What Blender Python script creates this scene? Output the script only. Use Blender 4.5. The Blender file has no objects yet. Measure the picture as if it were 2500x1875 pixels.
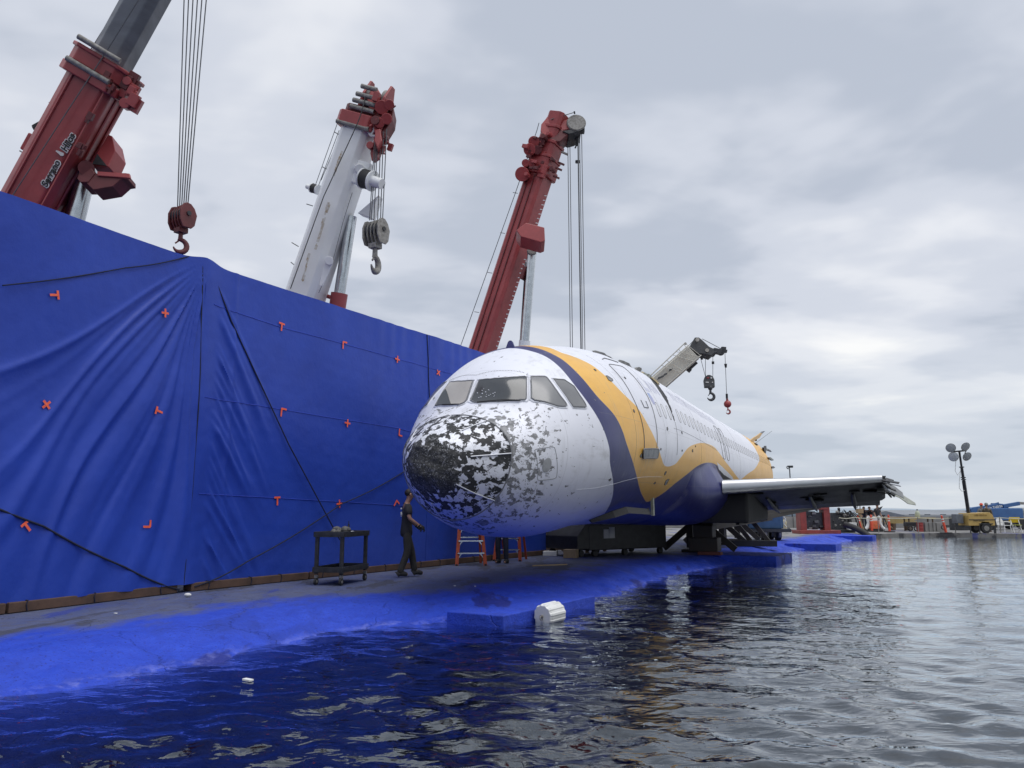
import bpy, bmesh, math, random
import numpy as np
from mathutils import Vector, Matrix
random.seed(7); np.random.seed(7)
sc = bpy.context.scene
COL = sc.collection
R = math.radians

# ------------------------------------------------------------------ camera
F_PX, CX, CY, HY, CAM_Z = 1900.0, 1250.0, 937.5, 1245.0, 1.6
TH = math.atan((HY - CY) / F_PX)
cd = bpy.data.cameras.new('camera'); cam = bpy.data.objects.new('camera', cd); COL.objects.link(cam)
cam.location = (0, 0, CAM_Z); cam.rotation_euler = (math.pi / 2 + TH, 0, 0)
cd.sensor_width = 36; cd.lens = F_PX / 2500 * 36; cd.clip_start = .05; cd.clip_end = 9000
sc.camera = cam
# ------------------------------------------------------------------ sky
SUN_EL, SUN_AZ = R(72), R(130)            # very high behind the cloud, slightly right of the camera
w = bpy.data.worlds.new('World'); sc.world = w; w.use_nodes = True
nt = w.node_tree; nt.nodes.clear()
def N(tree, typ, **kw):
    n = tree.nodes.new(typ)
    for k, v in kw.items():
        if k.startswith('i_'): n.inputs[k[2:].replace('_', ' ')].default_value = v
        elif isinstance(k, str) and k.startswith('n') and k[1:].isdigit(): n.inputs[int(k[1:])].default_value = v
        else: setattr(n, k, v)
    return n
def build_world():
    L = nt.links.new
    out = N(nt, 'ShaderNodeOutputWorld'); bg = N(nt, 'ShaderNodeBackground'); bg.inputs[1].default_value = .083
    sky = N(nt, 'ShaderNodeTexSky', sky_type='NISHITA', sun_disc=False)
    sky.sun_elevation = SUN_EL; sky.sun_rotation = SUN_AZ
    tc = N(nt, 'ShaderNodeTexCoord'); sp = N(nt, 'ShaderNodeSeparateXYZ'); L(tc.outputs['Generated'], sp.inputs[0])
    def M(op, a, b=None):
        m = N(nt, 'ShaderNodeMath', operation=op)
        for i, x in enumerate((a, b)):
            if x is None: continue
            if hasattr(x, 'is_output'): L(x, m.inputs[i])
            else: m.inputs[i].default_value = x
        return m.outputs[0]
    zz = M('ADD', M('MAXIMUM', sp.outputs[2], 0.0), .17)
    cx = N(nt, 'ShaderNodeCombineXYZ'); L(M('DIVIDE', sp.outputs[0], zz), cx.inputs[0]); L(M('DIVIDE', sp.outputs[1], zz), cx.inputs[1]); cx.inputs[2].default_value = 3.3
    mp = N(nt, 'ShaderNodeMapping'); mp.inputs['Rotation'].default_value = (0, 0, R(-24)); mp.inputs['Scale'].default_value = (1, 1.25, 1); mp.inputs['Location'].default_value = (9.2, -3.1, 0)
    L(cx.outputs[0], mp.inputs[0])
    n1 = N(nt, 'ShaderNodeTexNoise', i_Scale=.75, i_Detail=5.0, i_Roughness=.5, i_Distortion=.3); L(mp.outputs[0], n1.inputs['Vector'])
    n2 = N(nt, 'ShaderNodeTexNoise', i_Scale=2.4, i_Detail=4.0, i_Roughness=.5, i_Distortion=.2); L(mp.outputs[0], n2.inputs['Vector'])
    s = M('ADD', M('MULTIPLY', n1.outputs[0], .74), M('MULTIPLY', n2.outputs[0], .26))
    cr = N(nt, 'ShaderNodeValToRGB'); L(s, cr.inputs[0]); e = cr.color_ramp.elements; cr.color_ramp.interpolation = 'EASE'
    e[0].position = .40; e[0].color = (.47, .515, .60, 1); e[1].position = .645; e[1].color = (.95, .945, .93, 1)
    m = e.new(.48); m.color = (.61, .645, .72, 1)
    m = e.new(.56); m.color = (.76, .78, .825, 1)
    # thinner, bluer towards the horizon
    hz = N(nt, 'ShaderNodeMapRange'); L(sp.outputs[2], hz.inputs[0]); hz.inputs[1].default_value = -.02; hz.inputs[2].default_value = .22; hz.inputs[3].default_value = .75; hz.inputs[4].default_value = 0
    mx = N(nt, 'ShaderNodeMix', data_type='RGBA'); L(hz.outputs[0], mx.inputs[0]); L(cr.outputs[0], mx.inputs[6]); mx.inputs[7].default_value = (.51, .575, .645, 1)
    sc10 = N(nt, 'ShaderNodeMix', data_type='RGBA', blend_type='MULTIPLY'); sc10.inputs[0].default_value = 1; L(mx.outputs[2], sc10.inputs[6]); sc10.inputs[7].default_value = (9.9, 9.9, 9.95, 1)
    ad = N(nt, 'ShaderNodeMix', data_type='RGBA'); ad.inputs[0].default_value = .04; L(sc10.outputs[2], ad.inputs[6]); L(sky.outputs[0], ad.inputs[7])
    L(ad.outputs[2], bg.inputs[0]); L(bg.outputs[0], out.inputs[0])
build_world()
sd = bpy.data.lights.new('sun', 'SUN'); sun = bpy.data.objects.new('sun', sd); COL.objects.link(sun)
sd.energy = 1.5; sd.angle = R(50); sd.color = (1, .97, .93)
sv = Vector((math.sin(SUN_AZ) * math.cos(SUN_EL), math.cos(SUN_AZ) * math.cos(SUN_EL), math.sin(SUN_EL)))
sun.rotation_euler = sv.to_track_quat('Z', 'Y').to_euler(); sun.location = (0, 0, 60)
sc.view_settings.view_transform = 'Standard'; sc.view_settings.look = 'None'; sc.view_settings.gamma = 1; sc.view_settings.exposure = .42
sc.view_settings.use_curve_mapping = False
sc.cycles.max_bounces = 8; sc.cycles.transparent_max_bounces = 12; sc.cycles.caustics_reflective = False; sc.cycles.caustics_refractive = False
sc.cycles.use_denoising = True

# ------------------------------------------------------------------ helpers
O = np.array([0, 0, CAM_Z])
def ray(u, v):
    x = (u - CX) / F_PX; y = (CY - v) / F_PX
    return np.array([x, math.cos(TH) - y * math.sin(TH), math.sin(TH) + y * math.cos(TH)])
def G(u, v, z=.23):                       # photo pixel on a level surface
    r = ray(u, v); return O + (z - CAM_Z) / r[2] * r
def D(u, v, d):                           # photo pixel at a distance along the view axis
    return O + ray(u, v) * d
def V(a): return Vector([float(x) for x in a])
def nrm(a): a = np.asarray(a, float); return a / np.linalg.norm(a)
DECK = .23

MATS = {}
def pmat(name, c1, c2=None, scale=4., rough=.55, metal=0., bump=0., bscale=None, coat=0., spec=.5, detail=5., lo=.35, hi=.65, stretch=(1, 1, 1), rvar=.12):
    if name in MATS: return MATS[name]
    m = bpy.data.materials.new(name); m.use_nodes = True; t = m.node_tree; L = t.links.new; b = t.nodes['Principled BSDF']
    if c2 is None: c2 = tuple(x * .78 for x in c1)
    tc = N(t, 'ShaderNodeTexCoord'); mp = N(t, 'ShaderNodeMapping'); mp.inputs['Scale'].default_value = stretch; L(tc.outputs['Object'], mp.inputs[0])
    n = N(t, 'ShaderNodeTexNoise', i_Scale=scale, i_Detail=detail, i_Roughness=.6); L(mp.outputs[0], n.inputs['Vector'])
    mr = N(t, 'ShaderNodeMapRange'); L(n.outputs[0], mr.inputs[0]); mr.inputs[1].default_value = lo; mr.inputs[2].default_value = hi
    mx = N(t, 'ShaderNodeMix', data_type='RGBA'); L(mr.outputs[0], mx.inputs[0]); mx.inputs[6].default_value = (*c1, 1); mx.inputs[7].default_value = (*c2, 1)
    L(mx.outputs[2], b.inputs['Base Color'])
    rr = N(t, 'ShaderNodeMapRange'); L(n.outputs[0], rr.inputs[0]); rr.inputs[3].default_value = max(.03, rough - rvar); rr.inputs[4].default_value = min(1, rough + rvar); L(rr.outputs[0], b.inputs['Roughness'])
    b.inputs['Metallic'].default_value = metal; b.inputs['Coat Weight'].default_value = coat; b.inputs['Specular IOR Level'].default_value = spec
    if bump:
        n2 = N(t, 'ShaderNodeTexNoise', i_Scale=bscale or scale * 6, i_Detail=4.); L(mp.outputs[0], n2.inputs['Vector'])
        bp = N(t, 'ShaderNodeBump'); bp.inputs['Strength'].default_value = bump; bp.inputs['Distance'].default_value = .02; L(n2.outputs[0], bp.inputs['Height']); L(bp.outputs[0], b.inputs['Normal'])
    MATS[name] = m; return m

WM = {}
class MB:
    def __init__(s): s.v = []; s.f = []
    def add(s, vs, fs):
        o = len(s.v); s.v += [tuple(float(c) for c in p) for p in vs]; s.f += [tuple(i + o for i in f) for f in fs]; return s
    def box(s, c, size, rot=None, taper=1.):
        c = np.asarray(c, float); h = np.asarray(size, float) / 2; Rm = np.eye(3) if rot is None else np.asarray(rot, float)
        vs = []
        for z in (-1, 1):
            k = taper if z > 0 else 1
            for x, y in ((-1, -1), (1, -1), (1, 1), (-1, 1)): vs.append(c + (np.array([x * k, y * k, z]) * h) @ Rm)
        return s.add(vs, [(3, 2, 1, 0), (4, 5, 6, 7), (0, 1, 5, 4), (1, 2, 6, 5), (2, 3, 7, 6), (3, 0, 4, 7)])
    def bar(s, p0, p1, a, b, up=(0, 0, 1)):
        p0 = np.asarray(p0, float); p1 = np.asarray(p1, float); d = p1 - p0; l = np.linalg.norm(d); z = d / l
        u = np.asarray(up, float); x = np.cross(u, z)
        if np.linalg.norm(x) < 1e-3: x = np.cross([1., 0, 0], z)
        x = nrm(x); y = np.cross(z, x); return s.box((p0 + p1) / 2, (a, b, l), np.stack([x, y, z]))
    def cyl(s, p0, p1, r0, r1=None, n=12):
        p0 = np.asarray(p0, float); p1 = np.asarray(p1, float); r1 = r0 if r1 is None else r1; z = nrm(p1 - p0)
        x = np.cross(z, [0, 0, 1.]);  x = np.cross(z, [1., 0, 0]) if np.linalg.norm(x) < 1e-3 else x
        x = nrm(x); y = np.cross(z, x); vs = []
        for p, r in ((p0, r0), (p1, r1)):
            for i in range(n): a = 2 * math.pi * i / n; vs.append(p + r * (math.cos(a) * x + math.sin(a) * y))
        fs = [(i, (i + 1) % n, n + (i + 1) % n, n + i) for i in range(n)] + [tuple(range(n - 1, -1, -1)), tuple(range(n, 2 * n))]
        return s.add(vs, fs)
    def tube(s, pts, r, n=8, closed=False):
        P = [np.asarray(p, float) for p in pts]; m = len(P); vs = []; fs = []; px = None
        for i, p in enumerate(P):
            a = P[(i - 1) % m] if (closed or i > 0) else p; b = P[(i + 1) % m] if (closed or i < m - 1) else p
            t = nrm(b - a)
            if px is None:
                px = np.cross(t, [0, 0, 1.]); px = np.cross(t, [1., 0, 0]) if np.linalg.norm(px) < 1e-2 else px
            px = px - t * (px @ t); px = nrm(px); py = np.cross(t, px)
            rr = r[i] if hasattr(r, '__len__') else r
            for k in range(n): an = 2 * math.pi * k / n; vs.append(p + rr * (math.cos(an) * px + math.sin(an) * py))
        for i in range(m if closed else m - 1):
            j = (i + 1) % m
            for k in range(n): fs.append((i * n + k, i * n + (k + 1) % n, j * n + (k + 1) % n, j * n + k))
        if not closed: fs += [tuple(range(n - 1, -1, -1)), tuple(range((m - 1) * n, m * n))]
        return s.add(vs, fs)
    def lathe(s, prof, o, ax=(0, 0, 1), n=20):
        o = np.asarray(o, float); z = nrm(ax); x = np.cross(z, [0, 0, 1.]); x = np.array([1., 0, 0]) if np.linalg.norm(x) < 1e-3 else nrm(x); y = np.cross(z, x)
        vs = []; fs = []; m = len(prof)
        for r, h in prof:
            for i in range(n): a = 2 * math.pi * i / n; vs.append(o + z * h + max(r, 1e-4) * (math.cos(a) * x + math.sin(a) * y))
        for j in range(m - 1):
            for i in range(n): fs.append((j * n + i, j * n + (i + 1) % n, (j + 1) * n + (i + 1) % n, (j + 1) * n + i))
        fs += [tuple(range(n - 1, -1, -1)), tuple(range((m - 1) * n, m * n))]
        return s.add(vs, fs)
    def prism(s, poly, o, ex, ey, ez, d, poly2=None):
        o = np.asarray(o, float); ex, ey, ez = (np.asarray(k, float) for k in (ex, ey, ez)); n = len(poly); poly2 = poly2 or poly
        vs = [o + a * ex + b * ey for a, b in poly] + [o + a * ex + b * ey + ez * d for a, b in poly2]
        return s.add(vs, [tuple(range(n - 1, -1, -1)), tuple(range(n, 2 * n))] + [(i, (i + 1) % n, n + (i + 1) % n, n + i) for i in range(n)])
    def ball(s, c, r, n=14, m=9):
        c = np.asarray(c, float); r = np.ones(3) * r if not hasattr(r, '__len__') else np.asarray(r, float); vs = []; fs = []
        for j in range(m + 1):
            t = math.pi * j / m
            for i in range(n): a = 2 * math.pi * i / n; vs.append(c + r * np.array([math.sin(t) * math.cos(a) + 1e-4 * math.cos(a), math.sin(t) * math.sin(a) + 1e-4 * math.sin(a), math.cos(t)]))
        for j in range(m):
            for i in range(n): fs.append((j * n + i, (j + 1) * n + i, (j + 1) * n + (i + 1) % n, j * n + (i + 1) % n))
        fs += [tuple(range(n)), tuple(range(m * n + n - 1, m * n - 1, -1))]
        return s.add(vs, fs)
    def torus(s, c, ax, Rr, r, n=20, k=8):
        z = nrm(ax); x = np.cross(z, [0, 0, 1.]); x = np.array([1., 0, 0]) if np.linalg.norm(x) < 1e-3 else nrm(x); y = np.cross(z, x); c = np.asarray(c, float)
        return s.tube([c + Rr * (math.cos(2 * math.pi * i / n) * x + math.sin(2 * math.pi * i / n) * y) for i in range(n)], r, k, True)
    def build(s, name, mat, parent=None, smooth=False, bevel=0., local=False, origin=None):
        me = bpy.data.meshes.new(name); vs = s.v
        if parent is not None and not local:
            inv = WM[parent.name].inverted(); vs = [tuple(inv @ Vector(p)) for p in vs]
        elif origin is not None: vs = [tuple(np.asarray(p) - np.asarray(origin)) for p in vs]
        me.from_pydata(vs, [], s.f); me.update()
        bm = bmesh.new(); bm.from_mesh(me); bmesh.ops.recalc_face_normals(bm, faces=bm.faces); bm.to_mesh(me); bm.free()
        return obj(name, me, mat, parent, smooth, bevel, origin)
def obj(name, me, mat, parent=None, smooth=False, bevel=0., origin=None):
    if mat is not None: me.materials.append(mat)
    o = bpy.data.objects.new(name, me); COL.objects.link(o)
    if smooth:
        me.polygons.foreach_set('use_smooth', [True] * len(me.polygons))
        try: me.set_sharp_from_angle(angle=R(38))
        except Exception: pass
    if bevel:
        b = o.modifiers.new('bevel', 'BEVEL'); b.width = bevel; b.segments = 2; b.limit_method = 'ANGLE'; b.angle_limit = R(40)
    if parent is not None: o.parent = parent; WM[o.name] = WM[parent.name]
    else:
        if origin is not None: o.location = V(origin)
        WM[o.name] = Matrix.Translation(o.location)
    return o
def tag(o, label, cat, group=None):
    o['label'] = label; o['category'] = cat
    if group: o['group'] = group
    return o
def struct(o, kind='structure'): o['kind'] = kind; return o
def thing(name, label, cat, loc=(0, 0, 0), rotz=0., group=None, matrix=None):
    o = bpy.data.objects.new(name, None); COL.objects.link(o); o.empty_display_size = .2
    m = matrix if matrix is not None else Matrix.Translation(V(loc)) @ Matrix.Rotation(rotz, 4, 'Z')
    o.matrix_world = m; WM[o.name] = m.copy(); tag(o, label, cat, group); return o
def text_mesh(txt, size, o, ex, ey, mat, name, parent, depth=.004, shear=0., align='LEFT', off=0., weight=0.):
    cu = bpy.data.curves.new('t', 'FONT'); cu.body = txt; cu.size = size; cu.extrude = depth; cu.shear = shear; cu.align_x = align; cu.offset = weight
    to = bpy.data.objects.new('t', cu); COL.objects.link(to); dg = bpy.context.evaluated_depsgraph_get(); dg.update()
    me = bpy.data.meshes.new_from_object(to.evaluated_get(dg)); bpy.data.objects.remove(to)
    ex = nrm(ex); ey = nrm(ey); ez = np.cross(ex, ey); o = np.asarray(o, float); inv = WM[parent.name].inverted()
    for v in me.vertices: v.co = inv @ V(o + v.co.x * ex + v.co.y * ey + (v.co.z + off) * ez)
    me.name = name; return obj(name, me, mat, parent)

# ------------------------------------------------------------------ common materials
M_red = pmat('crane_red_paint', (.38, .060, .062), (.28, .044, .048), 1.6, .42, coat=.1, bump=.05)
M_redd = pmat('crane_dark_red_paint', (.15, .026, .030), (.09, .017, .020), 3, .5)
M_white = pmat('crane_white_paint', (.84, .86, .87), (.74, .75, .75), 1.1, .38, lo=.42, hi=.8)
M_rust = pmat('rust_streak', (.42, .33, .22), (.64, .64, .62), 9, .7, lo=.4, hi=.6)
M_grey = pmat('boom_grey_paint', (.15, .165, .19), (.10, .11, .13), 1.5, .45, stretch=(1, 1, 3))
M_steel = pmat('bright_steel', (.62, .64, .66), (.5, .52, .54), 6, .22, metal=1.)
M_dsteel = pmat('dark_steel', (.05, .052, .058), (.025, .026, .03), 8, .5, metal=.3)
M_black = pmat('black_rubber', (.018, .018, .020), (.03, .03, .032), 12, .7)
M_wire = pmat('wire_rope', (.10, .105, .115), (.16, .165, .17), 60, .5, metal=.5)
M_cream = pmat('crane_cream_paint', (.64, .63, .57), (.54, .53, .48), 2, .5)
M_hook = pmat('worn_hook_grey', (.30, .295, .28), (.16, .15, .14), 14, .6, bump=.1)
M_conc = pmat('concrete', (.27, .265, .26), (.20, .20, .20), 1.2, .85, bump=.15, bscale=30)
M_wood = pmat('weathered_wood', (.17, .115, .075), (.10, .065, .045), 5, .8, stretch=(1, 1, 6), bump=.1)
M_ply = pmat('plywood', (.42, .31, .19), (.34, .24, .14), 3, .75)
M_card = pmat('cardboard', (.36, .27, .17), (.30, .22, .14), 5, .85)
M_paper = pmat('white_paper', (.75, .76, .75), (.65, .66, .66), 3, .8)
M_rope = pmat('dark_rope', (.008, .011, .03), (.014, .018, .045), 60, .9)
M_tape = pmat('orange_tape', (.95, .16, .07), (.80, .11, .05), 20, .5)
M_orange = pmat('orange_plastic', (.75, .10, .045), (.62, .07, .035), 8, .5)
M_yellow = pmat('machine_yellow', (.55, .38, .12), (.45, .30, .09), 3, .45)
M_skin = pmat('skin', (.42, .24, .17), (.36, .20, .14), 6, .5)
M_wplast = pmat('white_plastic', (.72, .73, .73), (.60, .61, .60), 5, .4)

# ================================================================== SETTING
def vnoise(x, y, s, seed=0, oct=3):
    rng = np.random.RandomState(seed); out = 0; a = 1.
    for o in range(oct):
        for _ in range(7):
            k = rng.randn(2) * s * 2.2; out = out + a * np.sin(x * k[0] + y * k[1] + rng.rand() * 6.28) / 5
        s *= 2.1; a *= .5
    return out
WL = np.array([(-14, -24), (-9, -6), (-6.1, 3.2), (-4.95, 6.0), (-4.4, 7.04), (-3.86, 7.7), (-3.29, 8.7), (-2.85, 9.6), (-2.55, 10.45), (-1.99, 11.2), (-1.2, 11.55), (-.55, 11.75), (-.2, 11.8),
               (.39, 12.55), (1.15, 13.85), (2.05, 15.6), (3.95, 19.8), (6.2, 23.2), (7.4, 25.3), (8.7, 27.5), (11.3, 31.6), (12.9, 34.2), (14.6, 36.6), (17, 40.6), (18.9, 43.5), (21.0, 46.0)])
def resample(P, step):
    d = np.r_[0, np.cumsum(np.linalg.norm(np.diff(P, axis=0), axis=1))]; n = int(d[-1] / step); t = np.linspace(0, d[-1], n)
    Q = np.stack([np.interp(t, d, P[:, i]) for i in range(2)], 1)
    for _ in range(14): Q[1:-1] = Q[1:-1] * .5 + .25 * (Q[:-2] + Q[2:])
    return Q
SL = resample(WL, .10)
Tn = np.gradient(SL, axis=0); Tn /= np.linalg.norm(Tn, axis=1)[:, None]
for _ in range(60): Tn[1:-1] = (Tn[:-2] + Tn[2:] + 2 * Tn[1:-1]) / 4
Tn /= np.linalg.norm(Tn, axis=1)[:, None]
NI = np.stack([-Tn[:, 1], Tn[:, 0]], 1)           # inland normal

def deck_material():
    m = bpy.data.materials.new('painted_concrete'); m.use_nodes = True; t = m.node_tree; L = t.links.new; b = t.nodes['Principled BSDF']
    tc = N(t, 'ShaderNodeTexCoord'); at = N(t, 'ShaderNodeAttribute', attribute_name='inland')
    def noise(s, d=5., r=.6, st=(1, 1, 1)):
        mp = N(t, 'ShaderNodeMapping'); mp.inputs['Scale'].default_value = st; mp.inputs['Rotation'].default_value = (0, 0, R(-30)); L(tc.outputs['Object'], mp.inputs[0])
        n = N(t, 'ShaderNodeTexNoise', i_Scale=s, i_Detail=d, i_Roughness=r); L(mp.outputs[0], n.inputs['Vector']); return n.outputs[0]
    def mr(x, a, b_, c=0., d=1.):
        k = N(t, 'ShaderNodeMapRange'); L(x, k.inputs[0]); k.inputs[1].default_value = a; k.inputs[2].default_value = b_; k.inputs[3].default_value = c; k.inputs[4].default_value = d; return k.outputs[0]
    def ma(op, x, y):
        k = N(t, 'ShaderNodeMath', operation=op)
        for i, q in enumerate((x, y)):
            if hasattr(q, 'is_output'): L(q, k.inputs[i])
            else: k.inputs[i].default_value = q
        return k.outputs[0]
    def mix(f, a, c, bt='MIX'):
        k = N(t, 'ShaderNodeMix', data_type='RGBA', blend_type=bt)
        for i, q in ((0, f), (6, a), (7, c)):
            if hasattr(q, 'is_output'): L(q, k.inputs[i])
            else: k.inputs[i].default_value = q if i == 0 else (*q, 1)
        return k.outputs[2]
    n1 = noise(1.1, 6., .65, (1.6, .7, 1)); n2 = noise(6., 5.); n3 = noise(34., 3.); n4 = noise(.55, 5., .6, (1.8, .5, 1))
    sp = N(t, 'ShaderNodeSeparateXYZ'); L(tc.outputs['Object'], sp.inputs[0])
    grey = mix(mr(n1, .35, .65), (.060, .082, .20), (.09, .108, .195)); grey = mix(mr(n2, .45, .7), grey, (.08, .085, .13))
    far = mix(mr(n1, .3, .7), (.24, .235, .23), (.18, .18, .178)); far = mix(mr(n4, .5, .62), far, (.10, .10, .10))
    blue = mix(mr(n2, .3, .7), (.013, .048, .46), (.018, .066, .55)); blue = mix(mr(n1, .50, .66), blue, (.012, .040, .34)); blue = mix(mr(n3, .58, .70), blue, (.008, .018, .22))
    blue = mix(ma('MULTIPLY', mr(n4, .60, .63), .8), blue, (.006, .012, .16))
    yf = mr(sp.outputs[1], 34., 43.); base = mix(yf, grey, far)
    # stains on the bare slab
    base = mix(ma('MULTIPLY', mr(n4, .555, .575), .7), base, (.040, .042, .055))
    base = mix(ma('MULTIPLY', mr(n4, .40, .37), .65), base, (.02, .04, .28))
    f = mr(ma('ADD', at.outputs['Fac'], ma('MULTIPLY', ma('SUBTRACT', n1, .5), 3.2)), 1.45, 2.3)
    col = mix(f, blue, base)
    # bleached rim where the paint has been washed at the waterline
    rim = ma('MULTIPLY', mr(ma('ABSOLUTE', ma('SUBTRACT', ma('ADD', at.outputs['Fac'], ma('MULTIPLY', ma('SUBTRACT', n2, .5), .5)), .06), 0.), .0, .12, 1., 0.), mr(n2, .42, .62)); col = mix(ma('MULTIPLY', rim, .45), col, (.20, .23, .62))
    L(col, b.inputs['Base Color']); L(mr(n1, .3, .7, .55, .85), b.inputs['Roughness'])
    vo = N(t, 'ShaderNodeTexVoronoi', feature='DISTANCE_TO_EDGE', i_Scale=.55)
    wv = N(t, 'ShaderNodeVectorMath', operation='ADD'); L(tc.outputs['Object'], wv.inputs[0]); nn = N(t, 'ShaderNodeTexNoise', i_Scale=2.5, i_Detail=4.); L(tc.outputs['Object'], nn.inputs['Vector']); L(nn.outputs['Color'], wv.inputs[1]); L(wv.outputs[0], vo.inputs['Vector'])
    crack = mr(vo.outputs['Distance'], .0, .010, 0., 1.); h = ma('ADD', ma('MULTIPLY', n2, .6), ma('MULTIPLY', n3, .35)); h = ma('ADD', h, ma('MULTIPLY', crack, .5))
    bp = N(t, 'ShaderNodeBump'); bp.inputs['Strength'].default_value = .8; bp.inputs['Distance'].default_value = .04; L(h, bp.inputs['Height']); L(bp.outputs[0], b.inputs['Normal'])
    return m
M_deck = deck_material()
def set_attr(me, name, arr):
    a = me.attributes.new(name, 'FLOAT', 'POINT'); a.data.foreach_set('value', np.asarray(arr, np.float32).ravel())
def grid_mesh(name, P, close_u=False, close_v=False, flip=False):
    nu, nv = P.shape[:2]; me = bpy.data.meshes.new(name); i = np.arange(nu * nv).reshape(nu, nv)
    if close_u: i = np.concatenate([i, i[:1]], 0)
    if close_v: i = np.concatenate([i, i[:, :1]], 1)
    q = np.stack([i[:-1, :-1], i[1:, :-1], i[1:, 1:], i[:-1, 1:]], -1).reshape(-1, 4)
    if flip: q = q[:, ::-1]
    me.vertices.add(nu * nv); me.vertices.foreach_set('co', np.asarray(P, np.float32).ravel())
    me.loops.add(q.size); me.loops.foreach_set('vertex_index', q.ravel().astype(np.int32))
    me.polygons.add(len(q)); me.polygons.foreach_set('loop_start', (np.arange(len(q)) * 4).astype(np.int32)); me.polygons.foreach_set('loop_total', np.full(len(q), 4, np.int32))
    me.update(); me.validate(); me.polygons.foreach_set('use_smooth', [True] * len(q)); return me
def build_ground():
    # one sheet to the horizon, open where the water tank lies
    inner = SL + NI * 2.1
    edge = [tuple(p) for p in inner[::6]] + [(21.6, 46.4), (23.2, 47.2), (26, 47.6), (29, 46.6), (34, 45.8), (52, 45), (140, 43)]
    bm = bmesh.new(); top = [bm.verts.new((x, y, .226)) for x, y in edge]
    rest = [bm.verts.new(p) for p in ((3500, 40, .226), (3500, 5000, .226), (-3500, 5000, .226), (-3500, -24, .226))]
    bm.faces.new(top + rest); bot = [bm.verts.new((x, y, -1.6)) for x, y in edge]
    for i in range(len(edge) - 1): bm.faces.new((top[i], bot[i], bot[i + 1], top[i + 1]))
    bmesh.ops.triangulate(bm, faces=[f for f in bm.faces if len(f.verts) > 4])
    bmesh.ops.recalc_face_normals(bm, faces=bm.faces)
    me = bpy.data.meshes.new('ground'); bm.to_mesh(me); bm.free(); set_attr(me, 'inland', np.full(len(me.vertices), 9.))
    o = struct(obj('ground', me, M_deck))
    # blue painted shore sloping into the water
    tt = np.array([-3.4, -2.6, -1.9, -1.4, -1.0, -.75, -.55, -.4, -.28, -.18, -.09, 0, .08, .16, .25, .35, .46, .58, .7, .84, 1.0, 1.2, 1.45, 1.75, 2.1, 2.6, 3.2, 3.8])
    zz = np.interp(tt, [-3.4, -2.6, -1.2, -.5, 0, .5, .9, 1.3, 2.2, 3.8], [-1.5, -1.1, -.45, -.16, 0, .125, .205, .232, .238, .214])
    P2 = SL[:, None] + NI[:, None] * tt[None, :, None]; X, Y = P2[..., 0], P2[..., 1]
    wob = vnoise(X, Y, 1.6, 3); amp = np.clip(np.minimum(1.1 - tt, tt + 3.4), 0, .5) * .10
    Z = zz[None] + amp[None] * wob + np.where((tt < 1.1) & (tt > -1), .010, 0)[None] * np.random.randn(*X.shape)
    me = grid_mesh('shore', np.stack([X, Y, Z], -1)); set_attr(me, 'inland', np.broadcast_to(tt[None] + .0 * X, X.shape)); struct(obj('shore_ramp', me, M_deck))
    # square concrete steps standing out of the ramp
    a = np.array([.51, .86, 0]); a /= np.linalg.norm(a); b = np.array([-a[1], a[0], 0])
    for K, ln, wd, dz_ in (((-.12, 11.08), 3.0, .95, .07), ((7.85, 23.65), 2.3, 1.9, 0.), ((13.05, 32.0), 1.5, 2.0, 0.), ((19.1, 42.0), 1.7, 2.2, 0.)):
        K = np.array([*K, 0]); c = K + a * ln / 2 + b * wd / 2; c[2] = -.448 - dz_; m = MB(); m.box(c, (ln, wd, 1.36), np.stack([a, b, [0, 0, 1]]))
        s = m.build('shore_step', M_deck, bevel=.015); me = s.data; set_attr(me, 'inland', np.full(len(me.vertices), .7)); struct(s)
build_ground()

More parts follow.
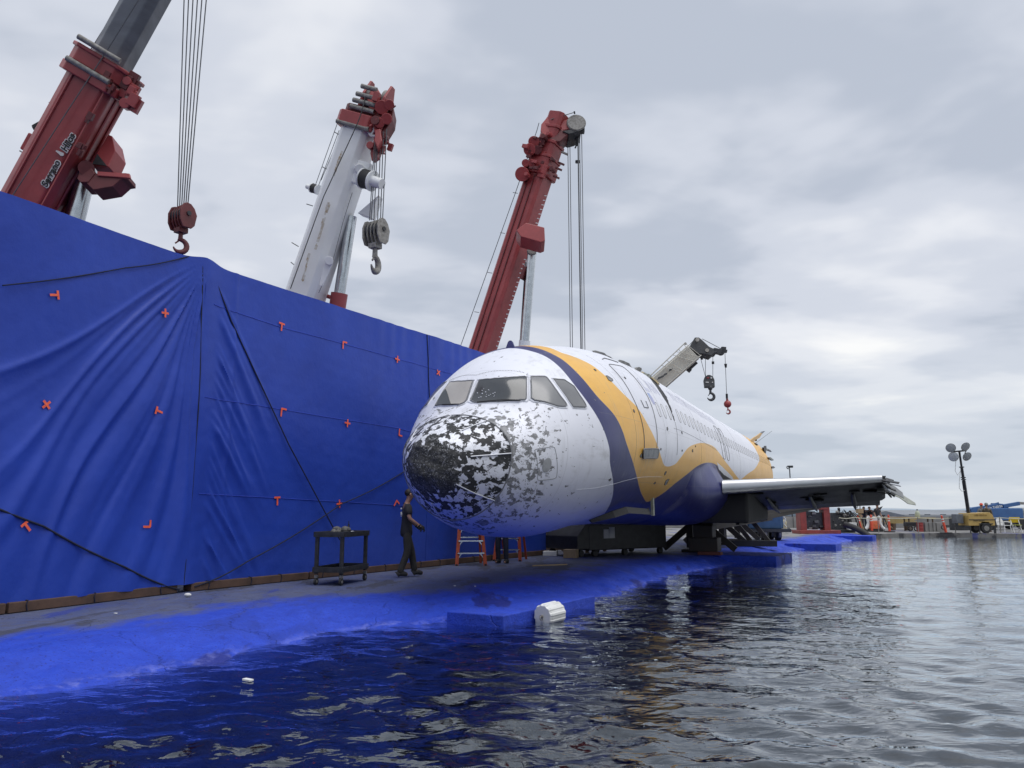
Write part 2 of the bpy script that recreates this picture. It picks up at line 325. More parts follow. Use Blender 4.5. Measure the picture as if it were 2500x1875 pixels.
def build_water():
    rng = np.random.RandomState(11)
    rr = [.4]
    while rr[-1] < 150: rr.append(rr[-1] + max(.03, .0105 * rr[-1]) if rr[-1] > 3 else rr[-1] + .25)
    rr = np.array(rr)
    an = np.concatenate([np.linspace(-180, -52, 60)[:-1], np.linspace(-52, 52, 470), np.linspace(52, 180, 60)[1:-1]]) * math.pi / 180
    X = rr[:, None] * np.sin(an)[None]; Y = rr[:, None] * np.cos(an)[None]; sp = np.maximum(np.gradient(rr)[:, None], (rr * .0039)[:, None]) + 0 * X
    Z = np.zeros_like(X); DX = np.zeros_like(X); DY = np.zeros_like(X)
    for i in range(150):
        lam = math.exp(rng.uniform(math.log(.12), math.log(1.5))); k = 2 * math.pi / lam; th = R(200) + rng.randn() * .8
        amp = .0042 * lam ** 1.0 * (1.0 if lam < .55 else .38); d = np.array([math.sin(th), math.cos(th)]); ph = rng.rand() * 6.28
        fade = np.clip((lam / sp - 2.5) / 2.5, 0, 1); arg = k * (d[0] * X + d[1] * Y) + ph
        Z += amp * np.sin(arg) * fade; DX += amp * .8 * d[0] * np.cos(arg) * fade; DY += amp * .8 * d[1] * np.cos(arg) * fade
    gust = 1 + .45 * np.clip(vnoise(X, Y, .35, 5, 2), -1, 1); Z *= gust
    P = np.stack([X + DX, Y + DY, Z], -1); me0 = grid_mesh('w', P, close_v=True)
    bm = bmesh.new(); bm.from_mesh(me0); bm.verts.ensure_lookup_table(); nv = len(an); n0 = len(rr)
    bm.faces.new([bm.verts[j] for j in range(nv)])
    rim = [bm.verts[(n0 - 1) * nv + j] for j in range(nv)]; bot = [bm.verts.new((v.co.x, v.co.y, -2.2)) for v in rim]
    for j in range(nv): bm.faces.new((rim[j], rim[(j + 1) % nv], bot[(j + 1) % nv], bot[j]))
    bm.faces.new(bot); bmesh.ops.recalc_face_normals(bm, faces=bm.faces)
    for f in bm.faces: f.smooth = True
    me = bpy.data.meshes.new('water'); bm.to_mesh(me); bm.free()
    m = bpy.data.materials.new('tank_water'); m.use_nodes = True; t = m.node_tree; t.nodes.clear(); L = t.links.new
    out = N(t, 'ShaderNodeOutputMaterial'); fr = N(t, 'ShaderNodeFresnel', i_IOR=1.5); fb = N(t, 'ShaderNodeMath', operation='MULTIPLY_ADD', use_clamp=True); fb.inputs[1].default_value = 1.36; fb.inputs[2].default_value = .05; L(fr.outputs[0], fb.inputs[0]); gl = N(t, 'ShaderNodeBsdfGlossy'); gl.inputs['Roughness'].default_value = .02; gl.inputs['Color'].default_value = (.88, .93, .97, 1)
    tr = N(t, 'ShaderNodeBsdfTransparent'); mx = N(t, 'ShaderNodeMixShader'); tc = N(t, 'ShaderNodeTexCoord')
    mp = N(t, 'ShaderNodeMapping'); mp.inputs['Scale'].default_value = (.75, 1.35, 1); mp.inputs['Rotation'].default_value = (0, 0, R(22)); L(tc.outputs['Object'], mp.inputs[0])
    n1 = N(t, 'ShaderNodeTexNoise', i_Scale=6., i_Detail=2., i_Roughness=.5, i_Distortion=.5); n2 = N(t, 'ShaderNodeTexNoise', i_Scale=1.7, i_Detail=3., i_Distortion=.3)
    L(mp.outputs[0], n1.inputs['Vector']); L(mp.outputs[0], n2.inputs['Vector'])
    b1 = N(t, 'ShaderNodeBump'); b1.inputs['Strength'].default_value = .55; b1.inputs['Distance'].default_value = .027; L(n1.outputs[0], b1.inputs['Height'])
    b2 = N(t, 'ShaderNodeBump'); b2.inputs['Strength'].default_value = .5; b2.inputs['Distance'].default_value = .025; L(n2.outputs[0], b2.inputs['Height']); L(b1.outputs[0], b2.inputs['Normal'])
    L(b2.outputs[0], fr.inputs['Normal']); L(b2.outputs[0], gl.inputs['Normal'])
    L(fb.outputs[0], mx.inputs[0]); L(tr.outputs[0], mx.inputs[1]); L(gl.outputs[0], mx.inputs[2]); L(mx.outputs[0], out.inputs['Surface'])
    va = N(t, 'ShaderNodeVolumeAbsorption'); va.inputs['Color'].default_value = (.10, .20, .42, 1); va.inputs['Density'].default_value = 3.2; L(va.outputs[0], out.inputs['Volume'])
    struct(obj('water', me, m, smooth=False))
    f = MB(); f.add([(-200, -200, -1.55), (200, -200, -1.55), (200, 200, -1.55), (-200, 200, -1.55)], [(0, 1, 2, 3)])
    struct(f.build('tank_floor', pmat('tank_floor_dark', (.035, .045, .07), (.02, .028, .05), .8, .9)))
build_water()

# ------------------------------------------------------------------ blue tarpaulin walls
def tarp_material():
    m = bpy.data.materials.new('blue_tarpaulin'); m.use_nodes = True; t = m.node_tree; L = t.links.new; b = t.nodes['Principled BSDF']
    tc = N(t, 'ShaderNodeTexCoord'); n = N(t, 'ShaderNodeTexNoise', i_Scale=.9, i_Detail=5., i_Roughness=.6); L(tc.outputs['Object'], n.inputs['Vector'])
    cr = N(t, 'ShaderNodeValToRGB'); L(n.outputs[0], cr.inputs[0]); e = cr.color_ramp.elements; e[0].position = .3; e[0].color = (.016, .050, .35, 1); e[1].position = .7; e[1].color = (.021, .064, .42, 1); L(cr.outputs[0], b.inputs['Base Color'])
    b.inputs['Roughness'].default_value = .46; b.inputs['Specular IOR Level'].default_value = .35
    n2 = N(t, 'ShaderNodeTexNoise', i_Scale=5., i_Detail=4.); n3 = N(t, 'ShaderNodeTexNoise', i_Scale=90., i_Detail=1.); L(tc.outputs['Object'], n2.inputs['Vector']); L(tc.outputs['Object'], n3.inputs['Vector'])
    ad = N(t, 'ShaderNodeMath', operation='MULTIPLY_ADD'); L(n3.outputs[0], ad.inputs[0]); ad.inputs[1].default_value = .08; L(n2.outputs[0], ad.inputs[2])
    bp = N(t, 'ShaderNodeBump'); bp.inputs['Strength'].default_value = .3; bp.inputs['Distance'].default_value = .03; L(ad.outputs[0], bp.inputs['Height']); L(bp.outputs[0], b.inputs['Normal'])
    return m
M_tarp = tarp_material()
WC = G(442, 1446); WA = G(0, 1500); WE = G(1332, 1354)
WA2 = WC + (WA - WC) * 2.2
ZB, ZT = .355, 6.0
def wallpt(P, Q, u, v, off=.05):
    d = nrm(Q - P); n = np.array([d[1], -d[0], 0]); n = n if n @ (O - P) > 0 else -n
    r = ray(u, v); t = ((P - O) @ n) / (r @ n); return O + t * r + n * off
def tarp_panel(name, P, Q, u0, u1, disp, parent, nu, nv, ztop=None, zbot=None, back=.4):
    d = nrm(Q - P); n = np.array([d[1], -d[0], 0]); n = n if n @ (O - P) > 0 else -n
    us = np.linspace(u0, u1, nu); vs = np.linspace(0, 1, nv); U, Vv = np.meshgrid(us, vs, indexing='ij')
    zt = np.full_like(us, ZT) if ztop is None else ztop(us); zb = np.full_like(us, ZB) if zbot is None else zbot(us)
    Z = zb[:, None] + (zt - zb)[:, None] * Vv; Dp = disp(U, Z)
    Pp = P[None, None] + d * U[..., None] + n * Dp[..., None]; Pp[..., 2] = Z
    me = grid_mesh(name, Pp); bm = bmesh.new(); bm.from_mesh(me); bm.verts.ensure_lookup_table()
    ix = np.arange(nu * nv).reshape(nu, nv); loop = list(ix[:, 0]) + list(ix[-1, 1:]) + list(ix[-2::-1, -1]) + list(ix[0, -2:0:-1])
    fr = [bm.verts[i] for i in loop]; bk = [bm.verts.new(V(np.array(v.co) - n * back)) for v in fr]
    for i in range(len(fr)): j = (i + 1) % len(fr); bm.faces.new((fr[i], fr[j], bk[j], bk[i]))
    bm.faces.new(bk); bmesh.ops.recalc_face_normals(bm, faces=bm.faces)
    inv = WM[parent.name].inverted(); bm.transform(inv); bm.to_mesh(me); bm.free(); me.polygons.foreach_set('use_smooth', [len(p.vertices) == 4 for p in me.polygons])
    try: me.set_sharp_from_angle(angle=R(50))
    except Exception: pass
    return obj(name, me, M_tarp, parent)
rngt = np.random.RandomState(4)
FA = [(a, rngt.uniform(.010, .034), rngt.uniform(.5, 1.) * (1 if i % 3 else -1), rngt.uniform(.3, 1.)) for i, a in enumerate(np.linspace(.05, .95, 30) + rngt.randn(30) * .012)]
def dispA(U, Z):
    a = np.arctan2(U + .02, 6.05 - Z); r = np.hypot(U, 6.0 - Z); out = np.zeros_like(U)
    for a0, w_, s_, l_ in FA:
        c = a0 + .05 * np.sin(r * .9 + a0 * 9); out += s_ * .024 * np.exp(-((a - c) / w_) ** 2) * np.clip(r / 1.2, 0, 1) * np.exp(-np.clip(r - 3.2 - 2.4 * l_, 0, 9) ** 2 / 2.2)
    out += .05 * vnoise(U, Z, .35, 8, 2) + .006 * vnoise(U, Z, 2.2, 9, 2)
    out += .10 * np.exp(-(U / .35) ** 2)
    return out
FB = [(z, rngt.uniform(.8, 2.1), rngt.uniform(.018, .045), rngt.uniform(1.2, 1.9)) for z in np.linspace(1.0, 5.7, 22) + rngt.randn(22) * .08]
def dispB(U, Z):
    out = np.zeros_like(U)
    for z0, ln, w_, sl in FB:
        q = (z0 - Z) / sl; perp = (U - .35 - q) / math.hypot(1, 1 / sl); t = q
        out += .030 * np.exp(-(perp / (w_ * (1 + t.clip(0)))) ** 2) * np.clip(t / .15, 0, 1) * np.exp(-np.clip(t - ln * .4, 0, 9) ** 2 / .25)
    out += .05 * vnoise(U, Z, .3, 12, 2) + .004 * vnoise(U, Z, 2.5, 13, 2)
    out += np.clip(Z - 4.4, 0, 2) * .007 * np.sin(U * 11 + 2.2 * np.sin(U * 2.3)) * np.clip((U - 2.5) / 3, 0, 1)
    out += .10 * np.exp(-(U / .35) ** 2) + .02 * np.exp(-((U - .75) / .05) ** 2) * np.clip(Z / 3, 0, 1)
    return out
def build_tarps():
    LA = float(np.linalg.norm(WA2 - WC)); LB = float(np.linalg.norm(WE - WC))
    ta = thing('tarp_wall', 'tall blue tarpaulin wall with deep folds fanning from its top corner, under the first red crane', 'tarp wall', (WA + WC) / 2 * np.array([1, 1, 0]) + np.array([0, 0, DECK]))
    topA = lambda u: ZT + .07 * np.exp(-(u / .30) ** 2) - .02 * np.clip(u, 0, 9)
    tarp_panel('tarp_panel', WC, WA2, 0, LA, dispA, ta, 300, 170, topA, lambda u: ZB + .012 * np.sin(u * 5.1))
    tb = thing('tarp_wall', 'long blue tarpaulin wall running behind the aircraft nose, with a black vertical seam', 'tarp wall', (WC + WE) / 2 * np.array([1, 1, 0]) + np.array([0, 0, DECK]))
    topB = lambda u: ZT + .07 * np.exp(-(u / .30) ** 2)
    us = float(np.linalg.norm((wallpt(WC, WE, 1046, 900, 0) - WC)[:2]))
    tarp_panel('tarp_panel', WC, WE, 0, us, dispB, tb, 260, 150, topB, lambda u: ZB + .008 * np.sin(u * 6))
    tarp_panel('tarp_panel', WC, WE, us + .012, LB, dispB, tb, 160, 110, None, lambda u: ZB + .008 * np.sin(u * 6))
    # seams and tape marks
    def line(par, P, Q, pts, r, name, mat=M_rope, n=26, off=.03, sag=.0, disp=None):
        pp = []
        for i in range(len(pts) - 1):
            for k in np.linspace(0, 1, n)[(1 if i else 0):]:
                u = pts[i][0] + (pts[i + 1][0] - pts[i][0]) * k; v = pts[i][1] + (pts[i + 1][1] - pts[i][1]) * k + sag * math.sin(math.pi * k)
                p = wallpt(P, Q, u, v, 0); dd = float(np.linalg.norm((p - WC)[:2])); dz = disp(np.array([[dd]]), np.array([[p[2]]]))[0, 0] if disp is not None else 0
                pp.append(wallpt(P, Q, u, v, dz + off))
        m = MB(); m.tube(pp, r, 6); return m, pp, par, name, mat
    for pts, r in (([(484, 640), (478, 900), (462, 1200), (440, 1425)], .012), ([(1042, 817), (1046, 900), (1052, 1060), (1058, 1250)], .014)):
        m, _, p_, nm, mt = line(tb, WC, WE, pts, r, 'seam', off=.006, disp=dispB); m.build('seam', M_rope, tb)
    M_seam = pmat('tarp_seam', (.012, .04, .40), (.02, .07, .55), 20, .5)
    for pts in ([(515, 745), (690, 800), (970, 875), (1180, 935)], [(490, 970), (690, 1000), (970, 1045), (1020, 1058)], [(480, 1205), (680, 1216), (850, 1226), (1000, 1236)]):
        m, _, _, _, _ = line(tb, WC, WE, pts, .006, 'hem_seam', off=.004, disp=dispB); m.build('hem_seam', M_seam, tb)
    def mark(par, P, Q, u, v, kind, rot, s=.13, disp=None):
        p0 = wallpt(P, Q, u, v, 0); dd = float(np.linalg.norm((p0 - WC)[:2])); dz = disp(np.array([[dd]]), np.array([[p0[2]]]))[0, 0]
        d = nrm(Q - P); n = np.array([d[1], -d[0], 0]); n = n if n @ (O - P) > 0 else -n
        ex = np.cross([0, 0, 1.], n); ey = np.array([0, 0, 1.]); c, sn = math.cos(rot), math.sin(rot); fx = c * ex + sn * ey; fy = -sn * ex + c * ey; c0 = p0 + n * (dz + .022); rot += random.uniform(-.08, .08); c, sn = math.cos(rot), math.sin(rot); fx = c * ex + sn * ey; fy = -sn * ex + c * ey; w_ = .036; m = MB()
        def strip(cx, cy, lx, ly, k): m.box(c0 + fx * cx + fy * cy + n * k, (lx, ly, .002), np.stack([fx, fy, n]))
        if kind == '+': strip(0, 0, s * 1.15, w_, 0); strip(0, 0, w_, s * 1.15, .003)
        elif kind == 'T': strip(0, s * .5, s, w_, 0); strip(0, 0, w_, s, .003)
        elif kind == 'L': strip(0, -s * .5, s * .85, w_, 0); strip(-s * .4, 0, w_, s * 1.1, .003)
        else: strip(0, s * .5, s * .9, w_, 0); strip(-s * .4, 0, w_, s * 1.1, .003)
        m.build('tape_mark', M_tape, par)
    for u, v, k, r_ in ((126, 721, 'T', R(-75)), (397, 765, '+', R(8)), (113, 988, '+', R(42)), (383, 1005, 'T', R(80)), (60, 1287, 'T', R(40)), (354, 1278, 'L', R(0) + math.pi / 2)):
        mark(ta, WC, WA2, u, v, k, r_, disp=dispA)
    for u, v, k, r_ in ((686, 799, 'T', 0), (840, 844, 'G', 0), (971, 877, '+', 0), (1069, 910, '+', R(40)), (690, 1008, 'G', 0), (848, 1033, '+', 0), (977, 1056, 'L', R(-5)), (676, 1224, 'T', 0), (829, 1230, '+', R(8)), (965, 1232, 'G', R(-35))):
        mark(tb, WC, WE, u, v, k, r_, s=.15, disp=dispB)
    # ropes over the cloth
    def rope(P, Q, pts, r, label, disp, sag=0.):
        m, pp, *_ = line(None, P, Q, pts, r, 'rope', off=.055, sag=sag, disp=None); og = pp[-1]; o = m.build('lashing_rope', M_rope, origin=og, smooth=True); tag(o, label, 'rope', 'ropes over the tarpaulin'); return o
    rope(WC, WA2, [(455, 627), (300, 655), (0, 698)], .011, 'dark rope stretched from the tarpaulin top corner along the folded wall', dispA, 4)
    rope(WC, WE, [(510, 655), (560, 785), (700, 1085), (825, 1318)], .013, 'dark rope running down from the tarpaulin top corner to behind the tool cart', dispB, 0)
    rope(WC, WE, [(1000, 1140), (830, 1230), (600, 1370), (470, 1432)], .012, 'dark rope rising from the tarpaulin corner foot towards the aircraft nose', dispB, 6)
    rope(WC, WA2, [(-120, 1190), (100, 1285), (300, 1385), (432, 1440)], .016, 'dark slack rope drooping to the tarpaulin corner foot along the folded wall', dispA, 5)
    # timber sills under the walls
    M_sill = pmat('sill_timber', (.105, .060, .042), (.06, .036, .028), 3, .85, bump=.15)
    def sill(P, Q, a, b, label, off=.06):
        d = nrm(Q - P); n = np.array([d[1], -d[0], 0]); n = n if n @ (O - P) > 0 else -n
        c = P + d * (a + b) / 2 - n * (.12 - off); c[2] = DECK + .072; g = thing('timber_sill', label, 'timber beam', c * np.array([1, 1, 0]) + np.array([0, 0, DECK]), group='timber sills under the tarpaulin')
        m = MB(); m.box(c, (b - a - .02, .22, .140), np.stack([d, n, [0, 0, 1.]])); m.build('beam', M_sill, g, bevel=.012)
        k = a + .35
        while k < b - .2:
            m = MB(); q = P + d * k - n * (.12 - off); q[2] = DECK + .0; w2 = .119
            m.tube([q + n * w2 + np.array([0, 0, .012]), q + n * w2 + d * .02 + np.array([0, 0, .10]), q + n * w2 + d * .0 + np.array([0, 0, .15]), q - n * .0 + np.array([0, 0, .155])], .008, 5); m.build('lashing', M_rope, g); k += rngt.uniform(.7, 1.3)
    sill(WC, WA2, .12, 3.0, 'brown timber sill under the folded tarpaulin wall beside the corner')
    sill(WC, WA2, 3.02, 6.6, 'brown timber sill under the far end of the folded tarpaulin wall')
    for i, (a, b) in enumerate(((.15, 2.9), (2.92, 6.2), (6.22, 9.4), (9.42, LB))):
        sill(WC, WE, a, b, ['brown timber sill right of the tarpaulin corner', 'brown timber sill behind the tool cart', 'brown timber sill behind the man by the nose', 'brown timber sill at the free end of the long tarpaulin wall'][i])
build_tarps()

# ================================================================== AIRCRAFT
FS = np.array([0, .03, .12, .3, .6, 1.0, 1.3, 1.55, 1.9, 2.3, 2.7, 3.18, 3.8, 4.6, 5.5, 6.5, 10, 14, 60])
FT = np.array([-.66, -.48, -.36, -.22, -.06, .12, .25, .39, .86, 1.16, 1.40, 1.63, 1.76, 1.88, 2.0, 2.06, 2.07, 2.07, 2.07])
FB_ = np.array([-.66, -.83, -.97, -1.12, -1.31, -1.49, -1.59, -1.66, -1.74, -1.80, -1.84, -1.86, -1.83, -1.77, -1.73, -1.73, -1.80, -1.83, -1.83])
FW = np.array([0, .15, .31, .49, .70, .95, 1.12, 1.25, 1.42, 1.58, 1.72, 1.84, 1.91, 1.955, 1.973, 1.975, 1.975, 1.975, 1.975])
def pchip(x, X, Y):
    h = np.diff(X); d = np.diff(Y) / h; m = np.zeros_like(Y); w1 = 2 * h[1:] + h[:-1]; w2 = h[1:] + 2 * h[:-1]; ok = d[:-1] * d[1:] > 0
    m[1:-1][ok] = (w1 + w2)[ok] / (w1[ok] / d[:-1][ok] + w2[ok] / d[1:][ok]); m[0] = d[0]; m[-1] = d[-1]
    i = np.clip(np.searchsorted(X, x) - 1, 0, len(X) - 2); t = (x - X[i]) / h[i]
    return (1 + 2 * t) * (1 - t) ** 2 * Y[i] + t * (1 - t) ** 2 * h[i] * m[i] + t * t * (3 - 2 * t) * Y[i + 1] + t * t * (t - 1) * h[i] * m[i + 1]
def floc(s, phi):                         # station (m aft of the nose), angle up from the plane's left side -> local x, y, z
    s = np.asarray(s, float); phi = np.asarray(phi, float)
    zo = pchip(s, np.array([-1., 3, 4.5, 7, 9, 11, 14, 18, 24, 28, 60]), np.array([0, 0, .02, .10, .15, .13, .06, 0, -.07, -.1, -.1]))
    t = pchip(s, FS, FT) + zo; b = pchip(s, FS, FB_); w_ = pchip(s, FS, FW); zc = FT[0] * np.clip(1 - s / 6., 0, 1) ** 1.5 + .6 * zo
    sp = np.sin(phi); z = np.where(sp >= 0, zc + (t - zc) * sp, zc + (zc - b) * sp)
    return np.stack([w_ * np.cos(phi), s + 0 * phi, z], -1)
def fpt(s, deg, off=0.):
    ph = R(deg); e = 1e-3; p = floc(s, ph); a = floc(s + e, ph) - p; b = floc(s, ph + e) - p; n = np.cross(b, a); n = n / np.linalg.norm(n)
    c = floc(max(s, .01), 0.) ; 
    if n @ (p - np.array([0, p[1], 0.])) < 0: n = -n
    return p + n * off
def sdf(P, poly):
    poly = np.asarray(poly, float); q = np.roll(poly, -1, 0); d2 = np.full(len(P), 1e9); ins = np.zeros(len(P), bool)
    for a, b in zip(poly, q):
        e = b - a; w_ = P - a; t = np.clip((w_ @ e) / max(e @ e, 1e-12), 0, 1); d2 = np.minimum(d2, ((w_ - t[:, None] * e) ** 2).sum(1))
        if a[1] != b[1]:
            c = ((a[1] > P[:, 1]) != (b[1] > P[:, 1])) & (P[:, 0] < (b[0] - a[0]) * (P[:, 1] - a[1]) / (b[1] - a[1]) + a[0]); ins ^= c
    d = np.sqrt(d2); return np.where(ins, d, -d)
KG = 1.95 * math.pi / 180                 # degrees of girth -> metres
def smooth_poly(pts, n=6):                # Catmull-Rom
    P = [np.array(p, float) for p in pts]; out = []
    for i in range(len(P) - 1):
        p0 = P[max(i - 1, 0)]; p1 = P[i]; p2 = P[i + 1]; p3 = P[min(i + 2, len(P) - 1)]
        for k in range(n):
            t = k / n; out.append(.5 * ((2 * p1) + (-p0 + p2) * t + (2 * p0 - 5 * p1 + 4 * p2 - p3) * t * t + (-p0 + 3 * p1 - 3 * p2 + p3) * t ** 3))
    out.append(P[-1]); return out
g_front = smooth_poly([(3.42, 100), (3.28, 80), (3.17, 63.8), (3.15, 56.6), (3.10, 42), (3.20, 26.3), (3.64, 13.5), (3.86, 5.3), (4.07, -3.1), (4.45, -12.5), (5.16, -24.6), (6.1, -35.8), (7.19, -44.5), (7.6, -46.3), (7.79, -44.2), (8.24, -37.9), (8.77, -29.2), (9.48, -21.7), (10.55, -12.7), (11.74, -7.9), (12.99, -6.7), (14.2, -9.5), (15.6, -17), (17.2, -27), (20, -45)])
g_rear = smooth_poly([(3.95, 100), (3.72, 75), (3.58, 64), (3.72, 59.3), (4.05, 49.3), (4.21, 39.1), (4.51, 27.4), (5.08, 17.6), (5.49, 8.6), (6.03, -.7), (6.67, -11.9), (7.22, -17.1), (8.02, -15), (8.49, -9.6), (9.21, -1.4), (10.12, 3.2), (11.48, 6.9), (12.93, 7.4), (13.82, 4), (14.81, -1.4), (16.85, -10.7), (18.8, -20), (20.6, -40)])
w_ring = smooth_poly([(3.15, 100), (3.05, 88), (2.97, 75), (2.93, 63), (2.78, 41), (2.80, 28), (2.94, 15), (3.22, -3), (3.48, -17.7), (4.75, -46), (5.6, -62), (6.4, -80), (6.8, -100)])
GOLD = np.array(list(g_front) + list(g_rear)[::-1]); NAVY = np.array(list(w_ring) + [np.array((40, -100.)), np.array((40, -60.))] + list(g_front)[::-1])
GOLD2 = np.array(smooth_poly([(23.3, 100), (24.2, 60), (24.32, 44), (24.24, 26.3), (23.98, 15.5), (21.92, 2.2), (19.9, -6.6), (18.2, -16)]) + [np.array((40., -16)), np.array((40., 100))])
TEAR = np.array([(9.3, 100), (9.2, 62), (9.15, 53), (9.05, 48.4), (8.77, 42.7), (8.6, 35.9), (8.61, 33), (8.38, 27.4), (8.37, 22.5), (8.22, 19.9), (8.30, 16.9), (8.20, 14.2), (8.12, 15.5), (8.13, 18.3), (8.11, 21.8), (8.15, 26.3), (8.06, 30.7), (8.09, 36.6), (8.3, 44.7), (8.55, 49), (8.72, 56.5), (8.9, 70), (8.95, 100)])
for p in (GOLD, NAVY, GOLD2, TEAR): p[:, 1] *= KG
S_END = 28.2
al, be = .424, .010
ax_ = np.array([math.sin(al) * math.cos(be), math.cos(al) * math.cos(be), math.sin(be)]); rt_ = np.array([math.cos(al), -math.sin(al), 0]); up_ = np.cross(rt_, ax_)
P0 = np.array([-1.3630, 11.3830, 2.9425]) + .05 * np.array([.911, -.411, 0])
PM = Matrix(((rt_[0], ax_[0], up_[0], P0[0]), (rt_[1], ax_[1], up_[1], P0[1]), (rt_[2], ax_[2], up_[2], P0[2]), (0, 0, 0, 1)))
def PW(x, y, z): return np.array(PM @ Vector((float(x), float(y), float(z))))

def skin_material():
    m = bpy.data.materials.new('aircraft_paint'); m.use_nodes = True; t = m.node_tree; L = t.links.new; b = t.nodes['Principled BSDF']
    tc = N(t, 'ShaderNodeTexCoord')
    def A(n): return N(t, 'ShaderNodeAttribute', attribute_name=n).outputs['Fac']
    def noise(s, d=5., r=.6, st=(1, 1, 1), ds=0., loc=(0, 0, 0)):
        mp = N(t, 'ShaderNodeMapping'); mp.inputs['Scale'].default_value = st; mp.inputs['Location'].default_value = loc; L(tc.outputs['Object'], mp.inputs[0])
        n = N(t, 'ShaderNodeTexNoise', i_Scale=s, i_Detail=d, i_Roughness=r, i_Distortion=ds); L(mp.outputs[0], n.inputs['Vector']); return n.outputs[0]
    def mr(x, a, b_, c=0., d=1.):
        k = N(t, 'ShaderNodeMapRange'); L(x, k.inputs[0]); k.inputs[1].default_value = a; k.inputs[2].default_value = b_; k.inputs[3].default_value = c; k.inputs[4].default_value = d; return k.outputs[0]
    def ma(op, x, y=0.):
        k = N(t, 'ShaderNodeMath', operation=op)
        for i, q in enumerate((x, y)):
            if hasattr(q, 'is_output'): L(q, k.inputs[i])
            else: k.inputs[i].default_value = q
        return k.outputs[0]
    def mix(f, a, c):
        k = N(t, 'ShaderNodeMix', data_type='RGBA')
        for i, q in ((0, f), (6, a), (7, c)):
            if hasattr(q, 'is_output'): L(q, k.inputs[i])
            else: k.inputs[i].default_value = q if i == 0 else (*q, 1)
        return k.outputs[2]
    nb = noise(.8, 5.); nd = noise(3., 6., .65, (1, .3, 1))
    white = mix(mr(nb, .35, .65), (.79, .81, .885), (.74, .76, .84)); white = mix(mr(nd, .58, .75), white, (.55, .56, .60))
    navy = mix(mr(nb, .35, .65), (.022, .026, .145), (.016, .019, .11)); gold = mix(mr(nd, .4, .7), (.82, .46, .075), (.74, .40, .06))
    col = mix(mr(A('navy'), -.004, .004), white, navy); col = mix(mr(A('gold'), -.004, .004), col, gold)
    # panel joints and run-off grime
    so = N(t, 'ShaderNodeSeparateXYZ'); L(tc.outputs['Object'], so.inputs[0])
    def joint(x, per, wd): f = ma('ABSOLUTE', ma('SUBTRACT', ma('FRACT', ma('DIVIDE', x, per)), .5)); return mr(f, wd / per * .5, wd / per, 1., 0.)
    jl = ma('MAXIMUM', joint(ma('ADD', so.outputs[1], .31), 1.6, .006), ma('MULTIPLY', joint(ma('ADD', so.outputs[2], .27), 1.15, .006), mr(so.outputs[1], 3.0, 3.1)))
    col = mix(ma('MULTIPLY', jl, .30), col, (.16, .16, .18))
    gr = ma('MULTIPLY', mr(noise(5., 5., .65, (1, 1.3, .16), .3, (7, 3, 2)), .56, .74), .30); col = mix(gr, col, (.30, .295, .30))
    # flaked paint
    n1 = noise(8.6, 10., .62, (1, .58, 1), .35); d1 = ma('SUBTRACT', n1, A('flake'))
    chip = mr(d1, -.003, .003); rimm = ma('MULTIPLY', chip, mr(d1, .006, .022, 1., 0.)); nf = noise(26., 5., .7); n5 = noise(11., 4., .6)
    grey = mix(mr(n5, .4, .6), (.30, .305, .32), (.16, .165, .175)); grey = mix(ma('MULTIPLY', rimm, .75), grey, (.05, .05, .055))
    blk = mix(mr(nf, .5, .8), (.012, .013, .016), (.04, .04, .045))
    chc = mix(A('radome'), grey, blk); col = mix(chip, col, chc)
    # fine scuffs round the flakes
    sc_ = ma('MULTIPLY', mr(ma('SUBTRACT', noise(19., 7., .7, (1, .5, 1), .5, (3, 1, 2)), ma('ADD', A('flake'), .055)), -.004, .004), mr(A('radome'), 0., 1., .8, .25)); col = mix(sc_, col, (.14, .145, .155))
    # crushed black tip
    tipn = ma('ADD', A('tipd'), ma('MULTIPLY', ma('SUBTRACT', noise(5.2, 8., .62, (1, 1, 1), .6, (5, 2, 1)), .5), .75)); tip = mr(tipn, .47, .46)
    n7 = noise(10., 8., .75, (1, 1, 1), 1.2); tcol = mix(mr(n7, .48, .66), (.010, .011, .013), (.085, .085, .09)); tcol = mix(mr(noise(15., 8., .8, (1, 1, 1), 2.), .55, .63), tcol, (.40, .41, .44)); col = mix(tip, col, tcol)
    tear = mr(ma('ADD', A('tear'), ma('MULTIPLY', ma('SUBTRACT', noise(9., 6., .7), .5), .10)), -.006, .006); col = mix(tear, col, (.012, .012, .016))  # near-black colour stands for the shade inside the open tear
    L(col, b.inputs['Base Color']); dm = ma('MAXIMUM', ma('MAXIMUM', chip, tip), tear)
    L(ma('ADD', mr(nb, .3, .7, .36, .46), ma('MULTIPLY', dm, .4)), b.inputs['Roughness']); b.inputs['Coat Weight'].default_value = .15; b.inputs['Coat Roughness'].default_value = .3
    h = ma('SUBTRACT', ma('MULTIPLY', tip, ma('MULTIPLY', n7, 3.0)), ma('MULTIPLY', chip, .6)); h = ma('ADD', h, ma('MULTIPLY', noise(.9, 3.), 1.6))
    bp = N(t, 'ShaderNodeBump'); bp.inputs['Strength'].default_value = .6; bp.inputs['Distance'].default_value = .012; L(h, bp.inputs['Height']); L(bp.outputs[0], b.inputs['Normal'])
    return m
M_skinp = skin_material()
M_seal = pmat('window_seal', (.20, .205, .22), (.14, .145, .155), 20, .6)
M_wpaint = pmat('white_aircraft_paint', (.72, .735, .79), (.66, .68, .74), 3, .35)
M_glass = pmat('dark_windscreen', (.055, .062, .070), (.045, .05, .056), 2, .10, coat=.0, spec=.8, rvar=.03)
M_glass2 = pmat('grey_side_pane', (.20, .205, .215), (.16, .165, .175), 2, .16, spec=.7, rvar=.04)
M_beige = pmat('sunblind_beige', (.46, .44, .41), (.40, .38, .36), 3, .35)
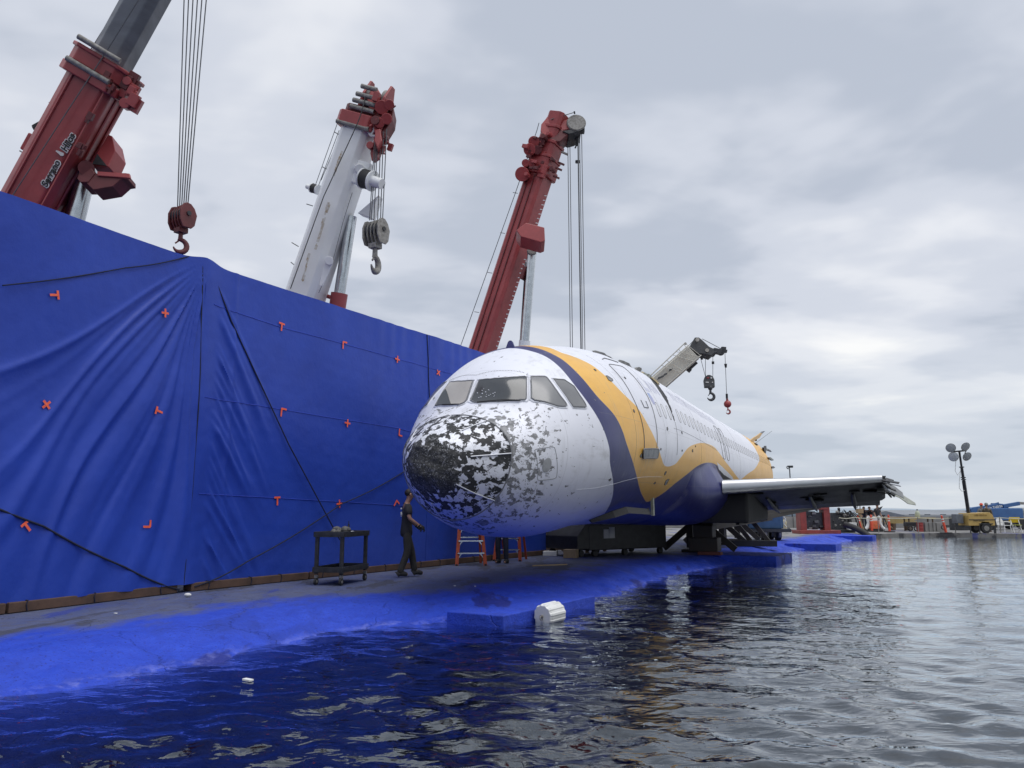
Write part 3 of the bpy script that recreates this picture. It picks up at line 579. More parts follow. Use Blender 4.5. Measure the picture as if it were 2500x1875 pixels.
M_green = pmat('primer_metal', (.34, .36, .30), (.20, .21, .19), 9, .55, metal=.3)
M_dwing = pmat('shaded_wing_grey', (.060, .062, .066), (.030, .032, .035), 2.2, .55, stretch=(1, .4, 1), bump=.15)  # wing grey, darkened so the colour holds the underside's shade
M_slat = pmat('bare_slat_metal', (.52, .535, .56), (.42, .435, .46), 2.5, .34, metal=.75, stretch=(.4, 1, 1))
M_navy = pmat('navy_fairing_paint', (.032, .036, .18), (.022, .026, .13), 1.2, .28, coat=.3)

def surf_line(pts, r, name, mat, parent, off=.0, step=.06, closed=False, n=5):
    P = [np.array(p, float) for p in pts]; out = []; seq = list(zip(P, P[1:] + ([P[0]] if closed else [])))
    for a, b in seq[:len(P) if closed else len(P) - 1]:
        k = max(1, int(math.hypot(b[0] - a[0], (b[1] - a[1]) * KG) / step))
        for i in range(k): q = a + (b - a) * i / k; out.append(fpt(q[0], q[1], off))
    if not closed: out.append(fpt(P[-1][0], P[-1][1], off))
    m = MB(); m.tube(out, r, n, closed); return m.build(name, mat, parent, smooth=True, local=True)
def round_poly(pts, r, n=4):
    P = [np.array((a, b * KG)) for a, b in pts]; out = []
    for i in range(len(P)):
        a, p, b = P[i - 1], P[i], P[(i + 1) % len(P)]; da = a - p; db = b - p; ra = min(r, np.linalg.norm(da) * .45); rb = min(r, np.linalg.norm(db) * .45)
        q0 = p + da / np.linalg.norm(da) * ra; q1 = p + db / np.linalg.norm(db) * rb
        for k in range(n + 1): t = k / n; out.append((1 - t) ** 2 * q0 + 2 * t * (1 - t) * p + t * t * q1)
    return [(x, y / KG) for x, y in out]
def surf_patch(poly, off, name, mat, parent, cuts=2, thick=.0):
    bm = bmesh.new(); vs = [bm.verts.new((a, b * KG, 0)) for a, b in poly]; f = bm.faces.new(vs); bmesh.ops.triangulate(bm, faces=[f])
    for _ in range(cuts): bmesh.ops.subdivide_edges(bm, edges=[e for e in bm.edges if e.calc_length() > .06], cuts=1); bmesh.ops.triangulate(bm, faces=[f for f in bm.faces if len(f.verts) > 3])
    for v in bm.verts: p = fpt(v.co.x, v.co.y / KG, off); v.co = V(p)
    bmesh.ops.recalc_face_normals(bm, faces=bm.faces)
    me = bpy.data.meshes.new(name); bm.to_mesh(me); bm.free()
    ref = fpt(poly[0][0], poly[0][1], .5) - fpt(poly[0][0], poly[0][1], 0)
    if sum(p.normal.dot(V(ref)) for p in me.polygons) < 0: me.flip_normals()
    o = obj(name, me, mat, parent, smooth=True); return o

def build_plane():
    pl = thing('airliner_fuselage', 'battered white airliner hull with gold and navy bands, flaked black nose and one broken wing', 'airliner', matrix=PM)
    s1 = [0]
    while s1[-1] < S_END:
        s = s1[-1]; s1.append(s + (.012 if s < .15 else .03 if s < 1.2 else .05 if s < 4.2 else .035 if 7.9 < s < 9.4 else .075))
    ss = np.array(s1); ss[0] = 1e-4; ph = np.linspace(-math.pi, math.pi, 241)[:-1]
    Sg, Pg = np.meshgrid(ss, ph, indexing='ij'); Pts = floc(Sg, Pg)
    fold = np.degrees(np.where(np.abs(Pg) > math.pi / 2, np.sign(Pg) * math.pi - Pg, Pg)); Q = np.stack([Sg.ravel(), fold.ravel() * KG], 1)
    gold = np.maximum(sdf(Q, GOLD), sdf(Q, GOLD2)); navy = sdf(Q, NAVY); tear = sdf(Q, TEAR); tear = np.where(np.abs(Pg.ravel()) > math.pi / 2, np.where(fold.ravel() > 62, tear, -1), tear)
    # dented tip, sunk tear
    tipc = fpt(.22, 48, 0); tipc = np.array([.06, .04, -.74]); dist = np.linalg.norm((Pts - tipc) * np.array([1, .8, 1]), axis=-1)
    Pts = Pts.copy(); dent = np.exp(-(np.linalg.norm(Pts - np.array([.10, .02, -.58]), axis=-1) / .26) ** 2); Pts[..., 1] += .09 * dent
    lump = vnoise(Pts[..., 0], Pts[..., 2], 5., 21, 3); Pts[..., 1] += .030 * lump * np.clip(1.15 - dist * 1.5, 0, 1)
    tm = np.clip((tear.reshape(Sg.shape) + .02) / .05, 0, 1); ctr = np.stack([0 * Sg, Sg, 0 * Sg + .1], -1); Pts = Pts + (ctr - Pts) * (tm * .008)[..., None]
    me = grid_mesh('hull', Pts, close_v=True, flip=False); bm = bmesh.new(); bm.from_mesh(me); bm.verts.ensure_lookup_table()
    nl = len(ss); last = [bm.verts[(nl - 1) * 240 + j] for j in range(240)]
    bmesh.ops.recalc_face_normals(bm, faces=bm.faces); bm.to_mesh(me); bm.free(); me.polygons.foreach_set('use_smooth', [True] * len(me.polygons))
    flake = pchip(Sg, np.array([0, .5, .95, 1.05, 1.5, 1.9, 2.4, 3.2, 4.5, 40]), np.array([.505, .50, .495, .525, .555, .60, .645, .68, .70, .72]))
    pd = np.degrees(Pg); topm = np.exp(-((pd - 90) / 38) ** 2); flake = flake + topm * np.clip((Sg - 1.0) / .5, 0, 1) * np.clip(2.9 - Sg, 0, 1) * .045
    flake = flake - .028 * np.exp(-((pd + 8) / 42) ** 2) * np.clip((Sg - 1.0) / .1, 0, 1) * np.clip((2.3 - Sg) / .6, 0, 1)
    low = np.clip((-pd - 50) / 30, 0, 1) * (np.abs(pd) < 130); flake = flake + .005 * low * (Sg > .5)
    set_attr(me, 'gold', gold); set_attr(me, 'navy', navy); set_attr(me, 'tear', tear); set_attr(me, 'flake', flake); set_attr(me, 'radome', (Sg < 1.03).astype(float)); set_attr(me, 'tipd', dist)
    hull = obj('hull', me, M_skinp, pl)
    # closed torn rear end
    m = MB(); m.lathe([(1.9, S_END - .35), (.02, S_END - .36)], (0, 0, 0), (0, 1, 0), 40); m.build('bulkhead', M_green, pl, local=True)
    # radome joint and its lightning strips
    surf_line([(1.03, a) for a in np.linspace(-178, 178, 90)], .012, 'radome_joint', M_seal, hull, off=.003, closed=True)
    for a, s0, s1_ in ((97, .42, 1.0), (58, .36, 1.0), (3, .42, 1.02), (-42, .34, 1.02), (-100, .5, 1.0), (140, .4, 1.0)):
        surf_line([(s0, a), ((s0 + s1_) / 2, a - 2), (s1_, a - 3)], .010, 'diverter_strip', M_wpaint, hull, off=.012)
    # flight deck panes
    panes = (('windscreen', [(1.86,89.7),(1.86,86.8),(1.87,84.0),(1.87,81.3),(1.89,78.6),(1.9,76.0),(1.92,73.5),(1.94,71.1),(1.97,68.8),(2.0,66.7),(2.03,64.6),(2.07,62.7),(2.11,61),(2.11,59.5),(2.02,57.1),(1.95,54.8),(1.88,52.5),(1.83,50.6),(1.785,49),(1.76,49.3),(1.74,51.8),(1.71,54.5),(1.69,57.2),(1.67,59.9),(1.65,62.7),(1.63,65.4),(1.61,68.2),(1.6,71.1),(1.59,73.9),(1.57,76.7),(1.56,79.7),(1.55,82.6),(1.56,87.4),(1.6,91.1),(1.66,91.0),(1.71,90.6),(1.75,90.3),(1.8,90.0)], M_glass),
             ('windscreen', [(2.06,116.8),(1.98,112.3),(1.94,108.4),(1.9,104.7),(1.88,101.2),(1.87,97.9),(1.86,94.8),(1.81,94.7),(1.76,94.8),(1.71,94.9),(1.67,95.0),(1.62,94.9),(1.57,96.2),(1.54,99.3),(1.56,103.2),(1.58,107.3),(1.61,111.4),(1.64,115.8),(1.67,120.1),(1.7,124.8),(1.74,123.4),(1.78,122.0),(1.82,120.8),(1.87,119.6),(1.92,118.4),(1.98,117.5)], M_beige),
             ('side_window', [(2.18,57.6),(2.24,55.4),(2.3,53.4),(2.36,51.6),(2.375,50.3),(2.35,47.4),(2.33,44.5),(2.31,41.6),(2.3,38.7),(2.29,35.9),(2.29,33.1),(2.3,30.4),(2.305,28),(2.27,26.9),(2.19,28.0),(2.12,29.2),(2.06,31.3),(2.0,33.7),(1.95,36.2),(1.89,39.1),(1.84,42.4),(1.83,45.5),(1.88,47.6),(1.94,50.0),(2.01,52.4),(2.08,55.0)], M_glass2),
             ('side_window', [(2.46,46.8),(2.54,44.7),(2.64,42.7),(2.66,40.6),(2.69,38.5),(2.72,36.4),(2.71,34.1),(2.71,31.8),(2.71,29.5),(2.72,27.3),(2.73,25.1),(2.735,23),(2.7,22.2),(2.6,23.0),(2.51,23.9),(2.42,24.8),(2.41,27.1),(2.4,29.5),(2.4,31.9),(2.4,34.3),(2.4,36.7),(2.41,39.2),(2.42,41.7),(2.44,44.2)], M_glass2),
             ('side_window', round_poly([(2.20, 122), (2.40, 128), (2.32, 151), (2.1, 151), (1.86, 136)], .05), M_glass2))
    for nm, q, mt in panes:
        o = surf_patch(q, .014, nm, mt, pl, cuts=5); surf_line(q, .013, 'frame', M_seal, o, off=.010, closed=True, step=.05)
        c = np.mean(np.array(q), 0); q2 = [((a - c[0]) * 1.10 + c[0], (b - c[1]) * 1.10 + c[1]) for a, b in q]; surf_line(q2, .011, 'frame', M_wpaint, o, off=.003, closed=True, step=.05)
    surf_patch([(1.58, 107.5), (1.88, 117.5), (1.80, 121.5), (1.69, 123.5), (1.65, 118)], .020, 'blind_edge', M_glass, pl)
    for a, b in (((1.56, 84), (1.74, 52)), ((1.54, 99), (1.66, 116))): surf_line([(a[0] - .03, a[1]), (b[0] - .03, b[1])], .010, 'wiper', M_black, pl, off=.03)
    for i in range(17):
        a = (1.60 + random.uniform(.02, .16), 90 - random.uniform(2, 17)); m = MB(); p = fpt(*a, .018); m.ball(p, random.uniform(.007, .013), 6, 4); m.build('rivet', M_wpaint, pl, local=True)
    rv = MB()
    for i in range(64):
        k = i / 63; rv.ball(fpt(np.interp(k, [0, .5, 1], [2.2, 1.98, 2.25]) , 64 + 62 * k, .003), .007, 5, 3)
    o = rv.build('rivet_row', M_seal, pl, local=True); o['kind'] = 'stuff'
    # static port with panel
    q = round_poly([(1.42, 1.5), (1.80, 1.5), (1.95, -21), (1.58, -23)], .07); surf_line(q, .005, 'access_panel', M_seal, pl, closed=True)
    surf_patch([(1.68 + .085 * math.cos(t), -11.5 + 5.2 * math.sin(t)) for t in np.linspace(0, 2 * math.pi, 19)[:-1]], .006, 'static_port', pmat('port_grey', (.36, .37, .39), (.28, .29, .30), 12, .4), pl)
    # lifting lug on the crown
    lug = [(-.10, -.03), (.10, -.03), (.08, .01), (.045, .10), (.02, .125), (-.02, .125), (-.045, .10), (-.08, .01)]; m = MB(); c = fpt(3.15, 90, 0); m.prism(lug, c + np.array([0, -.02, 0]), (1, 0, 0), (0, 0, 1), (0, 1, 0), .04); m.torus(c + np.array([0, 0, .085]), (0, 1, 0), .03, .012, 12, 6)
    m.build('lifting_lug', M_navy, pl, smooth=False, local=True)
    # passenger door
    q = round_poly([(5.10, 49.8), (6.20, 50.2), (6.28, 25), (6.20, 8), (6.14, -8.8), (5.16, -9), (5.12, 5), (5.0, 25)], .14)
    d = surf_line(q, .011, 'door', M_seal, pl, off=.002, closed=True); qq = round_poly([(5.02, -6.6), (6.24, -6.4), (6.22, -12.4), (5.10, -12.6)], .05)
    surf_patch(qq, .035, 'sill_plate', pmat('sill_grey', (.24, .25, .26), (.15, .16, .17), 8, .4, metal=.5), d); surf_line(qq, .014, 'sill_rim', M_seal, d, off=.03, closed=True)
    surf_line([(5.52, 22.8), (5.56, 18.4), (5.9, 18.2), (5.9, 22.5)], .010, 'handle', M_seal, d, off=.004)
    surf_line([(5.2, 55), (5.5, 57), (6.3, 55)], .012, 'rain_gutter', M_seal, pl, off=.006)
    # cabin windows
    M_win = pmat('blanked_window', (.74, .75, .80), (.70, .71, .76), 6, .3)
    for i in range(42):
        s = 6.80 + .515 * i
        if abs(s - 8.25) < .22 or s > 27.6: continue
        cdeg = np.interp(s, [6, 9, 14, 22, 28], [19, 19.8, 18.6, 17.4, 16.8]); el = [(s + .115 * math.copysign(abs(math.cos(t)) ** .75, math.cos(t)), cdeg + 4.7 * math.copysign(abs(math.sin(t)) ** .75, math.sin(t))) for t in np.linspace(0, 2 * math.pi, 17)[:-1]]
        o = surf_patch(el, .003, 'window', M_win if s < 23.9 else pmat('blanked_window_gold', (.70, .43, .12), (.64, .38, .10), 6, .35), pl, cuts=1)
        surf_line(el, .007, 'frame', M_seal if s < 23.9 else pmat('gold_seal', (.36, .24, .10), (.3, .2, .08), 9, .5), o, off=.0, closed=True, step=.3)
    for s in (14.62, 15.40):
        q = round_poly([(s - .27, 30), (s + .27, 30), (s + .25, .6), (s - .25, .6)], .16); surf_line(q, .009, 'overwing_exit', M_seal, pl, off=.002, closed=True)
    # seams
    surf_line([(2.55, -29), (3.7, -27.8), (5.5, -26), (7.3, -25)], .003, 'lap_seam', M_wpaint, pl, off=.002)
    surf_line([(8.19, 14), (8.17, 8), (8.10, 0), (8.08, -8)], .006, 'crack', M_black, pl, off=.0)
    surf_line([(7.9, 9.5), (9, 9.2), (11, 7.8), (13.5, 5.4)], .004, 'stringer_seam', M_seal, pl, off=.0)
    for s in (4.62, 7.0, 11.0, 18.0): surf_line([(s, a) for a in range(60, -24, -6)], .0025, 'frame_seam', M_seal, pl)
    # scars with torn edges
    for s, a, k in ((4.30, 36.8, .16), (3.95, 44, .05), (4.75, 16, .05), (6.5, -6, .05), (7.4, -22, .10), (7.9, -28, .16), (8.6, -4, .05), (9.8, -2, .07), (6.9, -30, .06), (5.0, -11, .09), (7.2, 8, .07), (5.35, 38, .05), (8.7, 8, .05), (10.2, 2, .04), (3.6, -24, .06)):
        q = [(s + k * random.uniform(.5, 1) * math.cos(t), a + k / KG * random.uniform(.3, .7) * math.sin(t)) for t in np.linspace(0, 2 * math.pi, 10)[:-1]]
        o = surf_patch(q, .004, 'scar', pmat('scar_metal', (.36, .37, .38), (.12, .12, .12), 18, .6), pl, cuts=1); surf_line(q, .006, 'torn_edge', M_black, o, off=.004, closed=True, step=.2)
    # pale lettering, broken by the tear
    M_let = pmat('faded_lilac_lettering', (.52, .54, .70), (.60, .62, .75), 5, .35)
    def strokes(lst, name='lettering'):
        for s0, a0, s1_, a1, w_ in lst:
            n = np.array([-(a1 - a0) * KG, s1_ - s0]); n /= np.linalg.norm(n); h = w_ / 2
            surf_patch([(s0 + n[0] * h, a0 + n[1] * h / KG), (s1_ + n[0] * h, a1 + n[1] * h / KG), (s1_ - n[0] * h, a1 - n[1] * h / KG), (s0 - n[0] * h, a0 - n[1] * h / KG)], .003, name, M_let, pl, cuts=2)
    strokes([(6.50, 41, 6.50, 32, .07), (6.47, 32.4, 6.85, 32.4, .09), (7.02, 32, 7.16, 41.5, .07), (7.16, 41.5, 7.34, 32, .07), (7.08, 35, 7.28, 35, .06), (7.50, 32, 7.50, 41.5, .07), (7.50, 41.5, 7.80, 32, .07), (7.80, 32, 7.80, 41.5, .07)])
    k = 9.35; random.seed(3)
    while k < 15.2:
        w_ = random.choice([.30, .36, .40]); strokes([(k, 33, k + random.choice([0, .12]), 42, .07)]); strokes([(k + w_, 33, k + w_ - random.choice([0, .12]), 42, .07)])
        if random.random() < .6: a = random.choice([33.3, 37.5, 41.7]); strokes([(k, a, k + w_, a, .06)])
        k += w_ + .22
    M_lb = pmat('pale_blue_emblem', (.40, .56, .78), (.30, .36, .66), 3, .35)
    surf_patch([(6.42, 29.4), (6.66, 29.6), (6.60, 26.2), (6.42, 25.8)], .003, 'emblem', M_lb, pl); surf_patch([(6.66, 28.6), (6.72, 26), (6.70, 22.2), (6.52, 21.8), (6.44, 25)], .0035, 'emblem', pmat('lilac_emblem', (.40, .42, .66), (.34, .36, .60), 3, .35), pl)
    # torn skin along the spine
    random.seed(5)
    for s, a, l, h in ((6.5, 67, 1.5, .055), (7.7, 62, 1.2, .065), (8.35, 58, .5, .10), (9.0, 55, .9, .06)):
        m = MB(); base = [fpt(s + l * t - l / 2, a + random.uniform(-.6, .6), .0) for t in np.linspace(0, 1, 7)]; top = [fpt(s + l * t - l / 2, a + random.uniform(0, 2), h * random.uniform(.4, 1) * math.sin(math.pi * (t * .9 + .05)) + .01) for t in np.linspace(0, 1, 7)]
        th = np.array([-.015, 0, .01]); vs = base + top + [b + th for b in base] + [b + th for b in top]; fs = []
        for i in range(6): fs += [(i, i + 1, 8 + i, 7 + i), (14 + i, 21 + i, 22 + i, 15 + i), (7 + i, 8 + i, 22 + i, 21 + i)]
        m.add(vs, fs); m.build('torn_skin', M_green if s > 8.5 else pmat('torn_dark_metal', (.12, .12, .125), (.22, .22, .21), 9, .6, metal=.3), pl, local=True)
    surf_line([(9.28, 64), (9.22, 56), (9.1, 50), (8.95, 46)], .03, 'torn_lip', pmat('lining_yellow', (.50, .42, .26), (.35, .28, .16), 8, .8), pl, off=.01)
    # stump of the tail fin and torn tail frames
    def plate(poly, th, name, mat, x=0.):
        m = MB(); m.prism([(a, b) for a, b in poly], (x - th / 2, 0, 0), (0, 1, 0), (0, 0, 1), (1, 0, 0), th); return m.build(name, mat, pl, local=True)
    def lpx(u, v, lat):                   # photo direction met with a lengthwise plane of the hull
        o_ = PM.inverted() @ V(O); e_ = PM.inverted() @ V(O + ray(u, v)); d_ = e_ - o_; k_ = (lat - o_.x) / d_.x; q_ = o_ + d_ * k_; return (q_.y, q_.z)
    zt_ = lambda l: [lpx(1760 + x * .09643, 1020 + y * .09643, 1.38) for x, y in l]
    plate(zt_([(735, 575), (800, 620), (870, 560), (960, 510), (1035, 400), (1000, 385), (930, 440), (830, 500)]), .06, 'fin_root', pmat('gold_paint', (.68, .40, .10), (.6, .35, .08), 4, .4), 1.38)
    plate(zt_([(1035, 400), (1110, 335), (1040, 345), (1000, 385)]), .06, 'fin_root_tip', pmat('slate_paint', (.20, .21, .24), (.15, .16, .18), 4, .5), 1.38)
    (y0_, z0_), (y1_, z1_) = zt_([(885, 640), (1290, 335)]); m = MB(); m.tube([(1.38, y0_, z0_), (1.38, y1_, z1_)], .010, 5); m.build('control_rod', M_seal, pl, local=True)
    for poly, mt, lt in (([(1060, 750), (1100, 755), (1112, 710), (1130, 710), (1135, 800), (1115, 915), (1080, 850)], M_dsteel, 1.66), ([(1130, 770), (1165, 790), (1160, 830), (1130, 830)], M_green, 1.66), ([(1160, 785), (1230, 815), (1270, 865), (1235, 850), (1165, 825)], M_seal, 1.66), ([(1190, 1000), (1235, 995), (1325, 1070), (1290, 1085), (1230, 1050)], M_green, 1.86), ([(1275, 1235), (1310, 1225), (1355, 1260), (1310, 1285), (1280, 1285)], M_seal, 1.95), ([(860, 645), (900, 660), (925, 695), (905, 690)], M_dsteel, 1.5), ([(865, 555), (890, 545), (890, 590)], M_dsteel, 1.40)):
        plate([lpx(1760 + x * .09643, 1020 + y * .09643, lt) for x, y in poly], .08, 'torn_frame', mt, lt)
    # wing root fairing
    rows = []; fa0 = lambda q: np.interp(q, [10.2, 11.1, 12, 13, 13.8, 15.2, 16.6], [-14, -11.5, -6.5, -6.5, -11.5, -19, -28])
    for s in np.linspace(10.2, 16.4, 60):
        k = math.sin(math.pi * np.clip((s - 10.2) / 6.2, 0, 1)) ** .6; row = []; a0 = fa0(s)
        for a in np.linspace(a0, -100, 48):
            t_ = np.clip((a0 - a) / 22, 0, 1); bul = .60 * k * (t_ * t_ * (3 - 2 * t_)) * math.exp(-(max(0, -36 - a) / 34) ** 2); p = fpt(s, a, 0); q = fpt(s, a, 1) - p; row.append(p + q * (bul - .004))
        rows.append(row)
    Pf = np.array(rows); me = grid_mesh('fairing', Pf); bm = bmesh.new(); bm.from_mesh(me); bmesh.ops.recalc_face_normals(bm, faces=bm.faces); bm.to_mesh(me); bm.free()
    pass
    set_attr(me, 'gold', np.full(len(me.vertices), -1.)); set_attr(me, 'navy', np.full(len(me.vertices), 1.)); set_attr(me, 'tear', np.full(len(me.vertices), -1.)); set_attr(me, 'flake', np.full(len(me.vertices), .72)); set_attr(me, 'radome', np.zeros(len(me.vertices))); set_attr(me, 'tipd', np.full(len(me.vertices), 9.))
    fa = obj('wing_root_fairing', me, M_skinp, pl)
    # pale curved panel over the wing root with a black patch as the shade of the gap below
    surf_patch([(12.75, -5.5), (13.6, -7.5), (14.6, -10.5), (15.9, -14.5), (16.2, -17), (15.2, -16), (14.0, -14), (13.2, -11)], .10, 'root_panel', M_wpaint, pl, cuts=4)
    surf_patch([(13.1, -11), (14.0, -14), (15.2, -16), (16.2, -17), (16.3, -24), (15.0, -21), (13.8, -17)], .13, 'root_gap_shade', M_black, pl, cuts=4)
    # ---- wing
    Y0, Y1 = 2.15, 6.35
    def wing_pt(y, c, side):          # c: 0 leading .. 1 trailing
        le = 12.25 + (y - 2.3) * math.tan(R(27)); ch = 6.2 - (y - 2.3) * .42; z0 = -.80 + (y - 2.3) * .045; t = .60 - (y - 2.3) * .035
        th = t * (2.2 * math.sqrt(max(c, 0)) - 1.6 * c - .6 * c ** 2) * .62; droop = -.80 * max(0, c - .05) ** 1.25
        return np.array([y, le + ch * c, z0 + droop + (th * .62 if side > 0 else -th * .52)])
    def wing_mesh(name, mat, c0, c1, y0, y1, nc=14, ny=10, jag=0., par=None):
        ys = np.linspace(y0, y1, ny); cu = np.concatenate([c0 + (c1 - c0) * (np.linspace(1, 0, nc) ** 1.7), (c0 + (c1 - c0) * (np.linspace(0, 1, nc) ** 1.7))[1:]]); side = np.r_[np.ones(nc), -np.ones(nc - 1)]
        rows = []
        for i, y in enumerate(ys): rows.append([wing_pt(y + (jag * random.uniform(-1, 1) if i == ny - 1 else 0), c, sd_) for c, sd_ in zip(cu, side)])
        P = np.array(rows); me = grid_mesh(name, P, close_v=True); bm = bmesh.new(); bm.from_mesh(me); bm.verts.ensure_lookup_table(); k = len(cu)
        bm.faces.new([bm.verts[j] for j in range(k)]); bm.faces.new([bm.verts[(ny - 1) * k + j] for j in range(k)]); bmesh.ops.recalc_face_normals(bm, faces=bm.faces); bm.to_mesh(me); bm.free(); me.polygons.foreach_set('use_smooth', [len(p.vertices) == 4 for p in me.polygons])
        try: me.set_sharp_from_angle(angle=R(40))
        except Exception: pass
        return obj(name, me, mat, par or pl)
    def build_slat():
        rows = []
        for i, y in enumerate(np.linspace(Y0 + .12, Y1 - .05, 12)):
            le = 12.25 + (y - 2.3) * math.tan(R(27)); r_ = np.interp(y, [2.1, 6.4], [.205, .10]); zc_ = -.80 + (y - 2.3) * .045 + np.interp(y, [2.1, 6.4], [-.045, .0]); row = []
            for t in np.linspace(-92, 92, 17): row.append((y, le + .16 - r_ * .95 * math.cos(R(t)), zc_ + r_ * math.sin(R(t))))
            row.append((y, le + .55, zc_ + r_ * 1.02)); row.append((y, le + .55, zc_ + r_ * .6)); row.append((y, le + .20, zc_ - r_ * .5)); rows.append(row)
        P = np.array(rows); me = grid_mesh('slat', P, close_v=True); bm = bmesh.new(); bm.from_mesh(me); bm.verts.ensure_lookup_table(); k = P.shape[1]
        bm.faces.new([bm.verts[j] for j in range(k)]); bm.faces.new([bm.verts[11 * k + j] for j in range(k)]); bmesh.ops.recalc_face_normals(bm, faces=bm.faces); bm.to_mesh(me); bm.free(); me.polygons.foreach_set('use_smooth', [len(p.vertices) == 4 for p in me.polygons])
        try: me.set_sharp_from_angle(angle=R(40))
        except Exception: pass
        return obj('slat', me, M_slat, wg)
    wg = wing_mesh('wing', M_dwing, .055, .80, Y0, Y1, jag=.06); build_slat()
    wing_mesh('flap', pmat('flap_grey', (.12, .125, .13), (.07, .073, .077), 3, .5), .81, 1.0, Y0, Y1 - .1, par=wg)
    random.seed(12)
    for y in (3.1, 4.3, 5.5):
        m = MB(); a = wing_pt(y, .42, -1); b = wing_pt(y, 1.02, -1); m.tube([a + np.array([0, 0, -.03]), (a + b) / 2 + np.array([0, 0, -.10]), b + np.array([0, .2, -.10])], [.04, .085, .02], 10); m.build('flap_track', M_dwing, wg, smooth=True, local=True)
    for i in range(12):
        y = random.uniform(2.6, 6.0); c = random.uniform(.15, .7); a = wing_pt(y, c, -1) + np.array([0, 0, -.004]); m = MB(); m.box(a, (random.uniform(.15, .6), random.uniform(.2, .7), .012), Matrix.Rotation(R(-6), 3, 'X')); m.build('access_panel', random.choice([M_dwing, M_dsteel, M_seal]), wg, local=True)
    # broken wing tip: ribs, skins and a hanging strip
    for i in range(16):
        c = random.uniform(.01, .30); sd_ = random.choice((-1, 1)); a = wing_pt(Y1 - .05, c, sd_); l = random.uniform(.15, .5) * (1 - c); m = MB(); b = a + np.array([l, random.uniform(-.1, .2), random.uniform(-.22, .03) - c * .3]); m.bar(a, b, random.uniform(.02, .05), random.uniform(.05, .18), (0, 1, .3)); m.build('torn_rib', random.choice([M_dsteel, M_green, M_slat, M_dwing]), wg, local=True)
    def strip(pts, w_, name, mat, th=.02):
        m = MB(); vs = []; fs = []
        for i, p in enumerate(pts):
            p = np.array(p); k = np.array([0, w_[i] / 2, w_[i] * .12]); vs += [p - k, p + k, p + k + np.array([0, 0, th]), p - k + np.array([0, 0, th])]
        for i in range(len(pts) - 1):
            for j in range(4): fs.append((4 * i + j, 4 * i + (j + 1) % 4, 4 * i + 4 + (j + 1) % 4, 4 * i + 4 + j))
        fs += [(3, 2, 1, 0), (4 * len(pts) - 4, 4 * len(pts) - 3, 4 * len(pts) - 2, 4 * len(pts) - 1)]; m.add(vs, fs); m.build(name, mat, wg, local=True)
    a = wing_pt(Y1, .30, -1); strip([a + np.array([-.2, 0, .05]), a + np.array([.12, .1, .02]), a + np.array([.32, .1, -.10]), a + np.array([.50, .2, -.24])], [1.5, 1.3, 1.0, .7], 'torn_skin', pmat('torn_grey_skin', (.16, .17, .175), (.11, .115, .12), 4, .5))
    a = wing_pt(Y1, .52, -1); strip([a + np.array([-.2, 0, .12]), a + np.array([.2, .0, .06]), a + np.array([.42, .1, -.06]), a + np.array([.62, .1, -.22]), a + np.array([.85, .2, -.33])], [.8, .8, .7, .8, .25], 'torn_skin', M_green)
    # bent plate under the chin
    m = MB(); q = [fpt(5.0, -64, .02), fpt(5.3, -52, .06), fpt(5.7, -47, .10), fpt(7.6, -49, .12), fpt(7.9, -50, .06)]; q2 = [p + np.array([.05, 0, -.13 + .08 * (i == 0)]) for i, p in enumerate(q)]; vs = q + q2 + [p + np.array([-.03, 0, 0]) for p in q] + [p + np.array([-.03, 0, 0]) for p in q2]; fs = []
    for i in range(4): fs += [(i, i + 1, 6 + i, 5 + i), (10 + i, 15 + i, 16 + i, 11 + i), (i, 10 + i, 11 + i, i + 1), (5 + i, 6 + i, 16 + i, 15 + i)]
    fs += [(0, 5, 15, 10), (4, 14, 19, 9)]
    m.add(vs, fs); m.build('bent_plate', M_black, pl, local=True)
    m = MB(); p = fpt(7.75, -48, .1); m.box(p + np.array([.05, 0, .02]), (.06, .10, .42)); m.build('plate_bracket', M_green, pl, local=True)
    # black box added to fill in the shade under the wing root
    m = MB(); m.box((1.95, 15.6, -1.42), (1.7, 4.8, .85)); m.build('wing_root_dark_fill', pmat('under_wing_shade_black', (.014, .014, .016), (.02, .02, .022), 4, .8), pl, bevel=.08, local=True)
    return pl
plane = build_plane()

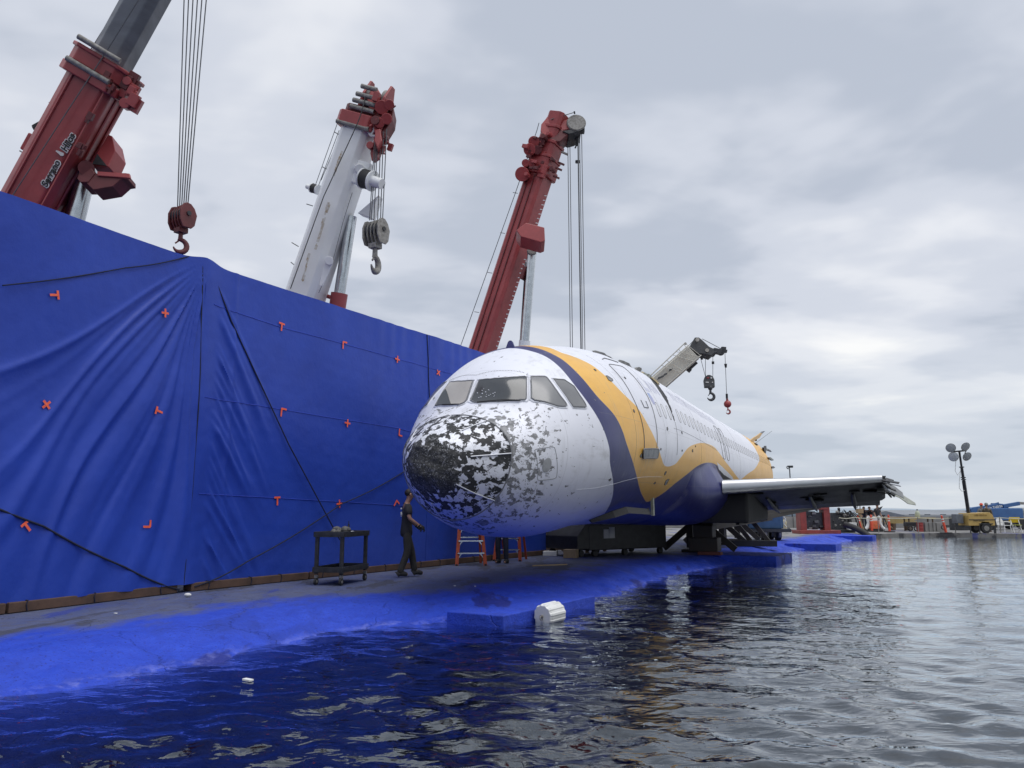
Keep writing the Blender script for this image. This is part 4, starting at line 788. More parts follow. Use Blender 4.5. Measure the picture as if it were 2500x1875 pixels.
# ================================================================== CRANES
def bframe(p0, p1, roll):
    e1 = nrm(p1 - p0); vw = (p0 + p1) / 2 - O; e3 = nrm(vw - e1 * (vw @ e1)); e2 = np.cross(e1, e3); e2 = e2 if e2[0] > 0 else -e2
    c, s = math.cos(roll), math.sin(roll); return e1, c * e2 + s * e3, -s * e2 + c * e3
def octo(w_, d, ch): return [(-w_ / 2 + ch, -d / 2), (w_ / 2 - ch, -d / 2), (w_ / 2, -d / 2 + ch), (w_ / 2, d / 2 - ch), (w_ / 2 - ch, d / 2), (-w_ / 2 + ch, d / 2), (-w_ / 2, d / 2 - ch), (-w_ / 2, -d / 2 + ch)]
def carrier(par, foot, yaw, paint, e1):
    # lorry under the boom: chassis, slewing deck, axles, outriggers (stands behind the cloth wall)
    c, s = math.cos(yaw), math.sin(yaw); Rm = np.array([[c, s, 0], [-s, c, 0], [0, 0, 1]]); g = np.array([foot[0], foot[1], DECK])
    def P(x, y, z): return g + np.array([x, y, z]) @ Rm
    m = MB(); m.box(P(0, 0, 1.05), (8.6, 2.1, .7), Rm); m.build('chassis', M_dsteel, par, bevel=.05)
    m = MB(); m.box(P(0, 0, 1.75), (3.6, 2.2, .68), Rm); m.box(P(-1.2, 0, 2.25), (1.2, 1.9, .45), Rm); m.build('slewing_deck', paint, par, bevel=.06)
    m = MB(); m.box(P(3.3, 0, 1.95), (1.8, 2.2, 1.2), Rm); m.build('cab', paint, par, bevel=.08)
    for x in (-3.2, -1.7, 1.2, 2.7):
        for y in (-.95, .95): m = MB(); m.cyl(P(x, y - .17, .55), P(x, y + .17, .55), .55, n=20); m.build('wheel', M_black, par, bevel=.05)
    for x in (-3.9, 4.05):
        for y in (-1.35, 1.35): m = MB(); m.box(P(x, y, .04), (.6, .6, .07), Rm); m.cyl(P(x, y, .07), P(x, y, 1.0), .08); m.bar(P(x, y, 1.0), P(x, 0, 1.0), .22, .22); m.build('outrigger', paint, par)
    m = MB(); m.bar(np.array(foot) - e1 * .2, P(-.6, 0, 2.0), .7, .8); m.build('boom_foot', paint, par)
def hook(m, top, s, ex, ez=(0, 0, 1)):
    # curved hook hanging from 'top': shank + C-shape in the plane ex / -z
    top = np.asarray(top, float); ex = nrm(ex); z = np.array([0, 0, 1.])
    m.cyl(top, top - z * s * .5, s * .13, s * .15, 10); c = top - z * s * .95; pts = []; rr = []
    for i in range(15):
        a = R(100) - R(262) * i / 14; pts.append(c + s * .42 * (math.cos(a) * ex + math.sin(a) * z)); rr.append(s * (.13 + .05 * math.sin(math.pi * i / 14)) * (1 if i < 11 else 1 - (i - 10) * .17))
    m.tube([top - z * s * .42] + pts, [s * .14] + rr, 10)
    m.bar(c + s * .30 * ex * -1 + z * s * .12, c + z * s * .42, s * .06, s * .10)
def sheave_block(par, u, v, d, w_, h, paint, hookpaint, n=4, yaw=R(35), hs=.45, hex_=None):
    # hook block: cheek plates on a row of sheaves, hook below. (u, v): centre pixel of the block
    c = D(u, v, d); a = np.array([math.cos(yaw), math.sin(yaw), 0]); b = np.array([-a[1], a[0], 0]); z = np.array([0, 0, 1.])
    hb = thing_part = None
    m = MB(); prof = [(-.30 * w_, .5 * h), (-.10 * w_, .58 * h), (.12 * w_, .56 * h), (.34 * w_, .40 * h), (.50 * w_, .12 * h), (.40 * w_, -.34 * h), (.22 * w_, -.5 * h), (-.26 * w_, -.5 * h), (-.44 * w_, -.22 * h), (-.46 * w_, .2 * h)]
    th = w_ * .95; m.prism(prof, c - a * th / 2 - a * .03, b, z, a, .035); m.prism(prof, c + a * th / 2, b, z, a, .035)
    for k in range(1, n): q = c - a * th / 2 + a * th * k / n; m.prism([(x * .93, y * .93) for x, y in prof], q - a * .011, b, z, a, .022)
    hb = m.build('hook_block', paint, par, bevel=.01)
    m = MB()
    for k in range(n): q = c - a * th / 2 + a * th * (k + .5) / n + z * h * .12; m.cyl(q - a * .028, q + a * .028, w_ * .40, n=18)
    m.cyl(c - a * (th / 2 + .06) + z * h * .12, c + a * (th / 2 + .06) + z * h * .12, w_ * .12); m.build('sheave', M_dsteel, hb, smooth=True)
    m = MB(); m.box(c - z * h * .55, (w_ * .5, w_ * .5, h * .2), np.stack([a, b, z])); hook(m, c - z * h * .6, hs, hex_ if hex_ is not None else b); m.build('hook', hookpaint, hb, smooth=True)
    return c, a, b
def wire(par, p, q, r=.011, name='wire_rope'):
    m = MB(); m.tube([p, q], r, 6); return m.build(name, M_wire, par)

def crane_one():
    p0 = D(81, 499, 13.5); p1 = D(250, 193, 13.45); top = D(500, -262, 13.3); e1, e2, e3 = bframe(p0, top, R(-24)); foot = p0 + e1 * ((2.6 - p0[2]) / e1[2])
    cr = thing('mobile_crane', 'red crane with a grey inner boom and white lettering, standing behind the folded tarpaulin wall', 'crane', (foot[0], foot[1], DECK), group='cranes behind the tarpaulin')
    L1 = float(np.linalg.norm(p1 - foot)); m = MB(); m.prism(octo(.80, .92, .13), foot, e2, e3, e1, L1); bo = m.build('boom', M_red, cr, smooth=False, bevel=.025)
    L2 = float(np.linalg.norm(top - foot)); m = MB(); m.prism(octo(.56, .64, .12), foot + e1 * (L1 - .3), e2, e3, e1, L2 - L1 + .3); m.build('inner_boom', M_grey, cr, bevel=.02)
    # seam rails on the boom sides
    for a, b in ((.41, -.12), (.415, .16), (-.22, -.475), (.34, -.475)):
        m = MB(); m.bar(foot + e2 * a + e3 * b + e1 * 1, foot + e2 * a + e3 * b + e1 * (L1 - .2), .03, .03); m.build('boom_rail', M_red, bo)
    # head collar
    for k, w_, l in ((-.10, 1.0, .16), (.12, .92, .26), (.34, .98, .07)):
        m = MB(); m.prism(octo(w_, w_ * 1.1, .14), foot + e1 * (L1 + k - .1), e2, e3, e1, l); m.build('head_collar', M_red, bo, bevel=.02)
    for k in (-.02, .38):
        q = foot + e1 * (L1 + k) - e2 * .02 - e3 * .56; m = MB(); m.cyl(q - e2 * .36, q + e2 * .38, .045, n=10); m.build('guide_roller', M_hook, bo, smooth=True)
    def at(u, v, off=0): return D(u, v, 13.5 - off)
    rng = random.Random(2)
    for i in range(16):
        q = at(318 + rng.uniform(-22, 16), 210 + rng.uniform(-28, 58), .25 + rng.uniform(0, .15)); m = MB(); s_ = rng.uniform(.05, .13)
        (m.cyl(q - e3 * s_, q + e3 * s_ * .6, s_ * .7, n=10) if rng.random() < .5 else m.box(q, (s_ * 1.4, s_, s_ * 2), np.stack([e2, e3, e1]))); m.build('head_fitting', rng.choice([M_redd, M_red]), bo, bevel=.008)
    for u, v in ((262, 190), (270, 215), (222, 285), (200, 365)):
        m = MB(); rngs = random.Random(u)
        for i in range(5): m.box(at(u + rngs.uniform(-9, 9), v + rngs.uniform(-11, 11), .52), (rngs.uniform(.03, .10), .09, rngs.uniform(.03, .14)), np.stack([e2, e3, e1]))
        m.build('bracket', M_redd, bo, bevel=.006)
    # box bracket, underslung bracket with arm
    def pl1(l, off, th, nm, mt, par):
        ex_ = np.array([1., 0, 0]); ez_ = np.array([0, .16, .987]); ey_ = np.cross(ez_, ex_); q_ = at(240, 400, off); m = MB(); m.prism([((u - 240) / 1900 * 13.5, -(v - 400) / 1900 * 13.5) for u, v in l], q_, ex_, ez_, ey_, th); return m.build(nm, mt, par, bevel=.012)
    pl1([(250, 316), (260, 320), (275, 363), (265, 407), (222, 401), (232, 368)], .15, .4, 'hose_guard', M_red, bo)
    pl1([(232, 370), (262, 406), (224, 400)], .16, .02, 'guard_opening', M_dsteel, bo)
    pl1([(200, 402), (214, 398), (226, 412), (236, 426), (224, 450), (205, 450), (196, 440)], .3, .4, 'jib_bracket', M_redd, bo); pl1([(232, 430), (245, 424), (312, 425), (314, 438), (302, 440), (284, 462), (240, 471), (220, 452)], .28, .34, 'jib_arm', M_redd, bo); pl1([(240, 420), (300, 425), (318, 426), (323, 440), (312, 438), (242, 432)], .32, .05, 'jib_arm_lip', M_red, bo)
    m = MB(); m.cyl(at(211, 411, .36), at(211, 411, -.1), .13, n=16); m.build('jib_pin', M_redd, bo, smooth=True)
    # things standing off the back edge
    m = MB(); m.cyl(at(88, 318), at(106, 308), .10, .10); m.cyl(at(96, 306), at(102, 322), .11); m.build('work_lamp', M_black, bo)
    m = MB(); m.box(at(77, 352), (.18, .2, .32), np.stack([e2, e3, e1])); m.build('junction_box', M_red, bo, bevel=.02)
    for a, b in (((168, 178), (186, 190)), ((120, 250), (138, 264)), ((48, 368), (68, 380))): m = MB(); m.tube([at(*a), at(*b)], .012, 5); m.build('rope_guide', M_wire, bo)
    m = MB(); m.tube([at(180, 172), at(184, 186), at(190, 176), at(180, 172)], .010, 5); m.build('guard_hoop', M_wire, bo)
    # lifting cylinder
    m = MB(); q0 = at(212, 410, -.25); q1 = D(166, 600, 13.7); m.cyl(q1, q0, .17, n=20); m.build('lift_cylinder', M_steel, cr, smooth=True)
    m = MB(); m.cyl(q1 + (q1 - q0) * 1.4, q1 - (q1 - q0) * .2, .22, n=20); m.build('cylinder_barrel', M_red, cr, smooth=True)
    # hoist rope on the boom face and bare rope left of it
    m = MB(); m.tube([at(30, 478, .62), at(175, 255, .62), at(262, 122, .62), D(338, 0, 12.7), D(470, -230, 12.8)], .010, 5); m.build('hoist_rope', M_wire, cr)
    m = MB(); m.tube([at(222, 120, .2), D(297, 0, 13.2), D(440, -235, 13.1)], .009, 5); m.build('hoist_rope', M_wire, cr)
    # sheave head above the picture
    m = MB(); m.prism(octo(.8, .8, .1), top - e1 * .4, e2, e3, e1, .5); m.build('boom_head', M_red, cr, bevel=.03)
    c, a, b = sheave_block(cr, 444, 533, 13.75, .34, .42, M_redd, M_redd, 4, R(-34), .27, np.array([.8, .6, 0]))
    tp = D(492, -255, 13.75)
    for i, k in enumerate(np.linspace(-.5, .5, 6)): wire(cr, c + a * .30 * k + np.array([0, 0, .14]), tp + np.array([1., 0, 0]) * (.50 * k), .010)
    m = MB(); m.tube([c + np.array([x, 0, z]) for x, z in ((-.01, -.62), (-.05, -.72), (-.05, -.84), (.05, -.84), (.05, -.72), (.01, -.62))], .014, 6); m.build('shackle', M_dsteel, cr)
    # lettering on the boom side
    ex = e1; ey = np.cross(-e3, e1); q = p0 + e1 * .42 + e2 * .20 - e3 * .472; q = q - ey * .07
    M_dec = pmat('decal_black', (.015, .014, .014), (.02, .02, .02), 9, .5); M_dw = pmat('decal_white', (.75, .73, .72), (.68, .66, .65), 9, .5)
    ez_ = -e3
    for k, mt, wt, o_ in ((0, M_dw, .020, 0.), (1, M_dec, .004, .008)):
        text_mesh('Serrano', .15, q + ez_ * o_, ex, ey, mt, 'lettering', bo, depth=.003, shear=.12, weight=wt); text_mesh('Hijos', .15, q + ex * .68 + ez_ * o_, ex, ey, mt, 'lettering', bo, depth=.003, shear=.12, weight=wt)
    m = MB(); cc = q + ex * .615 + ey * .06; m.prism([(.035 * math.cos(t) * (1 if math.sin(t) < 0 else .75), .05 * math.sin(t) + (.04 if math.sin(t) > .8 else 0)) for t in np.linspace(0, 2 * math.pi, 14)[:-1]], cc, ex, ey, ez_, .01); m.build('drop_emblem', M_dw, bo)
    carrier(cr, foot, R(72), M_red, e1)
crane_one()

def crane_two():
    p0 = D(748, 717, 18.6); top = D(880, 322, 18.6); e1, e2, e3 = bframe(p0, top, R(-28)); foot = p0 + e1 * ((2.6 - p0[2]) / e1[2])
    cr = thing('mobile_crane', 'white crane boom with a crowded red head, standing behind the long tarpaulin wall', 'crane', (foot[0], foot[1], DECK), group='cranes behind the tarpaulin')
    L1 = float(np.linalg.norm(top - foot)); m = MB(); m.prism(octo(.80, .92, .12), foot, e2, e3, e1, L1, octo(.72, .82, .12)); bo = m.build('boom', M_white, cr, bevel=.02)
    d = 18.6
    def at(u, v, off=0.): return D(u, v, d - off)
    B3 = np.stack([e2, e3, e1])
    # head
    for k, w_, l, mt in ((0., .96, .34, M_red), (.36, .80, .18, M_redd)): m = MB(); m.prism(octo(w_, w_ * 1.05, .12), top + e1 * (k - .05), e2, e3, e1, l); m.build('head_collar', mt, bo, bevel=.02)
    for k, l in ((-.02, .84), (.40, .62), (.56, .58), (.72, .52), (.92, .40)):
        q = top + e1 * k - e3 * .46 + e2 * (.0 if k < 0 else .10); m = MB(); m.cyl(q - e2 * l / 2, q + e2 * l / 2, .055, n=10); m.build('guide_roller', M_hook, bo, smooth=True)
    for sx, uu in ((-1, (880, 225)), (1, (912, 218))):
        q = top + e1 * .55 + e2 * (.18 + .27 * sx); m = MB(); m.prism([(-.35, -.3), (.35, -.3), (.22, .35), (.05, .66), (-.12, .66), (-.30, .3)], q - e2 * .03, e3, e1, e2, .06); m.build('sheave_cheek', M_red, bo, bevel=.01)
        m = MB(); q2 = q + e1 * .32 - e2 * .07 * sx; m.cyl(q2 - e2 * .05, q2 + e2 * .05, .24, n=20); m.build('head_sheave', M_hook, bo, smooth=True)
    ex_ = np.array([1., 0, 0]); ez2 = np.array([0, .16, .987]); ey2 = np.cross(ez2, ex_)
    for pp_, off_, th_, mt_ in (([(892, 226), (904, 202), (918, 204), (930, 226), (934, 252), (938, 300), (930, 338), (918, 330), (906, 290)], .42, .5, M_red), ([(926, 262), (948, 250), (960, 262), (958, 292), (944, 322), (930, 342), (922, 318)], .36, .45, M_redd), ([(918, 322), (930, 318), (936, 352), (926, 372), (918, 352)], .5, .3, M_red)):
        m = MB(); m.prism([((u - 915) / 1900 * 18.6, -(v - 280) / 1900 * 18.6) for u, v in pp_], at(915, 280, off_), ex_, ez2, ey2, th_); m.build('head_frame', mt_, bo, bevel=.02)
    for u_, v_, r_ in ((932, 262, .16), (950, 256, .12), (944, 290, .13), (926, 300, .12)): m = MB(); m.cyl(at(u_, v_, .62), at(u_, v_, .3), r_, n=20); m.build('hose_reel', M_red, bo, bevel=.015)
    rng = random.Random(6)
    for i in range(34):
        q = at(920 + rng.uniform(-22, 34), 300 + rng.uniform(-70, 70), .4 + rng.uniform(-.2, .2)); s_ = rng.uniform(.05, .14); m = MB()
        if rng.random() < .4: m.cyl(q - e3 * s_, q + e3 * s_, s_ * .8, n=12)
        elif rng.random() < .5: m.bar(q, q + nrm(np.array([rng.uniform(-1, 1), rng.uniform(-1, 1), rng.uniform(-1, 1)])) * s_ * 3, .03, .03)
        else: m.box(q, (s_ * 1.2, s_, s_ * 1.8), B3)
        m.build('head_fitting', rng.choice([M_redd, M_red, M_red]), bo, bevel=.008)
    for u, v in ((846, 300), (840, 296)): m = MB(); m.tube([at(u, v, .4), at(u - 12, v - 8, .4)], .015, 5); m.tube([at(u - 10, v - 16, .4), at(u - 8, v + 8, .4)], .012, 5); m.build('rope_keeper', M_redd, bo)
    m = MB(); m.prism([(-.10, 0), (.10, .05), (.12, -.5), (.02, -.62), (-.08, -.45)], at(926, 330, .5), e2, e1, e3, .2); m.build('head_tail', M_red, bo, bevel=.01)
    # winch drums
    def drum(u, v, r, l, ax, off, nm='winch_drum'):
        q = at(u, v, off); m = MB(); m.cyl(q, q + ax * l * .45, r * .92, n=24); m.build('rope_wrap', M_black, bo, smooth=True)
        m = MB(); m.cyl(q - ax * .03, q, r, n=24); m.cyl(q + ax * l * .45, q + ax * (l * .45 + .03), r, n=24); m.cyl(q + ax * l * .48, q + ax * l, r * .55, r * .5, n=20); m.build(nm, M_white, bo, smooth=True)
    ax = nrm(e2 * .9 + e3 * -.2 - np.array([0, 0, .05])); drum(888, 436, .24, .55, ax, .45)
    drum(775, 463, .12, .34, -ax, -.1)
    m = MB(); m.box(at(884, 424, .35), (.34, .18, .55), B3); m.cyl(at(878, 412, .5), at(878, 412, .3), .12); m.build('winch_mount', M_white, bo, bevel=.02)
    m = MB(); m.torus(at(914, 318, .45), e3, .14, .035, 18, 6); m.bar(at(905, 305, .45), at(924, 330, .45), .05, .05); m.bar(at(905, 330, .45), at(924, 306, .45), .05, .05); m.build('side_sheave', M_white, bo)
    m = MB(); m.prism([(0, 0), (.36, .55), (.36, -.02)], at(873, 520, .1), e2, e1, e3, .3); m.build('gusset', M_white, bo, bevel=.01)
    m = MB(); m.cyl(at(803, 636, .75), at(803, 636, .5), .10, n=16); m.prism([(-.1, 0), (.1, 0), (.04, -.6), (-.04, -.6)], at(803, 638, .62), e2, e1, e3, .04); m.build('boom_pin', M_white, bo, bevel=.01)
    for i, (u0, v0, u1, v1) in enumerate(((806, 492, 770, 608), (800, 500, 772, 598), (756, 615, 738, 690), (834, 372, 816, 425))):
        n_ = 7; q0 = at(u0, v0, .58); q1 = at(u1, v1, .58)
        m = MB(); rg = random.Random(i)
        for k in range(n_): t = (k + rg.uniform(.1, .9)) / n_; q = q0 + (q1 - q0) * t; m.box(q, (rg.uniform(.02, .07), .004, rg.uniform(.05, .22)), B3)
        o = m.build('rust_streak', M_rust, bo); o['kind'] = 'stuff'
    # boom edge weld line, rope guides
    m = MB(); m.tube([at(860, 470, .62), at(838, 540, .62), at(812, 640, .62), at(778, 715, .62)], .008, 5); m.build('hydraulic_line', M_seal, bo)
    for a, b in (((748, 498), (764, 503)), ((712, 592), (729, 602)), ((710, 640), (720, 648)), ((786, 407), (798, 413)), ((816, 322), (830, 330))): m = MB(); m.tube([at(*a), at(*b)], .012, 5); m.build('rope_guide', M_wire, bo)
    m = MB(); m.tube([at(709, 705, .66), at(790, 480, .66), at(872, 303, .66), at(884, 270, .6), at(892, 235, .5)], .012, 5); m.build('hoist_rope', M_dsteel, cr)
    for a, b in (((824, 300), (770, 452)), ((828, 318), (778, 452)), ((832, 326), (784, 440))): wire(cr, at(*a), at(*b), .008, 'hoist_rope')
    # lifting cylinder
    q1 = at(828, 722, -.1); q0 = at(858, 528, -.1); m = MB(); m.cyl(q1, q0, .135, n=20); m.build('lift_cylinder', M_steel, cr, smooth=True)
    m = MB(); m.cyl(q1 + (q1 - q0) * .9, q1 + (q0 - q1) * .03, .20, n=24); m.cyl(q1 - nrm(q0 - q1) * .1 - e2 * .3, q1 - nrm(q0 - q1) * .1, .05); m.build('cylinder_barrel', M_red, cr, smooth=True)
    m = MB(); m.bar(at(826, 724, -.1), at(842, 612, -.1), .04, .05); m.build('cylinder_guide', M_seal, cr)
    c, a, b = sheave_block(cr, 917, 570, 18.0, .44, .56, M_hook, M_hook, 4, R(-32), .42, np.array([.3, .95, 0]))
    hd = at(922, 340, .5)
    for i, (u0, u1) in enumerate(((902, 915), (906, 919), (913, 922), (922, 930), (929, 936), (934, 944))): wire(cr, D(u0, 538, 18.0), D(u1, 345 - i * 6, 18.0), .011)
    carrier(cr, foot, R(60), M_white, e1)
crane_two()

def crane_three():
    d = 27.; p0 = D(1180, 848, d); top = D(1316, 432, d); e1, e2, e3 = bframe(p0, top, R(-33)); foot = p0 + e1 * ((2.6 - p0[2]) / e1[2])
    cr = thing('mobile_crane', 'red crane with a bent boom nose and chrome ram, rising beside the aircraft nose', 'crane', (foot[0], foot[1], DECK), group='cranes behind the tarpaulin')
    def at(u, v, off=0.): return D(u, v, d - off)
    L1 = float(np.linalg.norm(top - foot)); B3 = np.stack([e2, e3, e1])
    m = MB(); m.prism(octo(.74, .84, .10), foot, e2, e3, e1, L1); bo = m.build('boom', M_red, cr, bevel=.02)
    for a, b in ((-.12, -.43), (.10, -.43)): m = MB(); m.bar(foot + e2 * a + e3 * b + e1, foot + e2 * a + e3 * b + e1 * (L1 - .1), .05, .03); m.build('boom_rail', M_redd, bo)
    m = MB()
    for i in range(34):
        t = i / 33; u = 1334 + (1216 - 1334) * t; v = 478 + (845 - 478) * t
        if 560 < v < 625: continue
        m.box(at(u - 2, v, .50), (.09, .01, .03), B3)
    o = m.build('scale_marks', M_paper, bo); o['kind'] = 'stuff'
    # telescopes nested in the head
    k = 0.
    for i, (w_, l) in enumerate(((.92, .30), (.84, .30), (.90, .10), (.76, .42), (.84, .10), (.68, .45), (.74, .10), (.60, .5))):
        m = MB(); m.prism(octo(w_, w_ * 1.08, .10), top + e1 * k, e2, e3, e1, l); m.build('boom_section', M_red if i % 2 == 0 or l > .2 else M_redd, bo, bevel=.015); k += l
    for u, v, r in ((1275, 425, .26), (1293, 365, .22), (1303, 346, .20), (1312, 366, .16), (1320, 344, .15), (1298, 398, .14), (1283, 398, .14)):
        m = MB(); m.cyl(at(u, v, .55), at(u, v, .2), r * .95, n=20); m.build('hose_reel', M_redd if u > 1305 else M_red, bo, bevel=.02)
    rng = random.Random(4)
    for i in range(30):
        q = at(1316 + rng.uniform(-34, 36), 380 + rng.uniform(-52, 50), .5 + rng.uniform(-.1, .15)); s_ = rng.uniform(.05, .15); m = MB()
        (m.cyl(q - e3 * s_, q + e3 * s_, s_ * .6, n=10) if rng.random() < .35 else m.box(q, (s_ * 1.8, s_, s_), B3)); m.build('head_fitting', rng.choice([M_redd, M_redd, M_red]), bo, bevel=.01)
    for u, v in ((1387, 378), (1378, 403), (1372, 416), (1366, 436)): m = MB(); m.bar(at(u - 16, v - 7, .3), at(u, v, .3), .05, .12, e3); m.build('roller_arm', M_hook if v < 380 else M_redd, bo)
    # nose: ear plate, bent jib, sheaves
    ex = np.array([1., 0, 0]); ez = np.array([0, .16, .987]); ey = np.cross(ez, ex)
    def px(u, v): return ((u - 1340) / 1900 * d, -(v - 320) / 1900 * d)
    q = at(1340, 320, .35)
    m = MB(); m.prism([px(*p) for p in ((1320, 318), (1322, 300), (1332, 286), (1337, 278), (1343, 287), (1350, 303), (1349, 318), (1338, 332), (1326, 330))], q, ex, ez, ey, .10); m.build('nose_ear', M_red, bo, bevel=.015)
    m = MB(); m.prism([px(*p) for p in ((1350, 298), (1372, 290), (1398, 282), (1404, 292), (1403, 304), (1392, 314), (1366, 320), (1352, 314))], q, ex, ez, ey, .7); m.build('boom_nose', M_red, bo, bevel=.03)
    m = MB(); m.prism([px(*p) for p in ((1330, 330), (1352, 304), (1372, 316), (1392, 325), (1384, 331), (1372, 344), (1366, 350), (1322, 345))], q, ex, ez, ey, .66); m.build('boom_neck', M_redd, bo, bevel=.03)
    for i in range(4): c_ = at(1407, 300, .3 - i * .2); m = MB(); m.cyl(c_ - ey * .04, c_ + ey * .05, .30, n=24); m.torus(c_ + ey * .005, ey, .30, .035, 24, 6); m.build('nose_sheave', M_hook, bo, smooth=True)
    m = MB(); m.prism([px(*p) for p in ((1372, 322), (1400, 316), (1416, 308), (1419, 316), (1404, 326), (1388, 331))], q - ey * .05, ex, ez, ey, .8); m.build('nose_guard', M_dsteel, bo, bevel=.02)
    m = MB(); m.box(at(1419, 319, .2), (.22, .2, .16)); m.tube([at(1403, 278, .3), at(1402, 272, .3)], .03, 6); m.build('rope_anchor', M_dsteel, bo)
    # lifting bracket and chrome ram
    m = MB(); m.prism([px(*p) for p in ((1262, 585), (1284, 566), (1326, 578), (1327, 612), (1318, 616), (1272, 601))], at(1340, 320, .75), ex, ez, ey, .75); m.build('ram_bracket', M_red, bo, bevel=.02)
    q0 = at(1298, 617, .55); q1 = at(1281, 832, .55); m = MB(); m.cyl(q0, q1, .155, n=22); m.build('lift_cylinder', M_steel, cr, smooth=True)
    m = MB(); m.cyl(q0 - ey * .2, q0 + ey * .2, .16, n=20); m.box(q0 + np.array([0, 0, .08]), (.30, .34, .2)); m.build('ram_eye', M_hook, cr, bevel=.02)
    m = MB(); m.cyl(q1 + (q1 - q0) * .55, q1, .195, n=22); m.build('cylinder_barrel', M_white, cr, smooth=True)
    m = MB(); m.tube([at(1270, 832, .5), at(1283, 640, .5)], .02, 5); m.build('ram_guide', M_dsteel, cr)
    m = MB(); m.box(at(1281, 668, .5), (.12, .3, .45), B3); m.build('limit_box', M_redd, bo, bevel=.02)
    for u, v in ((1258, 470), (1227, 568), (1196, 665), (1164, 761)): m = MB(); m.tube([at(u - 6, v, .2), at(u + 6, v + 2, .2)], .012, 5); m.build('rope_guide', M_wire, bo)
    m = MB(); m.tube([at(1124, 846, .2), at(1258, 472, .2), at(1311, 318, .2), at(1316, 300, .2)], .013, 5); m.build('hoist_rope', M_wire, cr)
    m = MB(); m.tube([at(1344, 292, .3), at(1400, 275, .3)], .014, 5); m.build('hoist_rope', M_wire, cr)
    for (u0, u1, r_) in ((1386, 1398, .014), (1391, 1407, .014), (1411, 1414, .026), (1415, 1419, .013), (1420, 1430, .014)):
        q = D(u0, 325, d); b = q.copy(); b[2] = 4.2; wire(cr, q, b, r_)
    m = MB(); m.cyl(D(1410, 392, d), D(1410, 398, d), .08); m.bar(D(1409, 325, d), D(1409, 356, d), .10, .06); m.bar(D(1409, 350, d), D(1404, 362, d), .04, .04); m.build('rope_socket', M_dsteel, cr)
    b = D(1408, 335, d); m = MB(); m.box((b[0], b[1], 4.0), (.55, .4, .6)); hook(m, (b[0], b[1], 3.7), .5, (1, 0, 0)); m.build('hook_block', M_redd, cr, bevel=.03)
    carrier(cr, foot, R(60), M_red, e1)
crane_three()

